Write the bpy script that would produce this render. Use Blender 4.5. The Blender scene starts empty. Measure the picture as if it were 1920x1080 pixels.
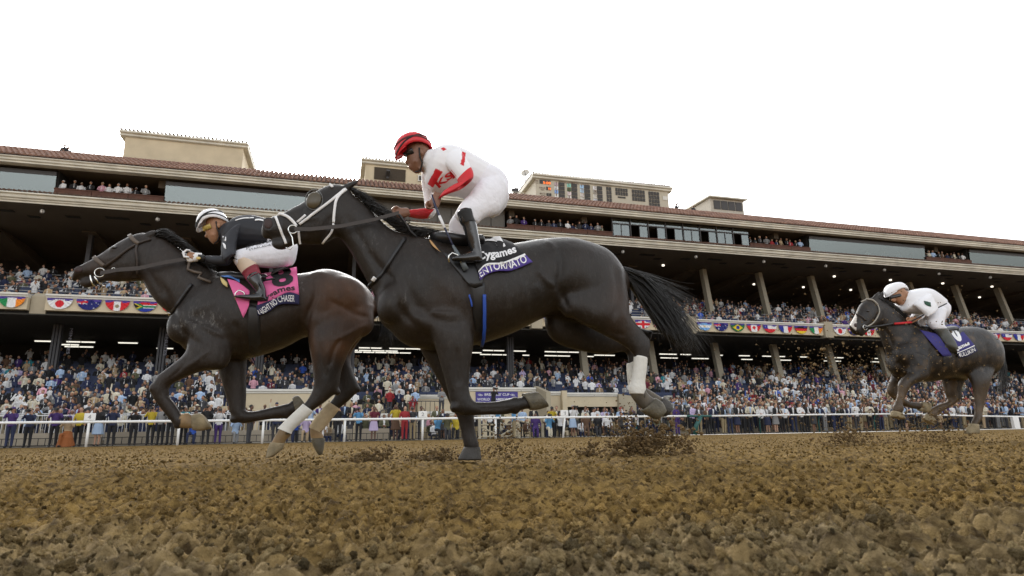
import bpy, bmesh, math, random
import numpy as np
from mathutils import Vector, Matrix, noise
from mathutils.bvhtree import BVHTree

rnd = random.Random(7)
SC = bpy.context.scene
COL = SC.collection

# ------------------------------------------------------------------ camera
F = 1140.0
PITCH = math.radians(13.56)
ROLL = math.radians(1.01)
CAM = Vector((0, 0, 0.18))
_f = Vector((0, math.cos(PITCH), math.sin(PITCH)))
_r = Vector((1, 0, 0))
_u = Vector((0, -math.sin(PITCH), math.cos(PITCH)))
R2 = _r * math.cos(ROLL) - _u * math.sin(ROLL)
U2 = _u * math.cos(ROLL) + _r * math.sin(ROLL)
cam_data = bpy.data.cameras.new('camera')
cam_data.sensor_width = 36.0
cam_data.lens = F / 1920 * 36.0
cam_data.clip_start = 0.05
cam_data.clip_end = 5000
cam_data.dof.use_dof = True
cam_data.dof.focus_distance = 4.6
cam_data.dof.aperture_fstop = 8.0
cam = bpy.data.objects.new('camera', cam_data)
COL.objects.link(cam)
M = Matrix((R2, U2, -_f)).transposed().to_4x4()
M.translation = CAM
cam.matrix_world = M
SC.camera = cam

# ------------------------------------------------------------------ light
SUN_EL = math.radians(23.4)
SUN_AZ = math.radians(-16.4)          # measured from +Y towards +X
world = bpy.data.worlds.new('World')
SC.world = world
world.use_nodes = True
nt = world.node_tree
bg = nt.nodes['Background']
sky = nt.nodes.new('ShaderNodeTexSky')
sky.sky_type = 'NISHITA'
sky.sun_disc = False
sky.sun_elevation = SUN_EL
sky.sun_rotation = SUN_AZ
sky.air_density = 1.0
sky.dust_density = 3.5
sky.ozone_density = 1.0
hs = nt.nodes.new('ShaderNodeHueSaturation')
hs.inputs['Saturation'].default_value = 0.12
nt.links.new(sky.outputs[0], hs.inputs['Color'])
nt.links.new(hs.outputs[0], bg.inputs['Color'])
bg.inputs['Strength'].default_value = 0.15
sun_data = bpy.data.lights.new('sun', 'SUN')
sun_data.energy = 2.0
sun_data.angle = math.radians(0.6)
sun_data.color = (1.0, 0.93, 0.82)
sun = bpy.data.objects.new('sun', sun_data)
COL.objects.link(sun)
sdir = Vector((math.sin(SUN_AZ) * math.cos(SUN_EL), math.cos(SUN_AZ) * math.cos(SUN_EL), math.sin(SUN_EL)))
sun.rotation_euler = sdir.to_track_quat('Z', 'Y').to_euler()
SC.view_settings.view_transform = 'Standard'
SC.view_settings.look = 'None'
SC.view_settings.gamma = 1.0
SC.view_settings.use_curve_mapping = False
SC.view_settings.exposure = 1.7

# ------------------------------------------------------------------ frames
# Stand frame: s runs along the home straight, t away from the camera, z up.
BETA = math.radians(16.022)
UV = Vector((math.cos(BETA), math.sin(BETA), 0))
NV = Vector((-math.sin(BETA), math.cos(BETA), 0))
ZV = Vector((0, 0, 1))


def st(s, t, z):
    return UV * s + NV * t + ZV * z


def ray(px, py):
    return (R2 * ((px - 960) / F) + U2 * ((540 - py) / F) + _f)


def on_t(px, py, t):
    """point of the vertical plane t = const seen in direction (px, py)"""
    r = ray(px, py)
    return CAM + r * (t / (r.x * NV.x + r.y * NV.y))


def s_of(px, py, t):
    return on_t(px, py, t).dot(UV)


# ------------------------------------------------------------------ materials
MATS = {}


def new_mat(name):
    m = bpy.data.materials.new(name)
    m.use_nodes = True
    MATS[name] = m
    return m, m.node_tree, m.node_tree.nodes['Principled BSDF']


def mat(name, col, rough=0.6, metal=0.0, var=0.12, scale=6.0, bump=0.0, bscale=60.0, spec=0.5, coat=0.0, sheen=0.0):
    if name in MATS:
        return MATS[name]
    m, t, b = new_mat(name)
    b.inputs['Roughness'].default_value = rough
    b.inputs['Metallic'].default_value = metal
    b.inputs['Specular IOR Level'].default_value = spec
    b.inputs['Coat Weight'].default_value = coat
    b.inputs['Sheen Weight'].default_value = sheen
    tc = t.nodes.new('ShaderNodeTexCoord')
    n = t.nodes.new('ShaderNodeTexNoise')
    n.inputs['Scale'].default_value = scale
    n.inputs['Detail'].default_value = 5
    t.links.new(tc.outputs['Object'], n.inputs['Vector'])
    r = t.nodes.new('ShaderNodeValToRGB')
    r.color_ramp.elements[0].position = 0.3
    r.color_ramp.elements[1].position = 0.7
    r.color_ramp.elements[0].color = tuple(c * (1 - var) for c in col) + (1,)
    r.color_ramp.elements[1].color = tuple(min(1, c * (1 + var)) for c in col) + (1,)
    t.links.new(n.outputs['Fac'], r.inputs['Fac'])
    t.links.new(r.outputs['Color'], b.inputs['Base Color'])
    if bump:
        n2 = t.nodes.new('ShaderNodeTexNoise')
        n2.inputs['Scale'].default_value = bscale
        n2.inputs['Detail'].default_value = 6
        t.links.new(tc.outputs['Object'], n2.inputs['Vector'])
        bp = t.nodes.new('ShaderNodeBump')
        bp.inputs['Strength'].default_value = bump
        bp.inputs['Distance'].default_value = 0.02
        t.links.new(n2.outputs['Fac'], bp.inputs['Height'])
        t.links.new(bp.outputs['Normal'], b.inputs['Normal'])
    return m


def emis(name, col, strength):
    m, t, b = new_mat(name)
    b.inputs['Base Color'].default_value = (*col, 1)
    b.inputs['Emission Color'].default_value = (*col, 1)
    b.inputs['Emission Strength'].default_value = strength
    return m


def attr_mat(name, attr='col', rough=0.8, bump=0.0, bscale=80.0, sheen=0.0, spec=0.4):
    """colour stored per point on the mesh (the thing's own colour)"""
    m, t, b = new_mat(name)
    a = t.nodes.new('ShaderNodeAttribute')
    a.attribute_name = attr
    t.links.new(a.outputs['Color'], b.inputs['Base Color'])
    b.inputs['Roughness'].default_value = rough
    b.inputs['Sheen Weight'].default_value = sheen
    b.inputs['Specular IOR Level'].default_value = spec
    if bump:
        tc = t.nodes.new('ShaderNodeTexCoord')
        n2 = t.nodes.new('ShaderNodeTexNoise')
        n2.inputs['Scale'].default_value = bscale
        n2.inputs['Detail'].default_value = 5
        t.links.new(tc.outputs['Object'], n2.inputs['Vector'])
        bp = t.nodes.new('ShaderNodeBump')
        bp.inputs['Strength'].default_value = bump
        bp.inputs['Distance'].default_value = 0.01
        t.links.new(n2.outputs['Fac'], bp.inputs['Height'])
        t.links.new(bp.outputs['Normal'], b.inputs['Normal'])
    return m


def objattr_mat(name, prop, rough=0.75, bump=0.0, bscale=30.0):
    m, t, b = new_mat(name)
    a = t.nodes.new('ShaderNodeAttribute')
    a.attribute_type = 'OBJECT'
    a.attribute_name = prop
    t.links.new(a.outputs['Color'], b.inputs['Base Color'])
    b.inputs['Roughness'].default_value = rough
    if bump:
        tc = t.nodes.new('ShaderNodeTexCoord')
        n2 = t.nodes.new('ShaderNodeTexNoise')
        n2.inputs['Scale'].default_value = bscale
        t.links.new(tc.outputs['Object'], n2.inputs['Vector'])
        bp = t.nodes.new('ShaderNodeBump')
        bp.inputs['Strength'].default_value = bump
        bp.inputs['Distance'].default_value = 0.02
        t.links.new(n2.outputs['Fac'], bp.inputs['Height'])
        t.links.new(bp.outputs['Normal'], b.inputs['Normal'])
    return m


# ------------------------------------------------------------------ objects
def tag(o, label=None, cat=None, group=None, kind=None):
    if label:
        o['label'] = label
    if cat:
        o['category'] = cat
    if group:
        o['group'] = group
    if kind:
        o['kind'] = kind
    return o


def empty(name, loc=(0, 0, 0), label=None, cat=None, group=None, rot=0.0):
    o = bpy.data.objects.new(name, None)
    COL.objects.link(o)
    o.location = loc
    o.rotation_euler = (0, 0, rot)
    o.empty_display_size = 0.1
    return tag(o, label, cat, group)


def link_mesh(name, me, mats, parent=None):
    """mesh in world coordinates -> object; parented keeps world position"""
    for m in (mats if isinstance(mats, (list, tuple)) else [mats]):
        me.materials.append(m)
    o = bpy.data.objects.new(name, me)
    COL.objects.link(o)
    if parent is not None:
        o.parent = parent
        mw = parent_world(parent)
        o.matrix_parent_inverse = mw.inverted()
    return o


def parent_world(p):
    m = Matrix.LocRotScale(p.location, p.rotation_euler, p.scale)
    if p.parent:
        return parent_world(p.parent) @ p.matrix_parent_inverse @ m
    return m


def pydata(name, verts, faces, mats, parent=None, smooth=False, mi=None):
    me = bpy.data.meshes.new(name)
    me.from_pydata([tuple(v) for v in verts], [], [tuple(f) for f in faces])
    if mi is not None:
        me.polygons.foreach_set('material_index', mi)
    if smooth:
        me.polygons.foreach_set('use_smooth', [True] * len(me.polygons))
    me.update()
    return link_mesh(name, me, mats, parent)


class MB:
    """collects shapes; build() links them as one mesh object"""

    def __init__(self):
        self.v, self.f, self.mi = [], [], []

    def add(self, vs, fs, mi=0):
        n = len(self.v)
        self.v += [Vector(v) for v in vs]
        self.f += [tuple(i + n for i in f) for f in fs]
        self.mi += [mi] * len(fs)
        return self

    def hexa(self, p, mi=0):
        """8 corners: bottom 0-3, top 4-7"""
        return self.add(p, [(0, 3, 2, 1), (4, 5, 6, 7), (0, 1, 5, 4), (1, 2, 6, 5), (2, 3, 7, 6), (3, 0, 4, 7)], mi)

    def box(self, s0, s1, t0, t1, z0, z1, mi=0):
        """box in the stand frame"""
        return self.hexa([st(s0, t0, z0), st(s1, t0, z0), st(s1, t1, z0), st(s0, t1, z0),
                          st(s0, t0, z1), st(s1, t0, z1), st(s1, t1, z1), st(s0, t1, z1)], mi)

    def prism(self, prof, s0, s1, mi=0):
        """profile [(t,z)] extruded along s"""
        n = len(prof)
        vs = [st(s0, t, z) for t, z in prof] + [st(s1, t, z) for t, z in prof]
        fs = [(i, (i + 1) % n, n + (i + 1) % n, n + i) for i in range(n)]
        fs += [tuple(range(n - 1, -1, -1)), tuple(range(n, 2 * n))]
        return self.add(vs, fs, mi)

    def tube(self, pts, rad, k=8, mi=0, up=None):
        pts = [Vector(p) for p in pts]
        if not isinstance(rad, (list, tuple)):
            rad = [rad] * len(pts)
        rings = []
        prev = None
        for i, p in enumerate(pts):
            a = pts[max(i - 1, 0)]
            b = pts[min(i + 1, len(pts) - 1)]
            d = (b - a)
            if d.length < 1e-9:
                d = Vector((0, 0, 1))
            d.normalize()
            ref = prev if prev is not None else (up if up is not None else (Vector((0, 0, 1)) if abs(d.z) < 0.9 else Vector((1, 0, 0))))
            x = ref - d * ref.dot(d)
            if x.length < 1e-6:
                x = d.orthogonal()
            x.normalize()
            prev = x
            y = d.cross(x)
            r = rad[i]
            rx, ry = (r if isinstance(r, (tuple, list)) else (r, r))
            rings.append([p + x * (rx * math.cos(2 * math.pi * j / k)) + y * (ry * math.sin(2 * math.pi * j / k)) for j in range(k)])
        vs = [v for rg in rings for v in rg]
        n = len(rings)
        fs = []
        for i in range(n - 1):
            for j in range(k):
                fs.append((i * k + j, i * k + (j + 1) % k, (i + 1) * k + (j + 1) % k, (i + 1) * k + j))
        fs.append(tuple(range(k - 1, -1, -1)))
        fs.append(tuple((n - 1) * k + j for j in range(k)))
        return self.add(vs, fs, mi)

    def ball(self, c, rx, ry=None, rz=None, k=12, n=8, mi=0, axes=None):
        ry = rx if ry is None else ry
        rz = rx if rz is None else rz
        c = Vector(c)
        ax = axes or (Vector((1, 0, 0)), Vector((0, 1, 0)), Vector((0, 0, 1)))
        vs = [c + ax[2] * rz]
        for i in range(1, n):
            th = math.pi * i / n
            for j in range(k):
                ph = 2 * math.pi * j / k
                vs.append(c + ax[0] * (rx * math.sin(th) * math.cos(ph)) + ax[1] * (ry * math.sin(th) * math.sin(ph)) + ax[2] * (rz * math.cos(th)))
        vs.append(c - ax[2] * rz)
        fs = []
        for j in range(k):
            fs.append((0, 1 + j, 1 + (j + 1) % k))
        for i in range(n - 2):
            for j in range(k):
                a = 1 + i * k
                fs.append((a + j, a + k + j, a + k + (j + 1) % k, a + (j + 1) % k))
        a = 1 + (n - 2) * k
        for j in range(k):
            fs.append((a + j, len(vs) - 1, a + (j + 1) % k))
        return self.add(vs, fs, mi)

    def build(self, name, mats, parent=None, smooth=False):
        return pydata(name, self.v, self.f, mats, parent, smooth, self.mi if isinstance(mats, (list, tuple)) else None)


def catmull(P, n):
    """P list of tuples of floats -> smooth resampled list"""
    P = [np.array(p, float) for p in P]
    out = []
    for i in range(len(P) - 1):
        p0 = P[max(i - 1, 0)]
        p1, p2 = P[i], P[i + 1]
        p3 = P[min(i + 2, len(P) - 1)]
        for k in range(n):
            t = k / n
            out.append(0.5 * ((2 * p1) + (-p0 + p2) * t + (2 * p0 - 5 * p1 + 4 * p2 - p3) * t * t + (-p0 + 3 * p1 - 3 * p2 + p3) * t ** 3))
    out.append(P[-1])
    return out


def remesh(mb, voxel, smooth=4, tags=None):
    """unite all shapes of an MB into one continuous skin. Returns mesh and per-face tag of the nearest source face."""
    me = bpy.data.meshes.new('tmp')
    me.from_pydata([tuple(v) for v in mb.v], [], mb.f)
    me.update()
    o = bpy.data.objects.new('tmp', me)
    COL.objects.link(o)
    r = o.modifiers.new('r', 'REMESH')
    r.mode = 'VOXEL'
    r.voxel_size = voxel
    r.use_smooth_shade = True
    if smooth:
        s = o.modifiers.new('s', 'SMOOTH')
        s.factor = 0.5
        s.iterations = smooth
    dg = bpy.context.evaluated_depsgraph_get()
    dg.update()
    out = bpy.data.meshes.new_from_object(o.evaluated_get(dg))
    bpy.data.objects.remove(o)
    bpy.data.meshes.remove(me)
    tree = BVHTree.FromPolygons(mb.v, mb.f)
    return out, tree


def text_mesh(txt, size=1.0, bold=0.0, spacing=1.0):
    """flat letters, baseline at y=0, starting at x=0; returns verts, faces, width"""
    cu = bpy.data.curves.new('txt', 'FONT')
    cu.body = txt
    cu.size = size
    cu.offset = bold
    cu.space_character = spacing
    cu.resolution_u = 3
    cu.fill_mode = 'FRONT'
    cu.dimensions = '2D'
    o = bpy.data.objects.new('txt', cu)
    COL.objects.link(o)
    dg = bpy.context.evaluated_depsgraph_get()
    dg.update()
    me = bpy.data.meshes.new_from_object(o.evaluated_get(dg))
    vs = [v.co.copy() for v in me.vertices]
    fs = [tuple(p.vertices) for p in me.polygons]
    bpy.data.objects.remove(o)
    bpy.data.curves.remove(cu)
    bpy.data.meshes.remove(me)
    w = max(v.x for v in vs) if vs else 0
    return vs, fs, w


def text_on_wall(mb, txt, s0, z0, t, h, width=None, bold=0.0, mi=0):
    """letters standing on the plane t, left edge s0, baseline z0, cap height h"""
    vs, fs, w = text_mesh(txt, 1.0, bold)
    k = h / 0.7
    kx = (width / w) if width else k
    mb.add([st(s0 + v.x * kx, t, z0 + v.y * k) for v in vs], fs, mi)
# ------------------------------------------------------------------ shared materials
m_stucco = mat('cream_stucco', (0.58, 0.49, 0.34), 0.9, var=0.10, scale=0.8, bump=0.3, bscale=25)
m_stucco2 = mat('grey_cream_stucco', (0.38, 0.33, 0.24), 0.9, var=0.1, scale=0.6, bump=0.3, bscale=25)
m_white = mat('white_moulding', (0.66, 0.64, 0.58), 0.7, var=0.06, scale=1.5)
m_cornice = mat('aged_white_cornice', (0.64, 0.61, 0.52), 0.8, var=0.16, scale=0.9, bump=0.2, bscale=12)
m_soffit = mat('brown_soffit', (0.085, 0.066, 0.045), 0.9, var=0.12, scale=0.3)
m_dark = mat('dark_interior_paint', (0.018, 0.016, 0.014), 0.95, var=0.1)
m_conc = mat('beige_concrete', (0.36, 0.31, 0.24), 0.9, var=0.1, scale=1.0, bump=0.2, bscale=20)
m_column = mat('shaded_column_paint', (0.27, 0.24, 0.18), 0.85, var=0.08)  # column cream toned down, shade under the decks put into the colour
m_steel = mat('dark_steel', (0.05, 0.05, 0.055), 0.6, var=0.1)
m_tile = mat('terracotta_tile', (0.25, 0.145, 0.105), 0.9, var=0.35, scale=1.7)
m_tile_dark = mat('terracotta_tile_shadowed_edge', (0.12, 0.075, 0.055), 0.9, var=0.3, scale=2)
m_brownwall = mat('brown_parapet', (0.10, 0.045, 0.03), 0.9, var=0.25, scale=2)
m_frame = mat('bronze_window_frame', (0.035, 0.03, 0.028), 0.5)
m_seat = mat('navy_seat_plastic', (0.022, 0.035, 0.085), 0.6, var=0.2)
m_rail = mat('white_rail_plastic', (0.82, 0.82, 0.80), 0.35, var=0.03)
m_barrier = mat('white_barrier_steel', (0.62, 0.62, 0.62), 0.5, var=0.06)
m_green = mat('dark_green_paint', (0.02, 0.10, 0.09), 0.5)
m_purple = mat('purple_vinyl', (0.055, 0.04, 0.23), 0.6, var=0.05)
m_white_print = mat('white_print', (0.8, 0.8, 0.8), 0.6, var=0.02)
m_black = mat('black_print', (0.012, 0.012, 0.013), 0.6, var=0.05)
m_navy = mat('navy_cloth', (0.02, 0.02, 0.075), 0.8, var=0.08, bump=0.1, bscale=200)
m_lamp = emis('fluorescent_tube', (1.0, 0.97, 0.85), 0.33)
m_spot = emis('small_ceiling_lamp', (1.0, 0.9, 0.75), 0.6)
m_alu = mat('painted_metal_grey', (0.30, 0.30, 0.30), 0.5)

def glass_mat(name, tint, refl=0.45):
    m, t, b = new_mat(name)
    out = t.nodes['Material Output']
    tr = t.nodes.new('ShaderNodeBsdfTransparent')
    tr.inputs['Color'].default_value = (*tint, 1)
    gl = t.nodes.new('ShaderNodeBsdfGlossy')
    gl.inputs['Roughness'].default_value = 0.03
    gl.inputs['Color'].default_value = (0.52, 0.56, 0.55, 1)
    mx = t.nodes.new('ShaderNodeMixShader')
    mx.inputs[0].default_value = refl
    t.links.new(tr.outputs[0], mx.inputs[1])
    t.links.new(gl.outputs[0], mx.inputs[2])
    t.links.new(mx.outputs[0], out.inputs['Surface'])
    t.nodes.remove(b)
    return m
m_glass = glass_mat('grey_window_glass', (0.6, 0.63, 0.62), 0.21)
# ================================================================== THE SETTING
SL, SR = -36.0, 112.0
TR = 31.0                     # the outer rail of the track

# ---- dirt track: one fine sheet, rows get finer towards the camera
def dirt_height(x, y, d):
    p = Vector((x, y, 0))
    big = noise.noise(p * 0.7) * 0.016 + noise.noise(p * 2.6 + Vector((7, 0, 0))) * 0.010
    a = noise.hetero_terrain(p * 11.0, .9, 2.1, 4, .7) * .009
    q = p + noise.noise_vector(p * 20) * .018
    v = noise.voronoi(q * 17.0)[0]
    sq, tq = x * UV.x + y * UV.y, x * NV.x + y * NV.y
    ridge = noise.noise(Vector((sq * .8, tq * 5.5, 4))) * .013 + noise.noise(Vector((sq * 2.2, tq * 13, 1))) * .006
    h = big + a + ridge + max(0.0, min(.5, v[1] - v[0])) * 0.055
    if d < 10:
        v2 = noise.voronoi(q * 41.0 + Vector((3, 1, 7)))[0]
        h += max(0.0, min(.45, v2[1] - v2[0])) * 0.020
        if d < 4:
            v3 = noise.voronoi(q * 95.0 + Vector((3, 1, 2)))[0]
            h += max(0.0, min(.45, v3[1] - v3[0])) * 0.008
    return h - .016


def build_track():
    rows = []
    d = 0.22
    while d < 36.5:
        rows.append(d)
        d *= 1.0 + min(0.02, 0.0072 + 0.0008 * d) if d < 9 else 1.035
    rows.append(37.0)
    NC = 400
    verts, cols = [], []
    th0, th1 = math.radians(-52), math.radians(52)
    for i, d in enumerate(rows):
        for j in range(NC + 1):
            u = j / NC
            x = d * (math.tan(th0) * (1 - u) + math.tan(th1) * u)
            y = d
            s, t = x * UV.x + y * UV.y, x * NV.x + y * NV.y
            h = dirt_height(x, y, d)
            if t > 20:
                h *= max(0, (TR - t) / 11) * 0.9 + 0.1
            verts.append((x, y, h - 0.02))
            edge = 1.15 + 0.5 * noise.noise(Vector((x * 0.9, y * 0.9, 5))) + 0.22 * x * (1 if x > 0 else -0.15)
            g = min(1, max(0, (edge - d) / 0.35 + 0.5))
            g = g * (0.65 + 0.5 * noise.noise(Vector((x * 4, y * 4, 9))))
            g = min(1, max(0, g))
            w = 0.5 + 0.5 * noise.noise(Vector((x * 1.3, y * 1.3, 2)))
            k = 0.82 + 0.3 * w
            c0 = (0.178 * k, 0.114 * k, 0.038 * k)  # sheet kept darker than the clods, painted shade between them
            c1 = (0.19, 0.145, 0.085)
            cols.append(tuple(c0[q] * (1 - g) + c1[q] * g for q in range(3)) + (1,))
    nr = len(rows)
    W = NC + 1
    faces = []
    for i in range(nr - 1):
        b = i * W
        faces += [(b + j, b + j + 1, b + W + j + 1, b + W + j) for j in range(NC)]
    me = bpy.data.meshes.new('dirt_track')
    me.from_pydata(verts, [], faces)
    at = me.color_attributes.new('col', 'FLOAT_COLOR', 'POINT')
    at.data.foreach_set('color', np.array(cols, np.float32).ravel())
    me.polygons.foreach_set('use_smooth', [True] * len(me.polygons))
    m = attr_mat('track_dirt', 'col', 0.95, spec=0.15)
    t = m.node_tree
    b = t.nodes['Principled BSDF']
    a = [n for n in t.nodes if n.type == 'ATTRIBUTE'][0]
    tc = t.nodes.new('ShaderNodeTexCoord')
    n1 = t.nodes.new('ShaderNodeTexNoise'); n1.inputs['Scale'].default_value = 28; n1.inputs['Detail'].default_value = 8
    n2 = t.nodes.new('ShaderNodeTexNoise'); n2.inputs['Scale'].default_value = 160; n2.inputs['Detail'].default_value = 6
    for n in (n1, n2):
        t.links.new(tc.outputs['Object'], n.inputs['Vector'])
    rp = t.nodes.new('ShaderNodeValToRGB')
    rp.color_ramp.elements[0].position = 0.32; rp.color_ramp.elements[0].color = (0.30, 0.27, 0.22, 1)  # dark end falls in the bump hollows, crevice shade painted in
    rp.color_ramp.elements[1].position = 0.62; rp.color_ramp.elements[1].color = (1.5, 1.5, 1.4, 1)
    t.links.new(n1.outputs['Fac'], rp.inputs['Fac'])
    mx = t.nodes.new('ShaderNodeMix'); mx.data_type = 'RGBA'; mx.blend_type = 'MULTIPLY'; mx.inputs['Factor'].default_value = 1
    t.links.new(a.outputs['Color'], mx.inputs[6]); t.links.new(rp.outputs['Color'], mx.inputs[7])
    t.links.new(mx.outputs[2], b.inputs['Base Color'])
    ad = t.nodes.new('ShaderNodeMath'); ad.operation = 'ADD'
    t.links.new(n1.outputs['Fac'], ad.inputs[0]); t.links.new(n2.outputs['Fac'], ad.inputs[1])
    bp = t.nodes.new('ShaderNodeBump'); bp.inputs['Strength'].default_value = 0.9; bp.inputs['Distance'].default_value = 0.012
    t.links.new(ad.outputs[0], bp.inputs['Height']); t.links.new(bp.outputs['Normal'], b.inputs['Normal'])
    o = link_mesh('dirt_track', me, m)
    o['kind'] = 'structure'
    return o


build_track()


def scatter_clods():
    """loose clods lying on the track, instanced on points"""
    protos = bpy.data.collections.new('clod_shapes')
    m, t, b = new_mat('clod_dirt')
    at = t.nodes.new('ShaderNodeAttribute'); at.attribute_type = 'INSTANCER'; at.attribute_name = 'tone'
    tc = t.nodes.new('ShaderNodeTexCoord'); n = t.nodes.new('ShaderNodeTexNoise'); n.inputs['Scale'].default_value = 3.5; n.inputs['Detail'].default_value = 6
    t.links.new(tc.outputs['Object'], n.inputs['Vector'])
    rp = t.nodes.new('ShaderNodeValToRGB'); rp.color_ramp.elements[0].position = .3; rp.color_ramp.elements[0].color = (.7, .67, .62, 1); rp.color_ramp.elements[1].position = .7; rp.color_ramp.elements[1].color = (1.1, 1.08, 1.05, 1)
    t.links.new(n.outputs['Fac'], rp.inputs['Fac'])
    mx = t.nodes.new('ShaderNodeMix'); mx.data_type = 'RGBA'; mx.blend_type = 'MULTIPLY'; mx.inputs['Factor'].default_value = 1
    t.links.new(at.outputs['Color'], mx.inputs[6]); t.links.new(rp.outputs['Color'], mx.inputs[7]); t.links.new(mx.outputs[2], b.inputs['Base Color'])
    b.inputs['Roughness'].default_value = .95; b.inputs['Specular IOR Level'].default_value = .15
    bp = t.nodes.new('ShaderNodeBump'); bp.inputs['Strength'].default_value = .7; bp.inputs['Distance'].default_value = .2
    t.links.new(n.outputs['Fac'], bp.inputs['Height']); t.links.new(bp.outputs['Normal'], b.inputs['Normal'])
    for k in range(7):
        bm = bmesh.new(); bmesh.ops.create_icosphere(bm, subdivisions=3 if k < 3 else 2, radius=1)
        for v in bm.verts:
            q = v.co.normalized(); o_ = Vector((k * 7.3, 2, 1))
            f = .62 + .5 * noise.noise(q * 1.3 + o_) + .6 * abs(noise.noise(q * 2.7 + o_)) + .34 * noise.noise(q * 6 + o_) + .16 * noise.noise(q * 13 + o_)
            v.co = Vector((q.x * f, q.y * f * .85, q.z * f * .72))
        me = bpy.data.meshes.new('clod'); bm.to_mesh(me); bm.free(); me.materials.append(m)
        me.polygons.foreach_set('use_smooth', [True] * len(me.polygons))
        protos.objects.link(bpy.data.objects.new('clod', me))
    r = random.Random(77)
    pts, sc, rot, tone = [], [], [], []
    for _ in range(80000):
        d = math.exp(r.uniform(math.log(.36), math.log(24)))
        x = d * r.uniform(-1.06, 1.06)
        if noise.noise(Vector((x * 1.6, d * 1.6, 3))) < r.uniform(-.5, .25): continue
        s_, t_ = x * UV.x + d * UV.y, x * NV.x + d * NV.y
        if t_ > 30.5: continue
        rad = .0046 * math.exp(r.gauss(0, .55))
        if d > 5: rad = max(rad, .009 * r.uniform(.8, 1.5))
        rad = min(rad, .019)
        h = dirt_height(x, d, d)
        if t_ > 20: h *= max(0, (TR - t_) / 11) * .9 + .1
        pts.append((x, d, h - .02 + rad * .25)); sc.append(rad)
        rot.append((r.uniform(0, 6.3), r.uniform(0, 6.3), r.uniform(0, 6.3)))
        edge = 1.15 + .5 * noise.noise(Vector((x * .9, d * .9, 5))) + .22 * x * (1 if x > 0 else -.15)
        g = min(1, max(0, (edge - d) / .35 + .5)) * (.6 + .5 * r.random())
        k = r.uniform(.45, 1.45) * (.45 if r.random() < .15 else 1)
        tone.append(((.37 * (1 - g) + .31 * g) * k, (.243 * (1 - g) + .24 * g) * k, (.085 * (1 - g) + .125 * g) * k, 1))
    me = bpy.data.meshes.new('dirt_clods'); me.from_pydata(pts, [], [])
    a = me.attributes.new('rad', 'FLOAT', 'POINT'); a.data.foreach_set('value', sc)
    a = me.attributes.new('rot', 'FLOAT_VECTOR', 'POINT'); a.data.foreach_set('vector', np.array(rot, np.float32).ravel())
    a = me.attributes.new('tone', 'FLOAT_COLOR', 'POINT'); a.data.foreach_set('color', np.array(tone, np.float32).ravel())
    o = bpy.data.objects.new('dirt_clods', me); COL.objects.link(o)
    tag(o, 'loose clods of brown and grey dirt lying all over the track', 'dirt', None, 'stuff')
    ng = bpy.data.node_groups.new('scatter', 'GeometryNodeTree')
    ng.interface.new_socket('Geometry', in_out='INPUT', socket_type='NodeSocketGeometry'); ng.interface.new_socket('Geometry', in_out='OUTPUT', socket_type='NodeSocketGeometry')
    N = ng.nodes.new
    gi, go = N('NodeGroupInput'), N('NodeGroupOutput')
    ip = N('GeometryNodeInstanceOnPoints'); ci = N('GeometryNodeCollectionInfo'); ci.inputs['Collection'].default_value = protos
    ci.inputs['Separate Children'].default_value = True; ci.inputs['Reset Children'].default_value = True
    ip.inputs['Pick Instance'].default_value = True
    def att(nm, ty):
        q = N('GeometryNodeInputNamedAttribute'); q.data_type = ty; q.inputs['Name'].default_value = nm; return q
    ar, ao = att('rad', 'FLOAT'), att('rot', 'FLOAT_VECTOR')
    ln = ng.links.new
    ln(gi.outputs[0], ip.inputs['Points']); ln(ci.outputs[0], ip.inputs['Instance']); ln(ar.outputs['Attribute'], ip.inputs['Scale']); 
    e2 = N('FunctionNodeEulerToRotation'); ln(ao.outputs['Attribute'], e2.inputs[0]); ln(e2.outputs[0], ip.inputs['Rotation'])
    ln(ip.outputs[0], go.inputs[0])
    md = o.modifiers.new('scatter', 'NODES'); md.node_group = ng


scatter_clods()

# ground beyond and around
mb = MB()
mb.add([st(-600, -400, -0.09), st(900, -400, -0.09), st(900, 37, -0.09), st(-600, 37, -0.09)], [(0, 1, 2, 3)])
o = mb.build('ground', mat('plain_ground_dirt', (0.2, 0.125, 0.06), 0.95, var=0.15, scale=0.5)); o['kind'] = 'structure'
mb = MB()
mb.add([st(-600, 31.2, 0.0), st(900, 31.2, 0.0), st(900, 700, 0.0), st(-600, 700, 0.0)], [(0, 1, 2, 3)])
o = mb.build('apron_pavement', mat('apron_concrete', (0.27, 0.25, 0.21), 0.9, var=0.12, scale=0.4)); o['kind'] = 'structure'


# ================================================================== GRANDSTAND
gs = empty('grandstand', st(30, 52, 0), 'long cream racecourse grandstand with three tiers, terracotta tiled eaves and packed seating', 'grandstand')


def part(mb, name, m, parent=gs, smooth=False, kind=None, label=None):
    o = mb.build(name, m, parent, smooth)
    if kind:
        o['kind'] = kind
    if label:
        o['label'] = label
    return o


# upper eave -------------------------------------------------------
mb = MB(); mb.prism([(46.62, 19.08), (46.62, 19.2), (46.5, 19.24), (46.5, 19.38), (46.38, 19.42), (46.38, 19.5), (47.2, 19.5), (47.2, 19.08)], SL, SR)
part(mb, 'eave_cornice', m_cornice)
mb = MB(); mb.prism([(47.2, 19.12), (47.2, 19.5), (49.2, 21.18), (75, 21.3), (75, 20.9), (50.2, 20.8), (48.4, 19.5), (62, 19.5), (62, 19.12)], SL, SR)
part(mb, 'upper_roof_deck', m_soffit)
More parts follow.
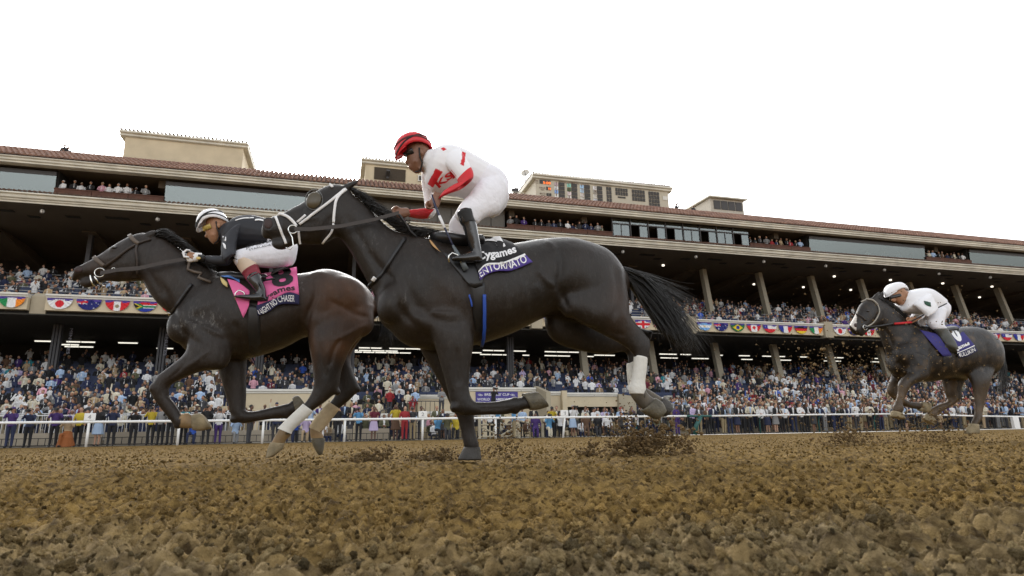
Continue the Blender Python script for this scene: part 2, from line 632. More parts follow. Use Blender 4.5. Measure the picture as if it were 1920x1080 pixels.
# barrel tiles
def tile_rows(mb, s0, s1, t0, z0, t1, z1, pitch, courses, r=None, k=5):
    r = r or pitch * 0.42
    n = int((s1 - s0) / pitch)
    dt, dz = (t1 - t0) / courses, (z1 - z0) / courses
    L = math.hypot(t1 - t0, z1 - z0)
    nt_, nz_ = -(z1 - z0) / L, (t1 - t0) / L
    for i in range(n):
        sc = s0 + (i + 0.5) * pitch
        for c in range(courses):
            vs = []
            for e, lift in ((0, 0.05), (1.08, 0.015)):
                for q in range(k + 1):
                    a = math.pi * q / k
                    off = r * math.sin(a) * (1.0 if e == 0 else 0.8) + lift
                    vs.append(st(sc - r * math.cos(a) * (1.0 if e == 0 else 0.85), t0 + dt * (c + e) + nt_ * off, z0 + dz * (c + e) + nz_ * off))
            fs = [(q, q + 1, k + 2 + q, k + 1 + q) for q in range(k)]
            fs.append(tuple(range(k + 1)))
            mb.add(vs, fs)
mb = MB(); tile_rows(mb, SL, SR, 46.3, 19.5, 49.2, 21.22, 0.34, 5)
part(mb, 'roof_tiles', m_tile, smooth=False, kind='stuff')
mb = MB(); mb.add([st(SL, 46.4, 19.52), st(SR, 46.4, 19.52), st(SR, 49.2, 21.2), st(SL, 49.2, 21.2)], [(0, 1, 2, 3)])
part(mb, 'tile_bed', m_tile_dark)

# upper gallery ----------------------------------------------------
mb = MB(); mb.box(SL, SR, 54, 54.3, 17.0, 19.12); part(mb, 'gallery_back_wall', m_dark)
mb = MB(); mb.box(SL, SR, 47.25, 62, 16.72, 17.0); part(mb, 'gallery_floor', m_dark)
for i, s in enumerate(np.arange(-34, 110, 6.8)):
    mb = MB(); mb.hexa([st(s, 47.9, 18.55), st(s + .5, 47.9, 18.55), st(s + .5, 53.9, 17.9), st(s, 53.9, 17.9),
                        st(s, 47.9, 19.11), st(s + .5, 47.9, 19.11), st(s + .5, 53.9, 19.11), st(s, 53.9, 19.11)])
    part(mb, 'roof_beam', m_soffit)
# cornice of the upper tier
mb = MB(); mb.prism([(47.3, 16.4), (47.22, 16.4), (47.22, 16.5), (47.1, 16.55), (47.1, 16.62), (46.95, 16.68), (46.9, 16.82), (46.98, 16.84), (46.98, 16.9), (46.8, 16.93), (46.8, 17.02), (47.45, 17.02), (47.45, 16.4)], SL, SR)
part(mb, 'tier_cornice', m_cornice)
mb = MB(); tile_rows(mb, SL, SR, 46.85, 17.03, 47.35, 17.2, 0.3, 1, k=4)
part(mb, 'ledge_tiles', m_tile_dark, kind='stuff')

# gallery front: open bays with a brown parapet, glazed bays between
open_bays = [(-19.94, -12.97), (13.23, 23.07), (37.45, 44.43), (59.15, 65.41), (80, 86)]
glass_bays = [(-33, -19.94), (-12.97, -3.04), (44.43, 59.15), (65.41, 79.9), (86, 99)]
for a, b in open_bays:
    n = max(1, round((b - a) / 2.4)); w = (b - a) / n
    for i in range(n):
        mb = MB(); mb.box(a + i * w + .02, a + (i + 1) * w - .02, 47.3, 47.42, 17.02, 17.62)
        part(mb, 'parapet_panel', m_brownwall)
    mb = MB(); mb.box(a, b, 47.27, 47.45, 17.622, 17.7); part(mb, 'parapet_rail', m_brownwall)
for a, b in glass_bays:
    mb = MB(); mb.hexa([st(a, 47.5, 17.15), st(b, 47.5, 17.15), st(b, 47.53, 17.15), st(a, 47.53, 17.15),
                        st(a, 47.35, 18.6), st(b, 47.35, 18.6), st(b, 47.38, 18.6), st(a, 47.38, 18.6)])
    part(mb, 'glass_screen', m_glass)
    mb = MB(); mb.box(a, b, 47.32, 47.6, 18.602, 18.9); mb.box(a, b, 47.4, 47.6, 17.02, 17.148)
    part(mb, 'screen_frame', m_frame)
    for e in (a, b):
        mb = MB(); mb.box(e - .06, e + .06, 47.62, 54, 17.0, 19.1); part(mb, 'partition', m_dark)
# panelled bays behind the second horse
mb = MB(); mb.box(-3.0, 13.2, 47.9, 48.1, 17.0, 19.1); part(mb, 'panelled_wall', mat('bronze_panel', (0.09, 0.08, 0.065), 0.6))
for i in range(14):
    mb = MB(); mb.box(-3 + i * 1.15 + .06, -3 + (i + 1) * 1.15 - .06, 47.8, 47.88, 17.2, 18.8)
    part(mb, 'bronze_wall_panel', mat('bronze_panel', (0.09, 0.08, 0.065), 0.6))
# framed windows
a, b = 23.07, 37.45
n = 8; w = (b - a) / n
for i in range(n):
    s0, s1 = a + i * w, a + (i + 1) * w
    f = MB()
    f.box(s0 - .04, s0 + .04, 47.3, 47.5, 17.1, 19.08)
    f.box(s0 + .042, s1 - .042, 47.3, 47.5, 18.48, 18.58)
    f.box(s0 + .042, s1 - .042, 47.3, 47.5, 17.1, 17.2)
    fr = part(f, 'window_frame', m_frame)
    g = MB(); g.box(s0 + .05, s1 - .05, 47.4, 47.42, 18.6, 19.06)
    part(g, 'transom_pane', m_glass, fr)
    xs = ((0.05, 0.5), (0.5, 0.95)) if i in (0, 4, 6) else ((0.5, 0.96),)
    for u0, u1 in xs:
        g = MB(); g.box(s0 + w * u0 + .03, s0 + w * u1 - .03, 47.38, 47.4, 17.21, 18.47)
        part(g, 'pane', m_glass, fr)
    m2 = MB(); m2.box(s0 + w * .5 - .025, s0 + w * .5 + .025, 47.33, 47.37, 17.21, 18.47); part(m2, 'mullion', m_frame, fr)
    sill = MB(); sill.box(s0 + .05, s1 - .05, 47.0, 47.28, 17.22, 17.3); part(sill, 'window_ledge', m_brownwall)

# big soffit under the upper tier -------------------------------------
mb = MB(); mb.prism([(47.3, 16.395), (47.3, 16.7), (62, 16.7), (62, 16.0), (58, 16.395)], SL, SR); part(mb, 'upper_soffit', m_soffit)
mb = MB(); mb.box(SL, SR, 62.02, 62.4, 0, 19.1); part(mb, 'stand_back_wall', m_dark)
for s in [-33, -26.2, -19.5, -12.7, -5.9, 0.9, 7.6, 14.2, 21.0, 27.8, 34.7, 41.4, 48, 54.6, 61.5, 68.3, 75, 81.8, 88.6, 95.4, 102]:
    mb = MB(); mb.hexa([st(s - .5, 53, 16.3), st(s + .5, 53, 16.3), st(s + .5, 61.9, 15.2), st(s - .5, 61.9, 15.2),
                        st(s - .5, 53, 16.39), st(s + .5, 53, 16.39), st(s + .5, 61.9, 16.39), st(s - .5, 61.9, 16.39)])
    part(mb, 'soffit_beam', m_soffit)
    mb = MB()
    if s > 30:   # raked concrete columns
        mb.hexa([st(s + .3, 51, 10.4), st(s + .75, 51, 10.4), st(s + .75, 51.6, 10.4), st(s + .3, 51.6, 10.4),
                 st(s + .5, 52.2, 16.3), st(s + .95, 52.2, 16.3), st(s + .95, 52.8, 16.3), st(s + .5, 52.8, 16.3)])
        part(mb, 'upper_column', m_column)
    else:
        mb.box(s - .15, s + .15, 53.4, 53.8, 10.4, 16.3)
        part(mb, 'upper_column', m_steel)
    mb = MB()
    if s > 18:
        mb.hexa([st(s - .28, 49.6, 3.5), st(s + .28, 49.6, 3.5), st(s + .28, 50.1, 3.5), st(s - .28, 50.1, 3.5),
                 st(s - .28, 50.5, 8.5), st(s + .28, 50.5, 8.5), st(s + .28, 51.0, 8.5), st(s - .28, 51.0, 8.5)])
        part(mb, 'lower_column', m_column)
    else:
        c = MB()
        for q in (-.2, .0, .2):
            c.box(s + q - .07, s + q + .07, 50.2, 50.4, 3.5, 8.5)
        c.box(s - .3, s + .3, 50.42, 50.5, 3.5, 8.5)
        part(c, 'lower_column', m_steel)
# vents in the soffit
vent_n = 0
for k in range(-4, 14):
    for ds, tt, ww in ((0.6, 49.6, .9), (3.6, 49.2, 1.5), (5.2, 50.2, .7)):
        s = -20 + k * 7.3 + ds
        mb = MB(); mb.box(s - ww / 2, s + ww / 2, tt - .22, tt + .22, 16.36, 16.392)
        part(mb, 'ceiling_vent', m_dark)
m_lampglass = mat('lamp_globe', (0.75, 0.73, 0.68), 0.3)
NTH = ['leftmost', 'second', 'third', 'fourth', 'fifth', 'sixth', 'seventh', 'eighth', 'ninth', 'tenth', 'eleventh', 'twelfth', 'thirteenth', 'fourteenth', 'fifteenth', 'sixteenth', 'seventeenth', 'eighteenth', 'nineteenth', 'twentieth', 'twenty-first', 'twenty-second', 'twenty-third', 'twenty-fourth', 'twenty-fifth', 'twenty-sixth', 'twenty-seventh', 'twenty-eighth', 'twenty-ninth', 'thirtieth']
lamp_s = [-20.7, -13.4, 2.0, 24.3, 31.8, 39.3, 46.6, 54.0, 61.3, 68.6]
for i, s in enumerate(lamp_s):
    t = empty('ceiling_lamp', st(s, 48, 16.38), f'small white caged lamp hanging below the upper cornice, {NTH[i]} from the left', 'ceiling lamp', 'caged lamps under the upper cornice')
    mb = MB(); mb.ball(st(s, 48, 16.12), .15, k=10, n=6, axes=(UV, NV, ZV)); part(mb, 'lamp_globe', m_lampglass, t, True)
    mb = MB(); mb.box(s - .03, s + .03, 47.97, 48.03, 16.27, 16.38)
    for q in range(3):
        a = math.pi * q / 3
        mb.tube([st(s + .17 * math.cos(a) * math.sin(x), 48 + .17 * math.sin(a) * math.sin(x), 16.12 + .17 * math.cos(x)) for x in np.linspace(0, 2 * math.pi, 13)], .012, 4)
    part(mb, 'lamp_cage', m_steel, t)
for i, (px, py) in enumerate(((1242, 479), (1562, 503), (1667, 510), (1765, 517), (1857, 523), (1415, 546), (1508, 551), (1597, 556), (1839, 569))):
    p = on_t(px, py, 52 if py < 530 else 57)
    mb = MB(); k_ = p.dot(UV); mb.tube([st(k_, 52 if py < 530 else 57, 16.25), st(k_, 52 if py < 530 else 57, 16.39)], .13, 10)
    o = mb.build('ceiling_spotlight', m_spot)
    tag(o, f'small warm spotlight glowing on the dark upper ceiling, {NTH[i]} of its scattered row' if i else 'small warm spotlight glowing on the dark upper ceiling just above the second horse', 'spotlight', 'spotlights in the upper ceiling')

# balcony --------------------------------------------------------------
PIL = [-33.9, -19.4, -4.9, 0.8, 15.3, 29.5, 44.1, 58.6, 73.1, 87.6, 102]
fas = [(46.3, 8.72), (46.3, 9.52), (46.22, 9.56), (46.22, 9.66), (46.12, 9.7), (46.12, 9.84), (46.75, 9.84), (46.75, 8.72)]
for i in range(len(PIL) - 1):
    a, b = PIL[i] + .5, PIL[i + 1] - .5
    mb = MB(); mb.prism([(46.3, 8.72), (46.3, 9.53), (46.75, 9.53), (46.75, 8.72)], a, b)
    part(mb, 'balcony_front', m_stucco)
    mb = MB(); mb.prism([(46.27, 9.532), (46.22, 9.56), (46.22, 9.64), (46.12, 9.68), (46.12, 9.8), (46.75, 9.8), (46.75, 9.532)], a, b)
    part(mb, 'balcony_moulding', m_white)
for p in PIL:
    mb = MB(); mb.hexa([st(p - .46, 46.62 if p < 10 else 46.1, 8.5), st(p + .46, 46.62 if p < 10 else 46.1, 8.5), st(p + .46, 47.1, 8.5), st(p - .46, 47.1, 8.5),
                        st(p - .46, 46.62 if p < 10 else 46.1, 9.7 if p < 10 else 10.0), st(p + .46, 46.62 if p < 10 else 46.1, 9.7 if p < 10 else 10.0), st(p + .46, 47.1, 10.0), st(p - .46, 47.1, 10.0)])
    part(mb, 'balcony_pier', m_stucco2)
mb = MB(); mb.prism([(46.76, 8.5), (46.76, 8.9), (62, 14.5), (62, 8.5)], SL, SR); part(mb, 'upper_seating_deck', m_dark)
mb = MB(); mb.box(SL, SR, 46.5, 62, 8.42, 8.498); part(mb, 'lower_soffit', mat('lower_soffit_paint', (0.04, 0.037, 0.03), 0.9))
mb = MB()
for j in range(8):
    t0 = 47.3 + j * 1.1
    mb.box(SL, SR, t0, t0 + .12, 8.9 + .42 * j * 1.1, 9.75 + .42 * j * 1.1)
part(mb, 'upper_seat_rows', m_seat, kind='stuff')
mb = MB()
for j in range(7):
    t0 = 47.2 + j * 1.3
    zz = 9.9 + .42 * j * 1.3
    mb.box(SL, SR, t0, t0 + .04, zz, zz + .035)
part(mb, 'upper_hand_rails', m_alu, kind='stuff')

# lower seating ----------------------------------------------------------
mb = MB(); mb.prism([(44.35, 0), (44.35, 2.7), (62, 7.3), (62, 0)], SL, SR); part(mb, 'lower_seating_deck', m_dark)
mb = MB()
for j in range(12):
    t0 = 44.7 + j * 1.15
    mb.box(SL, SR, t0, t0 + .12, 2.5 + .26 * j * 1.15, 3.3 + .26 * j * 1.15)
part(mb, 'lower_seat_rows', m_seat, kind='stuff')
# box walls: (s0, s1, z_top, z_bottom, t)
def box_wall(s0, s1, zt, zb, t0, cap=True, label=None):
    mb = MB(); mb.box(s0, s1, t0, t0 + .35, zb, zt - .3); o = part(mb, 'box_wall', m_stucco, label=label)
    if cap:
        mb = MB(); mb.prism([(t0 - .02, zt - .298), (t0 - .08, zt - .26), (t0 - .08, zt - .18), (t0 - .16, zt - .14), (t0 - .16, zt), (t0 + .4, zt), (t0 + .4, zt - .298)], s0, s1)
        part(mb, 'wall_moulding', m_white, o)
    return o
box_wall(-6.0, 1.0, 3.42, 0, 44)
box_wall(5.3, 9.0, 3.05, 0, 44)
box_wall(9.05, 14.3, 3.58, 0, 43.9)
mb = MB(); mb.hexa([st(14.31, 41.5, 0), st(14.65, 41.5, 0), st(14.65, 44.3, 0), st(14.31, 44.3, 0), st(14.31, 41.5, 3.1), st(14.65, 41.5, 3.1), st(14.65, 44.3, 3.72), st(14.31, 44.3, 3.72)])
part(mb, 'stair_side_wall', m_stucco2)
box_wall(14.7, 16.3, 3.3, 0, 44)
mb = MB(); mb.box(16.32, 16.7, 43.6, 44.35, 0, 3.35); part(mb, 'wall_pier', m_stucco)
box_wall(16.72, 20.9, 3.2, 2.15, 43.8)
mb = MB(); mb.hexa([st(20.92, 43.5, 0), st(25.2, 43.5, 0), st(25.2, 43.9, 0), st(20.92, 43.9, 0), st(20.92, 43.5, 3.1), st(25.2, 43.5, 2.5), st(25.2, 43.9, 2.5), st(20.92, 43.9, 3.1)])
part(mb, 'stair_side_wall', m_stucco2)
box_wall(25.3, 40, 3.0, 0, 44.0)
box_wall(40.1, 100, 3.0, 0, 44.0)
box_wall(-34, -6.1, 3.0, 0, 44.0)
box_wall(1.05, 5.25, 2.2, 0, 44.1)
mb = MB(); mb.box(16.72, 20.9, 44.6, 44.9, 0, 2.6); part(mb, 'tunnel_back', m_dark)
# beige terrace benches on the apron
def terraces(s0, s1, t0, t1, z0, z1, n):
    w = (t1 - t0) / n; h = (z1 - z0) / n
    for j in range(n):
        mb = MB(); mb.prism([(t0 + j * w, 0.002), (t0 + j * w, z0 + (j + 1) * h), (t0 + (j + 1) * w - .004, z0 + (j + 1) * h), (t0 + (j + 1) * w - .004, 0.002)], s0, s1)
        part(mb, 'terrace_step', m_conc)
        mb = MB(); mb.box(s0, s1, t0 + j * w + .42, t0 + j * w + .5, z0 + (j + 1) * h + .002, z0 + (j + 1) * h + .42)
        part(mb, 'bench_back', m_stucco)
terraces(-34, -6.05, 36, 43.6, 0.1, 2.1, 6)
terraces(1.05, 5.2, 38.5, 43.6, 0.5, 1.9, 4)
terraces(25.3, 100, 36.5, 43.5, 0.1, 2.0, 6)
box_wall(5.35, 8.3, 1.7, 0, 39.0)
box_wall(1.0, 4.0, 1.55, 0, 37.9)

# fluorescent lights -----------------------------------------------------
fl = [(57, 8.15, [(-23.6, -22.2), (-21.4, -19.3), (-17.7, -16.2), (1.66, 3.8), (4.4, 7.4), (13.3, 15.5), (16, 17.7), (19.6, 23.4), (32.3, 34.4), (34.8, 36.1), (39, 40), (42, 43.4), (45, 48), (50, 51), (53.5, 56), (60.5, 62.5), (65, 68)]),
      (58.6, 8.12, [(-22.4, -21), (0.5, 5.4), (11.2, 13.6), (25.6, 28)]),
      (60, 8.15, [(-22.6, -20.4), (-15.6, -14.2), (1.0, 6.8), (13.7, 17.3), (18.2, 19), (20.6, 23.5), (24.6, 26.2), (34.1, 36.3), (38, 40.2), (44.5, 46), (49, 51.3), (56, 58.5), (63, 65)])]
k = 0
for t0, z0, rg in fl:
    for a, b in rg:
        t = empty('ceiling_light', st((a + b) / 2, t0, z0 + .1), None, 'ceiling light', 'fluorescent ceiling lights under the balcony')
        rowname = {57: 'upper', 58.6: 'middle', 60: 'lower'}[t0]
        t['label'] = f'glowing fluorescent tube strip on the dark ceiling under the balcony, {NTH[rg.index((a, b))]} of the {rowname} row'
        n = max(1, round((b - a) / 1.2)); w = (b - a) / n
        for i in range(n):
            mb = MB(); mb.box(a + i * w + .05, a + (i + 1) * w - .05, t0 - .07, t0 + .07, z0 - .05, z0 + .03)
            part(mb, 'tube', m_lamp, t)
        mb = MB(); mb.box(a, b, t0 - .1, t0 + .1, z0 + .032, z0 + .1); part(mb, 'light_housing', m_alu, t)

# ================================================================== buildings on the roof
def roof_house(name, label, cat, s0, s1, t0, t1, zb, zt, m, eave=True):
    h = empty(name, st((s0 + s1) / 2, t0, zb), label, cat)
    mb = MB(); mb.box(s0, s1, t0, t1, zb, zt); part(mb, 'wall', m, h)
    if eave:
        mb = MB(); mb.prism([(t0 - .05, zt - .35), (t0 - .2, zt - .28), (t0 - .2, zt - .12), (t0 - .38, zt - .06), (t0 - .38, zt + .1), (t1 + .38, zt + .1), (t1 + .38, zt - .06), (t1 + .05, zt - .35)], s0 - .38, s1 + .38)
        mb2 = MB(); part(mb, 'cornice', m_cornice, h)
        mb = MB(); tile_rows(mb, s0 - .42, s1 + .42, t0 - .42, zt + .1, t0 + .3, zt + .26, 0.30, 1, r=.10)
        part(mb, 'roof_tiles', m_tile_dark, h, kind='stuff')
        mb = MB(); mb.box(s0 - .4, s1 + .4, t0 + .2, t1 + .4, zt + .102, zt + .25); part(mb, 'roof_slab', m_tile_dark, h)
    return h


roof_house('stair_tower', 'plain windowless cream stair tower on the left of the grandstand roof', 'roof building', -18.0, -8.9, 53.2, 59, 21.9, 25.2, m_stucco)
ph = roof_house('press_box', 'cream roof room with a dark camera opening behind the red-helmeted jockey', 'roof building', 1.5, 12.5, 53.2, 60, 21.9, 24.9, m_stucco)
mb = MB(); mb.box(2.3, 5.15, 53.14, 53.19, 23.15, 24.35); part(mb, 'camera_opening', mat('brown_opening', (0.06, 0.045, 0.03), 0.9), ph)
mb = MB(); mb.box(6.3, 6.9, 53.1, 53.19, 23.35, 23.95); fr = part(mb, 'window_frame', m_white, ph)
mb = MB(); mb.box(6.4, 6.8, 53.06, 53.098, 23.45, 23.85); part(mb, 'pane', m_frame, fr)
for s in (7.45, 8.25, 9.05, 9.85):
    mb = MB(); mb.box(s, s + .22, 53.1, 53.19, 22.7, 24.0); part(mb, 'slit_window', m_frame, ph)
mb = MB(); mb.tube([st(3.5, 52.9, 23.2), st(3.5, 52.9, 23.5)], .12, 8); mb.tube([st(3.5, 52.9, 23.5), st(3.5, 52.5, 23.85)], .2, 8)
tag(mb.build('camera', m_frame), 'dark broadcast camera standing in the opening of the roof press box', 'camera')
mb = MB(); mb.box(5.6, 9.3, 60.5, 64, 21.9, 27.9); h = mb.build('chimney_block', m_stucco); tag(h, 'small cream tower top peeping over the roof press box beside the red helmet', 'tower')

# tote board house
tb = roof_house('tote_board', 'cream roof house carrying the odds board with dark number windows', 'odds board', 17.9, 32.6, 53.2, 60, 21.9, 25.15, mat('board_paint', (0.50, 0.45, 0.35), 0.8, var=0.04))
T0 = 53.19
m_cell = mat('dark_display_cell', (0.035, 0.028, 0.022), 0.5)
m_ltr = mat('brown_lettering', (0.13, 0.06, 0.04), 0.7)
m_led = emis('orange_led', (0.9, 0.16, 0.02), 0.6)
def sz(px, py):
    q = on_t(px, py, T0)
    return q.dot(UV), q.z
def cells(x0, x1, yt, yb, nc, nr, g=.03, name='display_window', m=None, parent=None):
    sa, sb = sz(x0, yt)[0], sz(x1, yt)[0]
    xm = (x0 + x1) / 2
    zb, za = sz(xm, yt)[1], sz(xm, yb)[1]
    w = (sb - sa) / nc; hh = (zb - za) / nr
    for j in range(nr):
        for i in range(nc):
            mb = MB(); mb.box(sa + i * w + g, sa + (i + 1) * w - g, T0 - .05, T0, za + j * hh + g, za + (j + 1) * hh - g)
            part(mb, name, m or m_cell, parent or tb)
lt = MB()
def bt(txt, x0, x1, yb, h, b=.01):
    sa, z = sz(x0, yb); sb = sz(x1, yb)[0]
    text_on_wall(lt, txt, sa, z, T0 - .012, h, sb - sa, b)
bt('TIME', 1001, 1009, 340, .16); bt('OF DAY', 1000, 1009.5, 344, .16)
bt('RACE', 1011, 1022, 353, .16); bt('NO.', 1014, 1021, 357, .16)
bt('MIN TO', 1012, 1022.5, 364, .16); bt('POST', 1014, 1022, 368, .16)
bt('APPROXIMATE  ODDS', 1047, 1104, 342.5, .24)
bt('FINISH', 1129, 1144, 349, .16); bt('WIN', 1160, 1168.5, 351, .16); bt('PLACE', 1187, 1202, 354, .17); bt('SHOW', 1217, 1230, 357.5, .17)
for x0, x1, y0, y1, nc, nr in ((1011, 1032.5, 337.5, 345.5, 3, 1), (1023.5, 1033, 350, 357, 2, 1), (1024, 1034, 362, 369, 2, 1), (1136, 1146, 350.5, 379, 2, 4), (1153, 1176.5, 353, 367, 5, 2),
                               (1158, 1173, 368.5, 372, 1, 1), (1184, 1208.5, 356, 377.5, 5, 3), (1215, 1235.5, 359.5, 388, 4, 4)):
    cells(x0, x1, y0, y1, nc, nr)
cells(1242, 1251.5, 368, 375.5, 1, 1, .02, 'small_window', m_white)
for txt, x0, x1, yb in (('5:08', 1018, 1032, 344.8), ('10', 1027, 1032.5, 356.3)):
    mb = MB(); sa, z = sz(x0, yb); text_on_wall(mb, txt, sa, z, T0 - .06, .26, sz(x1, yb)[0] - sa, .01); part(mb, 'lit_digits', m_led, tb, kind='stuff')
numcols = [(0.5, 0.40, 0.42), (0.75, 0.75, 0.75), (0.25, 0.42, 0.75), (0.75, 0.75, 0.7), (0.25, 0.6, 0.5), (0.05, 0.1, 0.04), (0.7, 0.6, 0.6), (0.72, 0.7, 0.65), (0.4, 0.62, 0.85), (0.5, 0.68, 0.85), (0.7, 0.65, 0.6), (0.72, 0.7, 0.62), (0.8, 0.8, 0.8), (0.35, 0.33, 0.28), (0.72, 0.7, 0.62), (0.7, 0.72, 0.75)]
for c, (x0, x1, yt, yb) in enumerate(((1046.5, 1058.5, 342, 371), (1070.5, 1082, 344.3, 375), (1094.5, 1106, 346.7, 377.5), (1118.5, 1129, 349, 380))):
    cells(x0, x1, yt, yb, 1, 4)
    sa = sz(x0, yt)[0]; zt_, zb_ = sz(x0, yt)[1], sz(x0, yb)[1]; hh = (zt_ - zb_) / 4
    for r in range(4):
        num = c * 4 + r + 1; za = zt_ - (r + 1) * hh
        mb = MB(); mb.box(sa - .42, sa - .03, T0 - .03, T0, za + .04, za + hh - .04)
        pl = part(mb, 'number_plate', mat(f'plate_colour_{num}', numcols[num - 1], 0.7, var=0.02), tb)
        mb = MB(); text_on_wall(mb, str(num), sa - .34, za + .12, T0 - .034, .34, .16 if num < 10 else .28, .02)
        part(mb, 'number', m_ltr, pl, kind=None if num < 10 else 'stuff')
part(lt, 'lettering', m_ltr, tb)

# small booth
bo = empty('commentary_booth', st(40.6, 54, 21.9), 'small flat-roofed cream booth with four dark windows on the right roof edge', 'roof building')
mb = MB(); mb.box(38.2, 42.4, 54, 58, 21.3, 25.0); part(mb, 'wall', mat('booth_paint', (0.46, 0.42, 0.35), 0.8), bo)
mb = MB(); mb.hexa([st(37.9, 53.6, 25.0), st(42.7, 53.6, 25.0), st(42.7, 58.4, 25.2), st(37.9, 58.4, 25.2), st(37.9, 53.6, 25.15), st(42.7, 53.6, 25.15), st(42.7, 58.4, 25.35), st(37.9, 58.4, 25.35)])
part(mb, 'roof', m_cornice, bo)
for i in range(4):
    mb = MB(); mb.box(38.6 + i * .92, 39.42 + i * .92, 53.93, 53.99, 23.75, 24.75); part(mb, 'window', m_frame, bo)
# satellite dish, antennas, frame
def P(px, py, t):
    return on_t(px, py, t)
d = empty('satellite_dish', st(17.3, 56, 24), 'pale satellite dish beside the left corner of the odds board', 'satellite dish')
c = P(985, 325, 57)
mb = MB()
ax = (st(17, 0, 0) - st(16, 0, 0)).normalized()
nrm = (-NV * .8 - UV * .5 + ZV * .3).normalized()
e1 = nrm.orthogonal().normalized(); e2 = nrm.cross(e1)
vs = [c - nrm * .1]
for i in range(1, 5):
    for j in range(16):
        a = 2 * math.pi * j / 16; r_ = .5 * i / 4
        vs.append(c + (e1 * math.cos(a) + e2 * math.sin(a)) * r_ + nrm * (.18 * (i / 4) ** 2 - .1))
fs = [(0, 1 + j, 1 + (j + 1) % 16) for j in range(16)]
for i in range(3):
    for j in range(16):
        fs.append((1 + i * 16 + j, 1 + (i + 1) * 16 + j, 1 + (i + 1) * 16 + (j + 1) % 16, 1 + i * 16 + (j + 1) % 16))
mb.add(vs, fs); part(mb, 'dish', m_white, d, True)
mb = MB(); mb.tube([c, c - ZV * 3.3 + NV * .2], .06, 8); mb.tube([c, c + nrm * .5], .03, 6); part(mb, 'mast', m_alu, d)
def antenna(px, py0, py1, t, label, kind=0):
    a = P(px, py1, t); b = P(px + (py1 - py0) * .03, py0, t)
    b = Vector((a.x, a.y, b.z))
    mb = MB(); mb.tube([a, b], .03, 5)
    if kind:
        for q in range(5):
            p = a.lerp(b, .5 + q * .11)
            mb.tube([p - UV * .3, p + UV * .3], .025, 4)
    tag(mb.build('antenna', m_alu), label, 'antenna')
antenna(44, 262, 282, 52, 'small comb aerial on the far left roof ridge', 1)
antenna(40, 260, 275, 52.5, 'thin rod aerial left of the comb aerial on the far left roof ridge')
antenna(971, 326, 352, 54, 'thin mast rising beside the camera platform left of the odds board')
antenna(1607, 412, 424, 52, 'thin rod aerial on the roof ridge far to the right', 1)
antenna(1186, 338, 348, 58, 'short rod aerial above the middle of the odds board roof')
pl = empty('camera_platform', st(17, 52, 22), 'metal camera platform with a dark camera left of the odds board', 'camera platform')
c = P(967, 357, 51.5)
mb = MB()
s_ = c.dot(UV)
for ds in (-.9, -.3, .3, .8):
    mb.tube([st(s_ + ds, 51.5, 21.0), st(s_ + ds, 51.5, 22.45)], .03, 5)
for zz in (21.9, 22.45):
    mb.tube([st(s_ - .9, 51.5, zz), st(s_ + .8, 51.5, zz)], .03, 5)
part(mb, 'railing', m_cornice, pl)
mb = MB(); mb.box(s_ - .1, s_ + .3, 51.6, 52.1, 22.55, 22.95); mb.box(s_ - .35, s_ - .1, 51.6, 51.9, 22.62, 22.86); mb.tube([st(s_, 51.8, 21), st(s_, 51.8, 22.6)], .08, 6); part(mb, 'broadcast_camera', m_frame, pl)
fr = MB()
a = P(1450, 408, 54); s_ = a.dot(UV)
for (q0, z0, q1, z1) in ((0, 22, .9, 23.1), (.9, 23.1, 3.2, 23.1), (3.2, 23.1, 3.6, 22), (.9, 23.1, 1.3, 22), (1.9, 22, 1.6, 23.1), (3.2, 23.1, 2.6, 22)):
    fr.tube([st(s_ + q0, 54, z0), st(s_ + q1, 54, z1)], .05, 5)
    fr.tube([st(s_ + q0, 55.5, z0), st(s_ + q1, 55.5, z1)], .05, 5)
fr.tube([st(s_ + .9, 54, 23.1), st(s_ + .9, 55.5, 23.1)], .05, 5); fr.tube([st(s_ + 3.2, 54, 23.1), st(s_ + 3.2, 55.5, 23.1)], .05, 5)
tag(fr.build('scaffold_frame', m_cornice), 'open white pipe frame standing on the right part of the roof', 'scaffold')

# ================================================================== banner and lettering on the columns
bn = empty('banner', st(11.2, 43.8, 3), 'purple banner with white lettering on the cream box wall', 'banner')
mb = MB(); mb.box(9.7, 12.9, 43.86, 43.89, 2.5, 3.27); part(mb, 'banner_sheet', m_purple, bn)
mb = MB()
text_on_wall(mb, "BREEDERS' CUP", 10.35, 2.98, 43.852, .17, 1.9, .01)
text_on_wall(mb, 'WORLD CHAMPIONSHIPS', 9.82, 2.64, 43.852, .17, 2.95, .01)
for s0 in (10.0, 12.45):
    for q in range(2):
        mb.tube([st(s0 + q * .1 + .12 * math.cos(x), 43.855, 3.05 + q * -.03 + .05 * math.sin(x)) for x in np.linspace(0, 2 * math.pi, 12)], .012, 4)
part(mb, 'lettering', m_white_print, bn)
mb = MB()
for s, txt in ((-18.7, 'MINUTES'), (-12.5, 'MINUTES')):
    vs, fs, w = text_mesh(txt, 1.0, 0.0)
    kk = 1.9 / w
    mb.add([st(s + v.y * .28, 50.15, 8.2 - v.x * kk) for v in vs], fs)
part(mb, 'column_lettering', mat('grey_print', (0.25, 0.25, 0.3), 0.7))

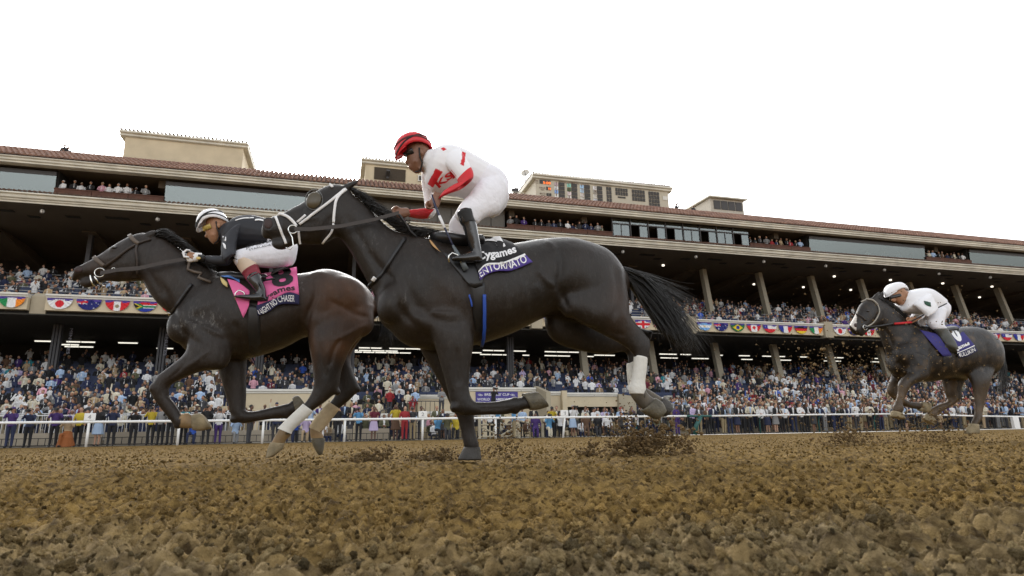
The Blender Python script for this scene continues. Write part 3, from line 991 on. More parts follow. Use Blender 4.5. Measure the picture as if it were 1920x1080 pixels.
# ================================================================== flags on the balcony
W_, K_, R_, B_, G_, Y_, O_ = (.75, .75, .75), (.01, .01, .01), (.6, .02, .03), (.02, .04, .30), (.01, .16, .05), (.75, .55, .03), (.8, .25, .02)
LB = (.2, .42, .75); MA = (.015, .02, .15)
def starf(u, v, x, y, r):
    return (u - x) ** 2 + ((v - y) * .5) ** 2 < r * r
def union(u, v):
    # u 0-.5, v 0-.5 canton
    x, y = u / .5, v / .5
    if abs(x - .5) < .08 or abs(y - .5) < .13: return R_
    if abs(x - .5) < .16 or abs(y - .5) < .25: return W_
    if abs(abs(x - .5) - abs(y - .5)) < .08: return W_
    return MA
def flagcol(kind, u, v):
    """u 0..1 left-right, v 0..1 top-bottom of the half disc"""
    if kind == 'Irish': return (.02, .25, .08) if u < .34 else W_ if u < .66 else O_
    if kind == 'Japanese': return R_ if (u - .5) ** 2 + ((v - .5) * .5) ** 2 < .03 else W_
    if kind in ('New Zealand', 'Australian'):
        if u < .45 and v < .5: return union(u / .9, v)
        return W_ if any(starf(u, v, *q) for q in ((.62, .45, .022), (.78, .3, .022), (.88, .45, .02), (.72, .8, .025), (.3, .75, .04 if kind == 'Australian' else 0))) else MA
    if kind == 'Peruvian':
        if .36 < u < .64: return (.3, .25, .15) if (u - .5) ** 2 + ((v - .55) * .5) ** 2 < .008 else W_
        return R_
    if kind == 'South African':
        m = abs(v - .5)
        x = u
        if x < .38 and m < (.38 - x) * 1.0: return K_ if m < (.30 - x) else Y_
        if m < .1 or (x < .45 and abs(m - (.45 - x)) < .1 ): return (.01, .2, .08)
        if m < .17: return W_
        return R_ if v < .5 else B_
    if kind == 'Argentine': return Y_ if starf(u, v, .5, .5, .05) else (W_ if .33 < v < .66 else LB)
    if kind == 'Brazilian':
        if (u - .5) ** 2 + ((v - .5) * .5) ** 2 < .013: return B_
        return Y_ if abs(u - .5) / .36 + abs(v - .5) / .42 < 1 else G_
    if kind == 'Canadian':
        if .28 < u < .72: return R_ if abs(u - .5) / .13 + abs(v - .45) / .32 < 1 else W_
        return R_
    if kind == 'Chilean':
        if v > .5: return R_
        return (W_ if starf(u, v, .18, .25, .03) else B_) if u < .34 else W_
    if kind == 'French': return B_ if u < .34 else W_ if u < .66 else R_
    if kind == 'German': return K_ if v < .34 else R_ if v < .66 else Y_
    if kind == 'Emirati': return R_ if u < .25 else (G_ if v < .33 else W_ if v < .66 else K_)
    if kind == 'Uruguayan': return Y_ if starf(u, v, .2, .25, .04) else (W_ if int(v * 9) % 2 == 0 else LB)
    if kind == 'British': return union(u * .5, v * .5)
    if kind == 'American':
        if u < .42 and v < .5: return W_ if (int(u * 40) + int(v * 24)) % 4 == 0 else MA
        return R_ if int(v * 11) % 2 == 0 else W_
    if kind == 'Venezuelan': return Y_ if v < .34 else B_ if v < .66 else R_
    return W_
m_flag = attr_mat('flag_cloth', 'col', 0.8)
def make_flag(kind, s, label):
    r, nu, nv = .74, 38, 16
    vs, cols, fs = [], [], []
    for j in range(nv + 1):
        v = j / nv
        hw = r * math.sqrt(max(0, 1 - v * v * .98))
        for i in range(nu + 1):
            x = -hw + 2 * hw * i / nu
            u = (x + r) / (2 * r)
            pleat = .022 * math.sin(math.atan2(x, .15 + v) * 22)
            vs.append(st(s + x, 46.24 - .01 + pleat - .03, 9.52 - v * .72))
            c = flagcol(kind, u, v)
            if v < .12 + .13 * abs(math.cos(math.pi * u * 1.5)) * (abs(u - .5) > .2): c = (.09, .06, .30)
            cols.append((*c, 1))
    for j in range(nv):
        for i in range(nu):
            a = j * (nu + 1) + i
            fs.append((a, a + 1, a + nu + 2, a + nu + 1))
    me = bpy.data.meshes.new('flag')
    me.from_pydata([tuple(v) for v in vs], [], fs)
    at = me.color_attributes.new('col', 'FLOAT_COLOR', 'POINT')
    at.data.foreach_set('color', np.array(cols, np.float32).ravel())
    o = link_mesh('flag', me, m_flag)
    sm = o.modifiers.new('thickness', 'SOLIDIFY'); sm.thickness = 0.01
    tag(o, label, 'flag', 'half-round national flags along the balcony front')
    return o
LA = ['Argentine', 'Australian', 'Brazilian', 'Canadian', 'Chilean', 'French', 'German', 'Irish']
LBf = ['Japanese', 'New Zealand', 'Peruvian', 'South African', 'Emirati', 'British', 'American', 'Venezuelan']
seen = {}
WHERE = {-19.4: 'on the balcony behind the leading horse', -33.9: 'at the far left end of the balcony', -4.9: 'on the balcony behind the leading jockey',
         0.8: 'on the balcony behind the second horse', 15.3: 'on the balcony behind the flying tail', 29.5: 'on the balcony between tail and third horse',
         44.1: "on the balcony by the third horse's head", 58.6: "on the balcony behind the third horse's rump", 73.1: 'at the far right end of the balcony'}
for i, p in enumerate(PIL[:-2]):
    lst = LA if p in (-33.9, -4.9, 29.5, 58.6) else LBf
    b = PIL[i + 1]
    n = len(lst) if b - p > 12 else 3
    for q in range(n):
        s = p + 1.35 + q * ((b - p - 2.7) / (n - 1))
        kd = lst[q]
        if s < -24 or s > 73: continue
        make_flag(kd, s, f'pleated half-round {kd} flag hung {WHERE[p]}')
# ================================================================== FIGURES
class Rig:
    """Figure built around a vertical body plane t = T; w is the sideways
    offset from it (+ towards the camera side)."""

    def __init__(self, T):
        self.T = T
        self.mb = MB()
        self.tags = []        # per face
        self.SIDE = -NV

    def p(self, px, py, w=0.0):
        return on_t(px, py, self.T - w)

    def loft(self, secs, tagv=0, n=3, k=18, e=2.2, mb=None, cap=True):
        """secs: (ax, ay, bx, by, halfwidth, w)"""
        mb = mb or self.mb
        f0 = len(mb.f)
        if getattr(self, 'inner', False) and tagv in (2, 3):      # body under clothes stays slimmer than the clothes
            q = .80
            secs = [((a + c) / 2 + (a - c) / 2 * q, (b + d_) / 2 + (b - d_) / 2 * q, (a + c) / 2 - (a - c) / 2 * q, (b + d_) / 2 - (b - d_) / 2 * q, h * q, w) for a, b, c, d_, h, w in secs]
        S = catmull(secs, n)
        rings = []
        for q in S:
            A = self.p(q[0], q[1], q[5]); B = self.p(q[2], q[3], q[5])
            c = (A + B) / 2
            a = (A - B) / 2
            l = self.SIDE * max(q[4], .002)
            rings.append((c, a, l))
        out = []
        def ring(c, a, l, sc=1.0):
            r = []
            for j in range(k):
                th = 2 * math.pi * j / k
                cs, sn = math.cos(th), math.sin(th)
                f = (abs(cs) ** e + abs(sn) ** e) ** (-1 / e)
                r.append(c + (a * cs + l * sn) * f * sc)
            return r
        if cap:
            c0, a0, l0 = rings[0]; d = (c0 - rings[1][0]); m = min(a0.length, l0.length)
            d = d.normalized() * m if d.length > 1e-6 else d
            out.append(ring(c0 + d * .55, a0, l0, .35)); out.append(ring(c0 + d * .35, a0, l0, .75))
        for c, a, l in rings:
            out.append(ring(c, a, l))
        if cap:
            c0, a0, l0 = rings[-1]; d = (c0 - rings[-2][0]); m = min(a0.length, l0.length)
            d = d.normalized() * m if d.length > 1e-6 else d
            out.append(ring(c0 + d * .35, a0, l0, .75)); out.append(ring(c0 + d * .55, a0, l0, .35))
        vs = [v for r in out for v in r]
        fs = []
        m = len(out)
        for i in range(m - 1):
            for j in range(k):
                fs.append((i * k + j, i * k + (j + 1) % k, (i + 1) * k + (j + 1) % k, (i + 1) * k + j))
        fs.append(tuple(range(k - 1, -1, -1)))
        fs.append(tuple((m - 1) * k + j for j in range(k)))
        # outward orientation
        vol = 0.0
        cc = sum((Vector(v) for v in vs), Vector()) / len(vs)
        for f in fs:
            a, b, c = (vs[f[0]] - cc), (vs[f[1]] - cc), (vs[f[2]] - cc)
            vol += a.dot(b.cross(c))
        if vol < 0:
            fs = [tuple(reversed(f)) for f in fs]
        mb.add(vs, fs, 0)
        if mb is self.mb:
            self.tags += [tagv] * (len(mb.f) - f0)

    def blob(self, px, py, w, rx, rz, rw, tagv=0, ang=0.0):
        c = self.p(px, py, w)
        ca, sa = math.cos(ang), math.sin(ang)
        ax = (UV * ca + ZV * sa, self.SIDE, -UV * sa + ZV * ca)
        f0 = len(self.mb.f)
        self.mb.ball(c, rx, rw, rz, 14, 10, axes=ax)
        self.tags += [tagv] * (len(self.mb.f) - f0)

    def skin(self, voxel, smooth=3):
        me, tree = remesh(self.mb, voxel, smooth)
        return me, tree


def relax(me, tree, tags, which, iters):
    """extra smoothing for the big muscle masses only"""
    n = len(me.vertices)
    co = np.empty(n * 3); me.vertices.foreach_get('co', co); co = co.reshape(-1, 3)
    ed = np.empty(len(me.edges) * 2, int); me.edges.foreach_get('vertices', ed); ed = ed.reshape(-1, 2)
    w = np.zeros(n)
    for i in range(n):
        _, _, fi, _ = tree.find_nearest(Vector(co[i]))
        w[i] = 1.0 if tags[fi] in which else 0.0
    deg = np.bincount(ed.ravel(), minlength=n).astype(float)[:, None]
    def avg(x):
        a = np.zeros_like(x)
        np.add.at(a, ed[:, 0], x[ed[:, 1]]); np.add.at(a, ed[:, 1], x[ed[:, 0]])
        return a / deg
    W = w[:, None]
    for _ in range(6):
        W = .5 * W + .5 * avg(W)
    for _ in range(iters):
        co += (avg(co) - co) * .6 * W
    me.vertices.foreach_set('co', co.ravel())
    me.update()


def smooth_all(me):
    me.polygons.foreach_set('use_smooth', [True] * len(me.polygons))


def see(tree, px, py, off=0.0, fallback=None):
    """point where the line of sight meets a body; pushed out by off"""
    r = ray(px, py).normalized()
    h, n, i, d = tree.ray_cast(CAM, r, 100)
    if h is None:
        return None
    if n.dot(r) > 0:
        n = -n
    return h + n * off - r * off * .3


def drape_pts(tree, pts, off, T):
    out = []
    last = None
    for px, py in pts:
        q = see(tree, px, py, off)
        out.append(q)
    # fill misses with the depth of the nearest hit
    hits = [i for i, q in enumerate(out) if q is not None]
    for i in range(len(out)):
        if out[i] is None:
            if hits:
                j = min(hits, key=lambda h: abs(h - i))
                d = (out[j] - CAM).dot(_f)
            else:
                d = (on_t(*pts[i], T) - CAM).dot(_f)
            out[i] = CAM + ray(*pts[i]) * d
    return out


def resample(pts, n):
    """polyline of pixel points -> smooth n per segment"""
    return [tuple(q) for q in catmull(pts, n)]


def strap(tree, pts, width, off, T, name, m, parent, seg=5, thick=.004):
    """flat leather strap lying on the body along pixel points; width in metres"""
    pp = drape_pts(tree, resample(pts, seg), off, T)
    mb = MB()
    mb.tube(pp, [(width / 2, thick)] * len(pp), 8, up=None)
    # orient: ring x axis along strap's in-picture normal
    mb = MB()
    vs, fs = [], []
    n = len(pp)
    for i in range(n):
        d = (pp[min(i + 1, n - 1)] - pp[max(i - 1, 0)]).normalized()
        view = (pp[i] - CAM).normalized()
        x = d.cross(view).normalized()
        y = x.cross(d).normalized()
        for sx, sy in ((-1, -1), (1, -1), (1, 1), (-1, 1)):
            vs.append(pp[i] + x * sx * width / 2 + y * sy * thick)
    for i in range(n - 1):
        for j in range(4):
            fs.append((i * 4 + j, i * 4 + (j + 1) % 4, i * 4 + 4 + (j + 1) % 4, i * 4 + 4 + j))
    fs += [(3, 2, 1, 0), tuple((n - 1) * 4 + j for j in range(4))]
    mb.add(vs, fs)
    return mb.build(name, m, parent, True)


def paint_regions(me, polys, base, col):
    """dye printed areas of a garment: polys in the side view, camera-side faces only"""
    me.update()
    n = len(me.vertices)
    cc = np.tile(np.array([*base, 1], np.float32), (n, 1))
    for i, v in enumerate(me.vertices):
        if v.normal.dot(-NV) < .02: continue
        x, y = proj(v.co)
        for pl in polys:
            ins = False
            for (x0, y0), (x1, y1) in zip(pl, pl[1:] + pl[:1]):
                if (y0 > y) != (y1 > y) and x < (x1 - x0) * (y - y0) / (y1 - y0) + x0: ins = not ins
            if ins: cc[i] = (*col, 1)
    at = me.color_attributes.new('col', 'FLOAT_COLOR', 'POINT'); at.data.foreach_set('color', cc.ravel())


def patch(tree, grid, off, T, thick=.006):
    """grid: list of rows of pixel points -> thick cloth lying on the body"""
    R, C = len(grid), len(grid[0])
    P = []
    for row in grid:
        P.append(drape_pts(tree, row, off, T))
    # relax depths so that cloth hangs smoothly
    D = np.array([[(q - CAM).dot(_f) for q in row] for row in P])
    for _ in range(6):
        Dm = D.copy()
        Dm[1:-1, :] = (D[:-2, :] + D[2:, :] + 2 * D[1:-1, :]) / 4
        Dm[:, 1:-1] = (Dm[:, :-2] + Dm[:, 2:] + 2 * Dm[:, 1:-1]) / 4
        D = np.minimum(Dm, D + .004)
    V = [[CAM + ray(*grid[i][j]) * D[i][j] for j in range(C)] for i in range(R)]
    vs = [V[i][j] for i in range(R) for j in range(C)]
    n = len(vs)
    back = [v + (v - CAM).normalized() * thick for v in vs]
    fs = [(i * C + j, i * C + j + 1, (i + 1) * C + j + 1, (i + 1) * C + j) for i in range(R - 1) for j in range(C - 1)]
    fb = [tuple(reversed([k + n for k in f])) for f in fs]
    rim = [i for i in range(C)] + [i * C + C - 1 for i in range(1, R)] + [(R - 1) * C + j for j in range(C - 2, -1, -1)] + [i * C for i in range(R - 2, 0, -1)]
    fr = [(rim[i], rim[i] + n, rim[(i + 1) % len(rim)] + n, rim[(i + 1) % len(rim)]) for i in range(len(rim))]
    return vs + back, fs + fb + fr, D


def quad_grid(top, bot, R, C):
    """pixel grid between two polylines"""
    def at(poly, u):
        L = [0]
        for a, b in zip(poly, poly[1:]):
            L.append(L[-1] + math.dist(a, b))
        x = u * L[-1]
        for i in range(len(poly) - 1):
            if x <= L[i + 1] + 1e-9:
                k = (x - L[i]) / max(1e-9, L[i + 1] - L[i])
                return (poly[i][0] + (poly[i + 1][0] - poly[i][0]) * k, poly[i][1] + (poly[i + 1][1] - poly[i][1]) * k)
        return poly[-1]
    top = [tuple(q) for q in catmull(top, 6)]; bot = [tuple(q) for q in catmull(bot, 6)]
    g = []
    for i in range(R):
        v = i / (R - 1)
        row = []
        for j in range(C):
            u = j / (C - 1)
            a, b = at(top, u), at(bot, u)
            row.append((a[0] * (1 - v) + b[0] * v, a[1] * (1 - v) + b[1] * v))
        g.append(row)
    return g


def text_along(tree, txt, base, up_px, off, T, bold=.0, squeeze=1.0, u0=0.0, u1=1.0, shear=0.0):
    """letters following a pixel base line; up_px: cap height in pixels (start, end); lies on the surface 'tree'"""
    vs, fs, w = text_mesh(txt, 1.0, bold)
    # subdivide big faces is not needed: letters are finely triangulated along curves
    pl = [tuple(q) for q in catmull(base, 8)]
    L = [0]
    for a, b in zip(pl, pl[1:]):
        L.append(L[-1] + math.dist(a, b))
    out = []
    for v in vs:
        u = u0 + (v.x / w) * (u1 - u0)
        x = u * L[-1]
        i = 0
        while i < len(L) - 2 and x > L[i + 1]:
            i += 1
        k = (x - L[i]) / max(1e-9, L[i + 1] - L[i])
        bx = pl[i][0] + (pl[i + 1][0] - pl[i][0]) * k
        by = pl[i][1] + (pl[i + 1][1] - pl[i][1]) * k
        dx, dy = pl[i + 1][0] - pl[i][0], pl[i + 1][1] - pl[i][1]
        l = math.hypot(dx, dy); dx /= l; dy /= l
        cap = up_px[0] * (1 - u) + up_px[1] * u
        h = v.y / .7 * cap
        out.append((bx + dy * h + dx * shear * h, by - dx * h + dy * shear * h))
    P = []
    D0 = None
    for q in out:
        s_ = see(tree, q[0], q[1], off)
        P.append(s_)
    ds = [(p - CAM).dot(_f) for p in P if p is not None]
    md = sorted(ds)[len(ds) // 2] if ds else (on_t(*out[0], T) - CAM).dot(_f)
    P = [p if (p is not None and abs((p - CAM).dot(_f) - md) < .25) else CAM + ray(*out[i]) * md for i, p in enumerate(P)]
    return P, fs


def tree_of(vs, fs):
    return BVHTree.FromPolygons([Vector(v) for v in vs], fs)


def strands(rig, roots, mid, tips, n, rad, name, m, parent, spread=1.0, w=0.0, wj=.05, seed=1, seg=9, jit=6):
    """hair: roots/mid/tips are pixel polylines sampled together"""
    r = random.Random(seed)
    def at(poly, u):
        x = u * (len(poly) - 1); i = min(int(x), len(poly) - 2); k = x - i
        return (poly[i][0] * (1 - k) + poly[i + 1][0] * k, poly[i][1] * (1 - k) + poly[i + 1][1] * k)
    mb = MB()
    for _ in range(n):
        u = r.random()
        v = min(1, max(0, u + r.gauss(0, .12)))
        A, B, C = at(roots, u), at(mid, v), at(tips, min(1, max(0, v + r.gauss(0, .1))))
        C = (C[0] + r.gauss(0, jit * spread), C[1] + r.gauss(0, jit * spread))
        B = (B[0] + r.gauss(0, jit * .45 * spread), B[1] + r.gauss(0, jit * .45 * spread))
        wa = w + r.gauss(0, wj * .5); wb = wa + r.gauss(0, wj); wc = wb + r.gauss(0, wj)
        pts = []
        L = .75 + .3 * r.random()
        wv = r.uniform(.5, 1.6) * jit * .28; ph0 = 2.5 * u + r.gauss(0, .5); ph1 = 2 * u + r.gauss(0, .5)
        for q in range(seg):
            x = q / (seg - 1) * L
            px = (1 - x) ** 2 * A[0] + 2 * x * (1 - x) * B[0] + x * x * C[0]
            py = (1 - x) ** 2 * A[1] + 2 * x * (1 - x) * B[1] + x * x * C[1]
            ww = (1 - x) * wa + x * wc
            px += wv * math.sin(x * 7 + ph0) * x; py += wv * math.cos(x * 6 + ph1) * x
            pts.append(rig.p(px, py, ww))
        mb.tube(pts, [rad * (1 - .85 * (q / (seg - 1)) ** 1.5) for q in range(seg)], 3)
    return mb.build(name, m, parent, True)


# coat ---------------------------------------------------------------
def coat_material(name, dust=0.0):
    m, t, b = new_mat(name)
    a = t.nodes.new('ShaderNodeAttribute'); a.attribute_name = 'col'
    tc = t.nodes.new('ShaderNodeTexCoord')
    n = t.nodes.new('ShaderNodeTexNoise'); n.inputs['Scale'].default_value = 3.0; n.inputs['Detail'].default_value = 7; n.inputs['Roughness'].default_value = .65
    t.links.new(tc.outputs['Object'], n.inputs['Vector'])
    rp = t.nodes.new('ShaderNodeValToRGB')
    rp.color_ramp.elements[0].position = .3; rp.color_ramp.elements[0].color = (.6, .6, .6, 1)
    rp.color_ramp.elements[1].position = .72; rp.color_ramp.elements[1].color = (1.6, 1.5, 1.4, 1)
    t.links.new(n.outputs['Fac'], rp.inputs['Fac'])
    mx = t.nodes.new('ShaderNodeMix'); mx.data_type = 'RGBA'; mx.blend_type = 'MULTIPLY'; mx.inputs['Factor'].default_value = 1
    t.links.new(a.outputs['Color'], mx.inputs[6]); t.links.new(rp.outputs['Color'], mx.inputs[7])
    # dried sweat and dust marks, plus painted hair sheen and highlight, by attribute
    s = t.nodes.new('ShaderNodeAttribute'); s.attribute_name = 'sweat'
    n3 = t.nodes.new('ShaderNodeTexNoise'); n3.inputs['Scale'].default_value = 38; n3.inputs['Detail'].default_value = 8; n3.inputs['Roughness'].default_value = .75
    mp = t.nodes.new('ShaderNodeMapping'); mp.inputs['Scale'].default_value = (1, 1, .45)
    t.links.new(tc.outputs['Object'], mp.inputs['Vector']); t.links.new(mp.outputs[0], n3.inputs['Vector'])
    r3 = t.nodes.new('ShaderNodeMapRange'); r3.inputs['From Min'].default_value = .52; r3.inputs['From Max'].default_value = .68
    t.links.new(n3.outputs['Fac'], r3.inputs['Value'])
    mu = t.nodes.new('ShaderNodeMath'); mu.operation = 'MULTIPLY'
    t.links.new(r3.outputs[0], mu.inputs[0]); t.links.new(s.outputs['Fac'], mu.inputs[1])
    m2 = t.nodes.new('ShaderNodeMix'); m2.data_type = 'RGBA'
    t.links.new(mu.outputs[0], m2.inputs['Factor']); t.links.new(mx.outputs[2], m2.inputs[6]); m2.inputs[7].default_value = (.22, .21, .19, 1)
    t.links.new(m2.outputs[2], b.inputs['Base Color'])
    b.inputs['Roughness'].default_value = .42
    b.inputs['Specular IOR Level'].default_value = .36
    b.inputs['Sheen Weight'].default_value = 0.0
    b.inputs['Sheen Roughness'].default_value = .4
    n2 = t.nodes.new('ShaderNodeTexNoise'); n2.inputs['Scale'].default_value = 9; n2.inputs['Detail'].default_value = 10; n2.inputs['Roughness'].default_value = .78
    mp2 = t.nodes.new('ShaderNodeMapping'); mp2.inputs['Scale'].default_value = (1, 1, .5)
    t.links.new(tc.outputs['Object'], mp2.inputs['Vector']); t.links.new(mp2.outputs[0], n2.inputs['Vector'])
    bp = t.nodes.new('ShaderNodeBump'); bp.inputs['Strength'].default_value = .55; bp.inputs['Distance'].default_value = .014
    n5 = t.nodes.new('ShaderNodeTexNoise'); n5.inputs['Scale'].default_value = 150; n5.inputs['Detail'].default_value = 3
    mp5 = t.nodes.new('ShaderNodeMapping'); mp5.inputs['Scale'].default_value = (1, 1, .22); mp5.inputs['Rotation'].default_value = (0, .5, 0)
    t.links.new(tc.outputs['Object'], mp5.inputs['Vector']); t.links.new(mp5.outputs[0], n5.inputs['Vector'])
    bp5 = t.nodes.new('ShaderNodeBump'); bp5.inputs['Strength'].default_value = .5; bp5.inputs['Distance'].default_value = .0025
    t.links.new(n5.outputs['Fac'], bp5.inputs['Height'])
    t.links.new(n2.outputs['Fac'], bp.inputs['Height']); t.links.new(bp5.outputs['Normal'], bp.inputs['Normal']); t.links.new(bp.outputs['Normal'], b.inputs['Normal'])
    rr = t.nodes.new('ShaderNodeMapRange'); rr.inputs['To Min'].default_value = .30; rr.inputs['To Max'].default_value = .56
    t.links.new(n.outputs['Fac'], rr.inputs['Value']); t.links.new(rr.outputs[0], b.inputs['Roughness'])
    return m


m_coat = coat_material('horse_coat')
m_hair = mat('horse_hair_black', (.008, .007, .006), .5, var=.2, scale=30)
m_hoof = mat('hoof_horn', (.10, .085, .055), .55, var=.35, scale=14, bump=.3, bscale=60)
m_hoofdark = mat('hoof_horn_dark', (.035, .03, .024), .5, var=.35, scale=14, bump=.3, bscale=60)
m_wrap = mat('white_leg_wrap', (.68, .66, .60), .8, var=.06, scale=9, bump=.3, bscale=45)
m_wrapdirty = mat('muddied_leg_wrap', (.46, .36, .22), .85, var=.3, scale=9, bump=.3, bscale=45)
m_leather = mat('brown_leather', (.028, .018, .012), .5, var=.2, scale=20)
m_blackleather = mat('black_leather', (.012, .012, .013), .38, var=.15, scale=20)
m_whitetape = mat('white_bridle_tape', (.82, .82, .82), .5, var=.03)
m_ring = mat('steel_ring', (.75, .75, .72), .2, metal=1.0)
m_eye = mat('horse_eye', (.01, .007, .005), .08)
m_nostril = mat('nostril_skin', (.035, .016, .014), .6)
m_tan = mat('dusty_tan', (.27, .19, .10), .9, var=.25, scale=12)


def carve(me, lines, T):
    """press grooves (and raise ridges) between muscles: lines = [(pixel polyline, width_px, depth_m)]; acts on the side facing the camera"""
    me.update()
    segs = []
    for pts, w, d in lines:
        pl = [tuple(q) for q in catmull(pts, 4)]
        segs.append((np.array(pl), w, d))
    nrm = [v.normal.copy() for v in me.vertices]
    for i, v in enumerate(me.vertices):
        if nrm[i].dot(-NV) < .05:
            continue
        x, y = proj(v.co)
        tot = 0.0
        for pl, w, d in segs:
            a, b = pl[:-1], pl[1:]
            if x < pl[:, 0].min() - 3 * w or x > pl[:, 0].max() + 3 * w or y < pl[:, 1].min() - 3 * w or y > pl[:, 1].max() + 3 * w:
                continue
            ab = b - a
            p = np.array((x, y)) - a
            t = np.clip((p * ab).sum(1) / np.maximum(1e-9, (ab * ab).sum(1)), 0, 1)
            ds = np.hypot(*(p - ab * t[:, None]).T)
            k = ds.argmin()
            f = (k + t[k]) / len(ab)
            fade = min(1, f * 5, (1 - f) * 5)
            tot += d * math.exp(-(ds[k] / w) ** 2) * max(0, fade)
        v.co += nrm[i] * tot
    me.update()


def colour_mesh(me, tree, tags, colf, sweat_sheenf=None):
    n = len(me.vertices)
    col = np.zeros((n, 4), np.float32); sw = np.zeros(n, np.float32)
    for i, v in enumerate(me.vertices):
        _, _, fi, _ = tree.find_nearest(v.co)
        c = colf(tags[fi], v.co)
        col[i] = (*c, 1)
        sw[i] = .07  # even floor value paints a faint grey hair sheen
        if sweat_sheenf:
            sw[i] = max(.07, sweat_sheenf(v.co))
    at = me.color_attributes.new('col', 'FLOAT_COLOR', 'POINT'); at.data.foreach_set('color', col.ravel())
    a2 = me.attributes.new('sweat', 'FLOAT', 'POINT'); a2.data.foreach_set('value', sw)


def proj(p):
    d = p - CAM
    z = d.dot(_f)
    return 960 + F * d.dot(R2) / z, 540 - F * d.dot(U2) / z


def gauss2(x, y, cx, cy, rx, ry):
    return math.exp(-(((x - cx) / rx) ** 2 + ((y - cy) / ry) ** 2))


def hoof(rig, secs, parent, m, name='hoof'):
    mb = MB()
    rig.loft(secs, mb=mb, n=3, k=16, e=2.4, cap=False)
    return mb.build(name, m, parent, True)


def tubepart(rig, secs, parent, m, name, n=4, k=20):
    mb = MB()
    rig.loft(secs, mb=mb, n=n, k=k, e=2.0, cap=False)
    return mb.build(name, m, parent, True)


def bit_ring(rig, px, py, w, r, parent, name='bit_ring'):
    c = rig.p(px, py, w)
    mb = MB()
    mb.tube([c + (UV * math.cos(a) + ZV * math.sin(a)) * r for a in np.linspace(0, 2 * math.pi, 17)], .004, 6)
    return mb.build(name, m_ring, parent, True)
CARVE = {
    4.1: [
        ([(690, 470), (712, 500), (736, 530), (748, 575), (775, 610), (815, 645)], 9, -.018),     # neck-shoulder
        ([(752, 500), (765, 545), (792, 585), (840, 605), (880, 600)], 10, -.012),
        ([(870, 520), (882, 560), (892, 600), (895, 640)], 8, -.012),                                # behind the elbow
        ([(770, 470), (800, 500), (835, 535), (862, 570)], 12, .007),
        ([(1046, 465), (1052, 495), (1049, 530), (1056, 560), (1068, 585)], 7, -.02),                # flank fold
        ([(1020, 452), (1037, 462), (1044, 480)], 5, .008),
        ([(1003, 500), (1020, 520), (1040, 540)], 6, .010),
        ([(1150, 495), (1158, 530), (1158, 570), (1150, 605)], 6, -.012),                            # hamstring line
        ([(1085, 470), (1110, 500), (1120, 545), (1115, 590)], 12, -.006),
        ([(1100, 610), (1140, 622), (1175, 630)], 5, -.008),
        ([(855, 650), (858, 690), (860, 725)], 4, -.010),
        ([(838, 660), (842, 700), (850, 735)], 3, .006),
        ([(650, 400), (665, 430), (690, 470), (720, 520)], 7, -.010),                                # jugular groove
        ([(668, 385), (700, 430), (735, 475)], 12, .006),
        ([(940, 520), (950, 560), (950, 600)], 6, .004), ([(975, 520), (985, 555), (985, 590)], 6, .004), ([(1005, 530), (1012, 555), (1010, 580)], 6, .004),
        ([(620, 400), (612, 430), (604, 452)], 5, -.008), ([(560, 400), (580, 410), (600, 405)], 4, .006), ([(545, 410), (560, 430), (575, 440)], 5, -.006),
        ([(895, 767), (930, 766), (960, 764)], 2.5, -.005),
        ([(1075, 590), (1110, 610), (1150, 628)], 4, .005),
    ],
    5.35: [
        ([(290, 520), (312, 550), (325, 585), (345, 625), (380, 650)], 7, -.014),
        ([(350, 560), (365, 600), (395, 630), (430, 640)], 8, -.010),
        ([(345, 590), (380, 575), (412, 560)], 8, .006),
        ([(440, 600), (447, 635), (450, 665)], 6, -.012),
        ([(588, 520), (592, 550), (578, 590), (575, 620)], 5, -.016),
        ([(612, 560), (640, 575), (670, 590), (695, 595)], 5, -.012),
        ([(600, 600), (625, 585), (650, 580)], 6, .007),
        ([(625, 640), (655, 625), (690, 605)], 4, .010),
        ([(640, 630), (625, 660), (618, 690)], 4, -.010),
        ([(630, 515), (648, 540), (665, 575)], 8, .006),
        ([(600, 640), (605, 680), (610, 710)], 4, -.006),
        ([(275, 500), (290, 530), (305, 560)], 5, -.008), ([(300, 470), (330, 510), (360, 550)], 9, .006),
        ([(262, 470), (258, 500), (250, 522)], 4, -.008), ([(195, 486), (215, 482), (235, 476)], 3, .006), ([(190, 495), (205, 508), (222, 512)], 4, -.006),
        ([(350, 670), (340, 690), (315, 712)], 3, -.007), ([(395, 655), (370, 675), (340, 695)], 4, .006),
        ([(485, 580), (490, 610), (488, 640)], 5, .003), ([(515, 585), (520, 610), (518, 635)], 5, .003),
    ],
    6.0: [
        ([(1655, 610), (1672, 640), (1685, 680), (1710, 700)], 4, -.016),
        ([(1745, 650), (1748, 680), (1745, 705)], 4, -.010),
        ([(1805, 620), (1808, 650), (1800, 690)], 4, -.016),
        ([(1850, 640), (1853, 670), (1845, 700)], 4, -.010),
        ([(1648, 585), (1640, 600), (1632, 612)], 3, -.010),
        ([(1700, 640), (1715, 670), (1730, 690)], 5, .008),
    ],
}
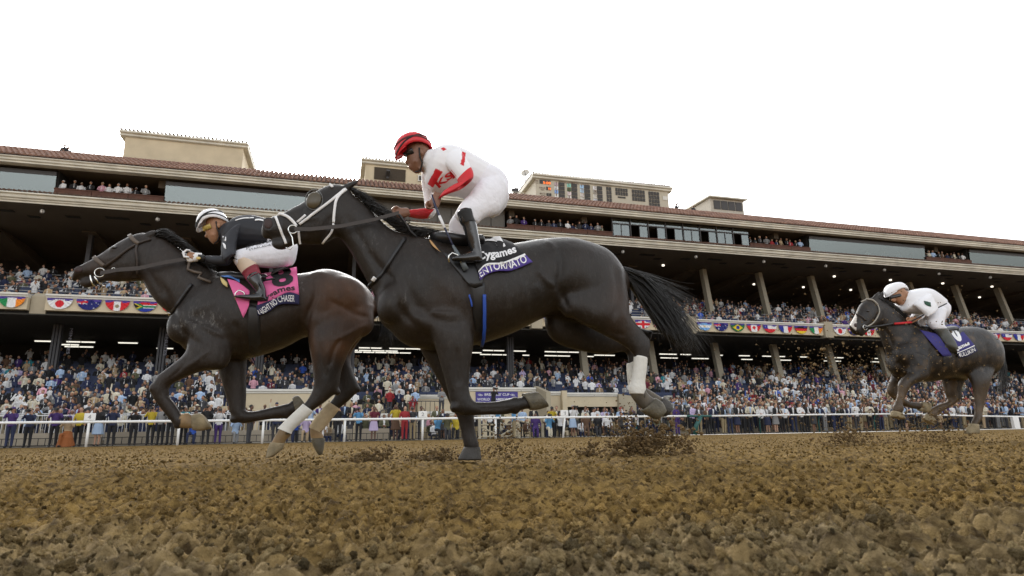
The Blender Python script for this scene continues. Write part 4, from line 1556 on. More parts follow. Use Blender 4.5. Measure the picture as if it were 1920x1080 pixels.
# ================================================================== HORSE 2 (nearest, dark, saddle cloth black)
def make_horse2():
    g = Rig(4.1)
    H = empty('horse', st(1.3, 4.1, 0), 'near-black galloping racehorse nearest the camera, white bridle tape and black saddlecloth', 'horse')
    L = g.loft
    # trunk
    L([(1164, 503, 1168, 560, .10, 0), (1132, 470, 1150, 600, .21, 0), (1095, 456, 1090, 600, .27, 0), (1060, 449, 1045, 588, .285, 0),
       (1015, 450, 1012, 600, .26, 0), (965, 458, 968, 622, .27, 0), (915, 466, 928, 637, .29, 0), (862, 463, 888, 648, .285, 0),
       (818, 453, 838, 656, .255, 0), (775, 446, 792, 655, .225, 0), (740, 470, 758, 645, .19, 0), (716, 520, 730, 618, .12, 0)], 0, 4, 24)
    # neck
    L([(800, 447, 745, 600, .15, 0), (772, 440, 712, 572, .135, 0), (742, 434, 690, 532, .115, 0), (715, 414, 668, 492, .098, 0), (688, 386, 648, 460, .088, 0),
       (662, 364, 630, 440, .082, 0)], 1, 4, 20)
    # head
    L([(652, 352, 646, 436, .075, 0), (628, 346, 622, 449, .092, 0), (600, 355, 600, 458, .096, 0), (575, 376, 572, 458, .08, 0), (551, 389, 551, 454, .065, 0),
       (529, 401, 530, 447, .058, 0), (509, 408, 509, 447, .057, 0), (496, 417, 498, 448, .045, 0)], 2, 4, 20)
    L([(590, 440, 590, 459, .05, 0), (560, 438, 560, 457, .036, 0), (541, 442, 545, 462, .034, 0), (525, 446, 529, 469, .036, 0), (512, 449, 515, 466, .026, 0)], 2, 3, 12)
    g.blob(604, 428, 0.025, 0.098, 0.094, .055, 2)          # cheek
    g.blob(588, 378, .075, .03, .03, .025, 2)           # brow
    # nostril rim
    mbn = [(503 + 10 * math.cos(a), 421 + 12 * math.sin(a)) for a in np.linspace(0, 2 * math.pi, 15)]
    for q in mbn:
        g.blob(q[0], q[1], .052, .011, .011, .012, 2)
    # ears, laid back
    for w in (.045, -.045):
        L([(640, 350, 652, 358, .022, w), (651, 343, 662, 352, .02, w), (664, 339, 670, 345, .011, w * 1.1), (672, 337, 673, 339, .003, w * 1.1)], 2, 3, 10)
    # muscles
    g.blob(745, 560, 0.105, 0.115, 0.187, .11, 0, -.5)        # shoulder
    g.blob(790, 600, 0.125, 0.127, 0.110, .10, 0)
    g.blob(812, 520, 0.145, 0.103, 0.220, .06, 0, -.35)
    g.blob(862, 600, 0.195, 0.115, 0.099, .05, 0)
    g.blob(1100, 520, 0.185, 0.184, 0.176, .09, 0)            # croup
    g.blob(1135, 560, 0.165, 0.115, 0.176, .09, 0, .3)
    g.blob(1068, 572, 0.175, 0.075, 0.099, .08, 0)
    g.blob(1035, 480, 0.205, 0.069, 0.055, .04, 0)            # hip point
    g.blob(1043, 552, .12, .05, .05, .06, 0)
    # near fore, flexed
    fw = .17
    L([(790, 590, 888, 590, .105, fw - .02), (812, 640, 888, 640, .09, fw), (828, 690, 881, 690, .066, fw), (838, 728, 879, 727, .052, fw),
       (845, 754, 884, 746, .05, fw), (862, 777, 889, 752, .046, fw), (890, 779, 894, 753, .036, fw), (921, 778, 921, 753, .033, fw),
       (943, 778, 941, 750, .038, fw), (964, 774, 960, 746, .042, fw), (982, 768, 974, 746, .036, fw), (996, 767, 981, 741, .036, fw)], 3, 4, 18)
    # far fore, standing
    bw = -.15
    L([(770, 600, 850, 600, .1, bw), (788, 655, 850, 655, .085, bw), (810, 692, 858, 690, .066, bw), (832, 733, 872, 728, .052, bw),
       (846, 762, 887, 762, .05, bw), (857, 782, 889, 783, .04, bw), (864, 808, 891, 807, .034, bw), (868, 828, 896, 826, .04, bw), (871, 842, 899, 840, .038, bw)], 3, 4, 18)
    # near hind
    hw = .18
    L([(1040, 540, 1168, 505, .12, .12), (1052, 578, 1177, 560, .12, hw - .02), (1085, 602, 1179, 588, .10, hw), (1125, 624, 1190, 606, .07, hw), (1163, 644, 1204, 620, .05, hw),
       (1184, 660, 1218, 642, .045, hw), (1189, 674, 1216, 668, .036, hw), (1186, 700, 1210, 700, .032, hw), (1182, 721, 1209, 721, .036, hw),
       (1181, 737, 1211, 733, .042, hw), (1191, 754, 1219, 742, .036, hw), (1204, 768, 1230, 749, .036, hw)], 4, 4, 18)
    # joints
    for q in ((852, 764, .17, .030, .036, .05), (883, 757, .17, .02, .028, .03), (966, 772, .17, .028, .018, .034), (966, 749, .17, .024, .02, .03), (853, 764, -.15, .03, .034, .048), (882, 833, -.15, .05, .026, .042), (1213, 640, .18, .022, .03, .03), (1192, 652, .18, .03, .034, .04), (1218, 624, -.15, .026, .02, .03), (1205, 743, .18, .03, .026, .04)):
        g.blob(*q, 3)
    # far hind
    hb = -.15
    L([(1025, 560, 1110, 520, .11, hb), (1022, 608, 1110, 560, .10, hb), (1040, 640, 1112, 588, .09, hb), (1088, 658, 1142, 606, .065, hb), (1138, 664, 1182, 612, .05, hb),
       (1172, 660, 1222, 624, .045, hb), (1178, 680, 1208, 662, .034, hb), (1178, 702, 1200, 700, .031, hb), (1180, 726, 1205, 722, .038, hb), (1195, 748, 1220, 732, .036, hb), (1222, 765, 1242, 746, .034, hb)], 4, 4, 18)
    me, src = g.skin(.0125, 3); relax(me, src, g.tags, (0, 1), 14)
    base = (.0125, .0086, .0056)
    def colf(tg, p):
        x, y = proj(p)
        c = list(base)
        if tg == 4 and y > 728:
            k = .5 + .5 * noise.noise(p * 14)
            c = [.02 + .12 * k * q for q in (1, .8, .5)]
        if tg == 2 and x < 530:
            c = [.02, .018, .018]
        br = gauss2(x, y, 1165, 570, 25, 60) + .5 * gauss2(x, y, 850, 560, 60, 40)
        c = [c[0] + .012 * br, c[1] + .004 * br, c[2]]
        return c
    def sweat_sheenf(p):
        x, y = proj(p)
        return .8 * gauss2(x, y, 757, 558, 14, 10) + .35 * gauss2(x, y, 700, 455, 30, 20)
    colour_mesh(me, src, g.tags, colf, sweat_sheenf); carve(me, CARVE[g.T], g.T)
    smooth_all(me)
    body = link_mesh('body', me, m_coat, H)
    tree = tree_of([v.co for v in me.vertices], [tuple(p.vertices) for p in me.polygons])
    # hooves
    hoof(g, [(995, 769, 979, 738, .044, fw), (1010, 768, 990, 736, .052, fw), (1027, 763, 1004, 734, .056, fw), (1026, 762, 1005, 736, .03, fw)], H, m_hoof)
    hoof(g, [(870, 838, 900, 838, .046, bw), (864, 850, 901, 851, .056, bw), (859, 862, 902, 862, .062, bw), (870, 862, 896, 862, .03, bw)], H, m_hoofdark)
    hoof(g, [(1202, 770, 1228, 746, .044, hw), (1216, 780, 1240, 754, .054, hw), (1231, 786, 1247, 768, .054, hw), (1232, 784, 1245, 770, .02, hw)], H, m_hoof)
    hoof(g, [(1222, 768, 1243, 744, .04, hb), (1236, 777, 1254, 752, .05, hb), (1246, 781, 1259, 764, .05, hb), (1247, 780, 1258, 766, .02, hb)], H, m_hoofdark)
    # leg wraps
    tubepart(g, [(1189, 666, 1214, 672, .040, hw), (1187, 690, 1212, 691, .040, hw), (1183, 715, 1209, 715, .042, hw), (1179, 728, 1210, 727, .048, hw), (1181, 738, 1209, 740, .046, hw)], H, m_wrap, 'leg_wrap')
    tubepart(g, [(1175, 683, 1204, 668, .036, hb), (1176, 700, 1202, 700, .036, hb), (1179, 724, 1205, 722, .044, hb), (1187, 740, 1212, 730, .042, hb)], H, m_wrap, 'leg_wrap')
    mb = MB(); vs = [g.p(1176, 682, .1), g.p(1188, 680, .1), g.p(1187, 712, .12), g.p(1181, 716, .12)]
    mb.add(vs + [v + NV * .004 for v in vs], [(0, 1, 2, 3), (7, 6, 5, 4), (0, 3, 7, 4), (1, 5, 6, 2)]); mb.build('loose_wrap_end', m_wrap, H)
    # tail and mane
    strands(g, [(1168, 500), (1176, 520)], [(1240, 516), (1222, 586)], [(1303, 650), (1278, 645), (1258, 628)], 1500, .0042, 'tail', m_hair, H, 1.0, 0, .05, 3, 13, 9)
    strands(g, [(1168, 500), (1174, 512)], [(1225, 520), (1245, 540)], [(1290, 545), (1325, 590), (1345, 665)], 90, .003, 'tail_wisps', m_hair, H, 1.0, 0, .08, 5, 12, 10)
    L2 = MB()
    g.loft([(1165, 500, 1172, 525, .035, 0), (1197, 512, 1188, 548, .05, 0), (1238, 540, 1212, 585, .06, 0), (1268, 585, 1238, 622, .055, 0), (1288, 628, 1264, 644, .03, 0)], mb=L2, n=4, k=12)
    L2.build('dock', m_hair, H, True)
    strands(g, [(650, 350), (700, 398), (745, 432), (790, 448)], [(672, 352), (715, 390), (760, 425), (812, 425)], [(690, 372), (735, 402), (790, 432), (838, 442)], 420, .004, 'mane', m_hair, H, 1.0, .02, .03, 8, 7, 5)
    # nostril, eye cup
    mb = MB(); c = see(tree, 503, 420, .004); mb.ball(c, .026, .007, .034, axes=(UV, -NV, ZV)); mb.build('nostril', m_nostril, H, True)
    c = see(tree, 589, 375, -.004)
    mb = MB(); mb.ball(c, .048, .022, .062, 18, 12, axes=((UV + ZV * -.3).normalized(), -NV, (ZV + UV * .3).normalized()))
    m, t, b = new_mat('smoked_plastic_cup'); b.inputs['Base Color'].default_value = (.07, .055, .03, 1); b.inputs['Roughness'].default_value = .3
    mb.build('eye_cup', m, H, True)
    mb = MB(); pp = drape_pts(tree, [(589 + 16 * math.cos(a), 375 + 19 * math.sin(a)) for a in np.linspace(0, 2 * math.pi, 25)], .004, 4.1)
    mb.tube(pp, .004, 6); mb.build('eye_cup_rim', mat('grey_rubber', (.10, .10, .095), .5), H, True)
    # white bridle
    S = lambda pts, w, nm='bridle_strap', m_=m_whitetape, off=.008: strap(tree, pts, w, off, 4.1, nm, m_, H)
    S([(648, 354), (620, 377), (590, 400), (562, 421)], .017)
    S([(649, 355), (632, 372), (627, 392), (625, 418)], .017)
    S([(625, 419), (620, 436), (604, 455)], .014)
    S([(557, 424), (546, 412), (535, 405), (521, 402)], .019)
    S([(517, 408), (525, 428), (532, 445), (536, 457)], .016)
    S([(558, 417), (573, 404)], .014)
    S([(560, 433), (563, 458)], .014)
    S([(618, 347), (624, 352)], .016)
    bit_ring(g, 549, 430, .10, .028, H)
    mb = MB(); mb.tube([g.p(x, y, .11) for x, y in ((541, 432), (548, 445), (550, 460), (544, 468), (536, 464))], .004, 6); mb.build('curb_strap', m_ring, H, True)
    # breastplate strap
    S([(760, 447), (738, 480), (718, 512), (690, 538)], .022, 'breastplate_strap', m_blackleather)
    S([(705, 520), (701, 526)], .026, 'strap_buckle', m_whitetape, .014)
    # reins
    mb = MB(); pts = [g.p(x, y, w) for x, y, w in ((552, 429, .11), (580, 430, .12), (640, 424, .14), (700, 412, .14), (748, 399, .12))]
    vs, fs = [], []
    for i, p in enumerate(pts):
        for sx, sy in ((-1, -1), (1, -1), (1, 1), (-1, 1)):
            vs.append(p + ZV * sx * .013 + NV * sy * .003)
    for i in range(len(pts) - 1):
        for j in range(4): fs.append((i * 4 + j, i * 4 + (j + 1) % 4, i * 4 + 4 + (j + 1) % 4, i * 4 + 4 + j))
    mb.add(vs, fs); mb.build('rein', m_leather, H)
    mb = MB(); pts = [g.p(x, y, w) for x, y, w in ((748, 402, .10), (758, 415, .10), (768, 432, .08), (782, 446, .06), (760, 440, -.05), (748, 402, -.1), (640, 424, -.13), (556, 430, -.1))]
    mb.tube([Vector(q) for q in catmull([tuple(p) for p in pts], 4)], .009, 6); mb.build('rein', m_blackleather, H, True)
    # saddle
    mb = MB(); g.loft([(808, 440, 822, 470, .14, 0), (830, 440, 838, 474, .18, 0), (865, 448, 868, 474, .19, 0), (895, 446, 900, 470, .17, 0)], mb=mb, n=3, k=16); mb.build('saddle', m_blackleather, H, True)
    gr = quad_grid([(806, 447), (830, 452), (850, 460)], [(885, 530), (888, 532), (892, 534)], 12, 6)
    v, f, D = patch(tree, quad_grid([(808, 446), (850, 450), (905, 450)], [(880, 536), (890, 540), (905, 535)], 10, 8), .014, 4.1); mbx = MB(); mbx.add(v, f); mbx.build('saddle_flap', m_blackleather, H, True)
    v, f, D = patch(tree, quad_grid([(806, 449), (812, 455), (822, 468)], [(805, 451), (812, 462), (827, 473)], 3, 6), .03, 4.1); mbx = MB(); mbx.add(v, f); mbx.build('saddle_pad_edge', mat('tan_felt', (.5, .3, .13), .9), H, True)
    # girth with blue edges
    v, f, D = patch(tree, quad_grid([(882, 530), (895, 532), (909, 530)], [(893, 646), (900, 648), (906, 644)], 14, 6), .012, 4.1); mbx = MB(); mbx.add(v, f); mbx.build('girth', m_blackleather, H, True)
    m_blue = mat('blue_webbing', (.02, .08, .42), .6)
    S([(907, 553), (907, 590), (906, 625), (901, 643)], .022, 'girth_edge', m_blue, .026)
    S([(881, 553), (882, 575)], .010, 'girth_edge', m_blue, .026)
    # saddlecloth
    top = [(868, 446), (905, 447), (935, 446), (962, 455)]
    mid = [(897, 510), (912, 496), (940, 494), (960, 487), (985, 477)]
    low = [(900, 526), (914, 514), (935, 508), (960, 507), (999, 491)]
    v, f, D = patch(tree, quad_grid(top, mid, 12, 22), .02, 4.1); mbx = MB(); mbx.add(v, f); cl = mbx.build('saddlecloth', m_black_cloth, H, True); tr1 = tree_of(v, f)
    m_pband = mat('purple_cloth_band', (.075, .045, .26), .75, bump=.1, bscale=200)
    v, f, D = patch(tree, quad_grid(mid, low, 5, 22), .022, 4.1); mbx = MB(); mbx.add(v, f); mbx.build('name_band', m_pband, H, True); tr2 = tree_of(v, f)
    v, f, D = patch(tree, quad_grid([(897, 508), (912, 494), (940, 492), (960, 485), (984, 475)], [(897, 511.5), (912, 497.5), (940, 495.5), (960, 489), (986, 478.5)], 3, 22), .026, 4.1); mbx = MB(); mbx.add(v, f); mbx.build('piping', m_white_print, H, True)
    tx = MB()
    P_, F_ = text_along(tr1, 'Cygames', [(897, 489), (915, 484), (940, 482), (969, 473)], (14, 14), .004, 4.1, .03); tx.add(P_, F_)
    tx.build('sponsor_lettering', m_white_print, cl)
    tx = MB()
    P_, F_ = text_along(tr2, 'BENTORNATO', [(894, 526), (914, 512), (938, 505), (960, 503), (989, 491)], (14, 14), .004, 4.1, .012); tx.add(P_, F_)
    tx.build('name_lettering', m_white_print, cl)
    # large 7 seen as slanted white bars at the top of the cloth
    v, f, D = patch(tr1, quad_grid([(921, 447), (928, 443), (938, 443)], [(934, 463), (938, 467), (948, 461)], 6, 5), .008, 4.1); mbx = MB(); mbx.add(v, f)
    v, f, D = patch(tr1, quad_grid([(903, 451), (912, 449), (930, 448)], [(906, 453), (915, 451), (932, 453)], 4, 6), .008, 4.1); mbx.add(v, f); mbx.build('cloth_number', m_white_print, cl, True)
    return g, H, tree


m_black_cloth = mat('black_cloth', (.010, .010, .011), .85, bump=.1, bscale=200)


def make_horse1():
    g = Rig(5.35)
    H = empty('horse', st(-.5, 5.35, 0), 'leading dark bay racehorse on the left with brown rump, pink saddlecloth and white hind wraps', 'horse')
    L = g.loft
    L([(706, 568, 702, 598, .08, 0), (688, 540, 684, 622, .19, 0), (658, 519, 652, 640, .25, 0), (613, 506, 615, 640, .275, 0), (577, 513, 577, 630, .255, 0), (530, 519, 536, 650, .28, 0),
       (490, 521, 496, 664, .29, 0), (450, 521, 456, 673, .275, 0), (418, 517, 414, 670, .25, 0), (385, 525, 374, 668, .22, 0), (350, 558, 348, 657, .18, 0), (330, 585, 333, 637, .115, 0)], 0, 4, 24)
    L([(425, 518, 352, 625, .15, 0), (388, 499, 326, 592, .13, 0), (354, 478, 302, 577, .112, 0), (326, 456, 282, 554, .098, 0), (304, 441, 268, 530, .086, 0)], 1, 4, 20)
    L([(292, 441, 276, 524, .072, 0), (267, 437, 256, 527, .092, 0), (242, 445, 233, 528, .094, 0), (213, 461, 214, 525, .078, 0), (191, 476, 196, 520, .062, 0), (173, 487, 178, 519, .055, 0),
       (156, 496, 163, 520, .052, 0), (143, 504, 146, 523, .042, 0), (137, 512, 139, 528, .03, 0)], 2, 4, 20)
    L([(222, 512, 222, 529, .045, 0), (196, 514, 198, 527, .034, 0), (177, 518, 176, 536, .033, 0), (163, 520, 161, 540, .034, 0), (154, 522, 150, 534, .022, 0)], 2, 3, 12)
    g.blob(245, 505, 0.025, 0.103, 0.094, .055, 2)
    g.blob(214, 468, .062, .035, .028, .022, 2)
    for w in (.045, -.045):
        L([(268, 440, 278, 448, .022, w), (278, 434, 287, 444, .022, w), (289, 431, 294, 437, .01, w)], 2, 3, 10)
    for a in np.linspace(0, 2 * math.pi, 13):
        g.blob(147 + 7 * math.cos(a), 506 + 6 * math.sin(a), .045, .009, .009, .01, 2)
    g.blob(350, 605, 0.105, 0.138, 0.176, .10, 0, -.4)
    g.blob(400, 640, 0.135, 0.149, 0.110, .08, 0)
    g.blob(410, 560, 0.155, 0.115, 0.220, .05, 0, -.3)
    g.blob(640, 560, 0.175, 0.230, 0.198, .10, 0)
    g.blob(672, 600, 0.155, 0.138, 0.154, .09, 0, .4)
    g.blob(597, 600, 0.175, 0.115, 0.132, .09, 0)
    g.blob(600, 522, 0.175, 0.103, 0.066, .06, 0)
    fw, bw, hw, hb = .17, -.15, .18, -.15
    L([(345, 600, 440, 635, .11, fw - .02), (350, 655, 425, 688, .09, fw), (318, 687, 378, 696, .067, fw), (294, 706, 327, 717, .056, fw), (284, 728, 315, 733, .052, fw),
       (287, 746, 318, 744, .043, fw), (303, 768, 329, 757, .036, fw), (320, 789, 341, 776, .035, fw), (331, 801, 347, 775, .041, fw), (347, 803, 353, 780, .034, fw), (362, 804, 362, 779, .034, fw)], 3, 4, 18)
    L([(395, 650, 466, 650, .09, bw), (411, 700, 462, 700, .072, bw), (423, 742, 462, 742, .056, bw), (434, 780, 461, 768, .052, bw), (452, 794, 470, 771, .046, bw),
       (482, 790, 486, 769, .036, bw), (510, 786, 510, 763, .034, bw), (532, 784, 534, 758, .04, bw), (546, 779, 543, 755, .034, bw), (556, 776, 549, 749, .034, bw)], 3, 4, 18)
    L([(573, 575, 704, 575, .13, .12), (576, 622, 694, 612, .125, hw - .02), (580, 655, 662, 648, .105, hw), (587, 695, 642, 690, .075, hw), (587, 727, 634, 729, .055, hw), (577, 748, 612, 752, .042, hw),
       (567, 760, 588, 769, .036, hw), (549, 777, 568, 789, .034, hw), (529, 796, 549, 808, .038, hw), (521, 808, 545, 817, .042, hw), (513, 821, 537, 825, .036, hw), (508, 831, 533, 833, .036, hw)], 4, 4, 18)
    L([(590, 600, 702, 585, .11, hb), (600, 640, 684, 625, .10, hb), (613, 675, 658, 665, .08, hb), (625, 700, 663, 698, .06, hb), (632, 724, 673, 727, .05, hb), (626, 744, 658, 748, .04, hb),
       (616, 757, 636, 767, .034, hb), (599, 777, 619, 790, .034, hb), (583, 798, 604, 809, .038, hb), (581, 810, 606, 815, .04, hb), (583, 825, 608, 824, .036, hb)], 4, 4, 18)
    for q in ((288, 728, .17, .03, .04, .05), (311, 737, .17, .026, .03, .034), (333, 799, .17, .03, .022, .036), (350, 778, .17, .026, .02, .034), (440, 786, -.15, .04, .034, .046), (536, 781, -.15, .024, .022, .034), (536, 762, -.15, .024, .022, .03), (633, 735, .18, .026, .032, .03), (592, 737, .18, .034, .03, .045), (672, 730, -.15, .022, .03, .03), (537, 812, .18, .036, .026, .04)):
        g.blob(*q, 3)
    me, src = g.skin(.0125, 3); relax(me, src, g.tags, (0, 1), 14)
    def colf(tg, p):
        x, y = proj(p)
        c = [.0150, .0100, .0066]
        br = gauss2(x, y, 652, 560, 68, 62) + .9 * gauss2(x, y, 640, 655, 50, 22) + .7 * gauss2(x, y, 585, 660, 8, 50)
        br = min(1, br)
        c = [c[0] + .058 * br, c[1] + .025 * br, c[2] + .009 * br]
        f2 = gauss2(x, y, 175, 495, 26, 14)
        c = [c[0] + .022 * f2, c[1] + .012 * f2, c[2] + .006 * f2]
        if tg == 4 and y > 798 or (tg == 3 and y > 772 and 338 < x < 375):
            k = .5 + .5 * noise.noise(p * 12)
            c = [.14 + .18 * k, .095 + .12 * k, .045 + .06 * k]
        return c
    def sweat_sheenf(p):
        x, y = proj(p)
        return min(1, .9 * gauss2(x, y, 335, 612, 16, 12) + 1.0 * gauss2(x, y, 400, 607, 16, 14) + .8 * gauss2(x, y, 375, 598, 18, 12) + .25 * gauss2(x, y, 370, 600, 50, 40) + .9 * gauss2(x, y, 565, 530, 6, 14))  # last spot is a painted white highlight behind the saddlecloth
    colour_mesh(me, src, g.tags, colf, sweat_sheenf); carve(me, CARVE[g.T], g.T)
    smooth_all(me)
    link_mesh('body', me, m_coat, H)
    tree = tree_of([v.co for v in me.vertices], [tuple(p.vertices) for p in me.polygons])
    hoof(g, [(361, 806, 361, 777, .045, fw), (375, 808, 370, 775, .052, fw), (397, 803, 379, 776, .056, fw), (394, 801, 382, 780, .03, fw)], H, m_tan_hoof)
    hoof(g, [(556, 779, 548, 746, .044, bw), (564, 774, 554, 742, .05, bw), (573, 760, 560, 742, .05, bw), (571, 758, 563, 745, .02, bw)], H, m_hoof)
    hoof(g, [(507, 829, 534, 831, .046, hw), (501, 844, 530, 842, .054, hw), (499, 858, 512, 856, .05, hw), (501, 857, 508, 857, .02, hw)], H, m_tan_hoof)
    hoof(g, [(582, 822, 609, 821, .044, hb), (588, 838, 608, 836, .05, hb), (597, 853, 605, 850, .04, hb), (600, 852, 603, 851, .02, hb)], H, m_hoof)
    tubepart(g, [(568, 757, 588, 772, .042, hw), (549, 775, 569, 789, .041, hw), (530, 793, 550, 807, .043, hw), (520, 803, 547, 814, .048, hw)], H, m_wrap, 'leg_wrap')
    tubepart(g, [(616, 753, 637, 767, .040, hb), (598, 774, 620, 789, .039, hb), (583, 794, 604, 808, .044, hb), (580, 802, 604, 812, .045, hb)], H, m_wrapdirty, 'leg_wrap', )
    strands(g, [(703, 558), (708, 572)], [(735, 565), (722, 600)], [(745, 615), (730, 640), (712, 640)], 420, .005, 'tail', m_hair, H, 1.0, 0, .05, 13, 10, 7)
    strands(g, [(282, 440), (310, 447), (345, 470), (378, 495)], [(302, 425), (330, 436), (362, 462), (395, 494)], [(322, 436), (345, 457), (372, 480), (404, 508)], 420, .005, 'mane', m_hair, H, 1.0, .02, .03, 18, 7, 4)
    mb = MB(); c = see(tree, 147, 506, .003); mb.ball(c, .03, .008, .022, axes=(UV, -NV, ZV)); mb.build('nostril', m_nostril, H, True)
    mb = MB(); c = see(tree, 214, 464, -.006); mb.ball(c, .022, .018, .016, axes=(UV, -NV, ZV)); mb.build('eye', m_eye, H, True)
    m_cheek = mat('grey_brown_leather', (.10, .075, .055), .5, var=.15)
    S = lambda pts, w, nm='bridle_strap', m_=m_leather, off=.008: strap(tree, pts, w, off, 5.35, nm, m_, H)
    S([(283, 449), (262, 456), (240, 468), (214, 488), (195, 501)], .022)
    S([(244, 443), (252, 452), (260, 458)], .03, 'browband', m_cheek, .014)
    S([(258, 457), (255, 470), (257, 492), (258, 515)], .018)
    S([(177, 483), (185, 490), (196, 498)], .03, 'noseband', m_cheek, .014)
    S([(196, 500), (190, 508)], .02)
    S([(170, 515), (172, 527), (176, 535)], .012, 'bit_strap', m_ring)
    S([(178, 518), (185, 529), (197, 537)], .012, 'bit_strap', m_ring)
    bit_ring(g, 187, 511, .10, .035, H)
    bit_ring(g, 213, 505, .11, .012, H, 'rein_buckle')
    mb = MB(); pts = [g.p(x, y, w) for x, y, w in ((188, 512, .11), (220, 506, .13), (260, 503, .15), (310, 492, .16), (352, 485, .14))]
    vs, fs = [], []
    for i, p in enumerate(pts):
        for sx, sy in ((-1, -1), (1, -1), (1, 1), (-1, 1)):
            vs.append(p + ZV * sx * .016 + NV * sy * .003)
    for i in range(len(pts) - 1):
        for j in range(4): fs.append((i * 4 + j, i * 4 + (j + 1) % 4, i * 4 + 4 + (j + 1) % 4, i * 4 + 4 + j))
    mb.add(vs, fs); mb.build('rein', m_leather, H)
    mb = MB(); mb.tube([g.p(x, y, w) for x, y, w in ((356, 488, .12), (352, 505, .13), (365, 510, .14), (378, 512, .14), (372, 520, .16), (395, 529, .18))], .012, 6); mb.build('rein_loop', m_cheek, H, True)
    S([(360, 533), (345, 555), (330, 578), (320, 590)], .026, 'breastplate_strap', m_blackleather)
    S([(322, 586), (319, 591)], .03, 'strap_buckle', m_ring, .014)
    mb = MB(); g.loft([(412, 512, 418, 535, .12, 0), (435, 512, 440, 540, .17, 0), (470, 518, 472, 540, .18, 0), (500, 518, 502, 536, .16, 0)], mb=mb, n=3, k=16); mb.build('saddle', m_blackleather, H, True)
    m_pink = mat('pink_cloth', (.78, .15, .36), .8, var=.05, bump=.1, bscale=200)
    m_bluecl = mat('light_blue_cloth', (.12, .28, .68), .8)
    m_felt = mat('cream_felt', (.62, .50, .22), .9)
    def PT(top, bot, off, nm, m_, R=8, C=12):
        v, f, D = patch(tree, quad_grid(top, bot, R, C), off, 5.35); x = MB(); x.add(v, f); return x.build(nm, m_, H, True), tree_of(v, f)
    PT([(413, 517), (430, 513), (448, 516)], [(420, 519), (436, 522), (450, 530)], .03, 'blue_pad', m_bluecl)
    PT([(414, 520), (420, 524), (426, 530)], [(413, 521), (417, 532), (427, 539)], .028, 'saddle_pad_edge', m_felt, 3, 6)
    PT([(426, 523), (445, 528), (468, 545)], [(456, 596), (462, 585), (467, 572)], .022, 'saddlecloth_front', m_pink, 12, 10)
    cl, tr1 = PT([(485, 514), (520, 508), (556, 500)], [(483, 574), (515, 560), (540, 548), (561, 553)], .022, 'saddlecloth', m_pink, 12, 16)
    bd, tr2 = PT([(480, 573), (515, 560), (540, 548), (561, 553)], [(484, 592), (505, 584), (525, 571), (561, 571)], .024, 'name_band', m_navy, 6, 20)
    tx = MB(); P_, F_ = text_along(tr1, 'Cygames', [(485, 566), (507, 559), (526, 548), (553, 544)], (10, 10), .004, 5.35, .02, shear=0); tx.add(P_, F_); tx.build('sponsor_lettering', m_black, cl)
    tx = MB(); P_, F_ = text_along(tr1, '8', [(512, 539), (552, 530)], (33, 33), .004, 5.35, .035); tx.add(P_, F_); tx.build('cloth_number', m_black, cl)
    tx = MB(); P_, F_ = text_along(tr2, 'STRAIGHT NO CHASER', [(477, 595), (489, 591), (508, 579), (528, 566), (552, 566)], (11, 12), .004, 5.35, .012); tx.add(P_, F_); tx.build('name_lettering', m_white_print, cl)
    PT([(462, 570), (474, 572), (484, 574)], [(468, 660), (480, 668), (490, 660)], .014, 'girth', m_blackleather, 12, 6)
    return g, H, tree


m_tan_hoof = mat('dusty_hoof', (.24, .19, .11), .8, var=.35, scale=14, bump=.3, bscale=60)


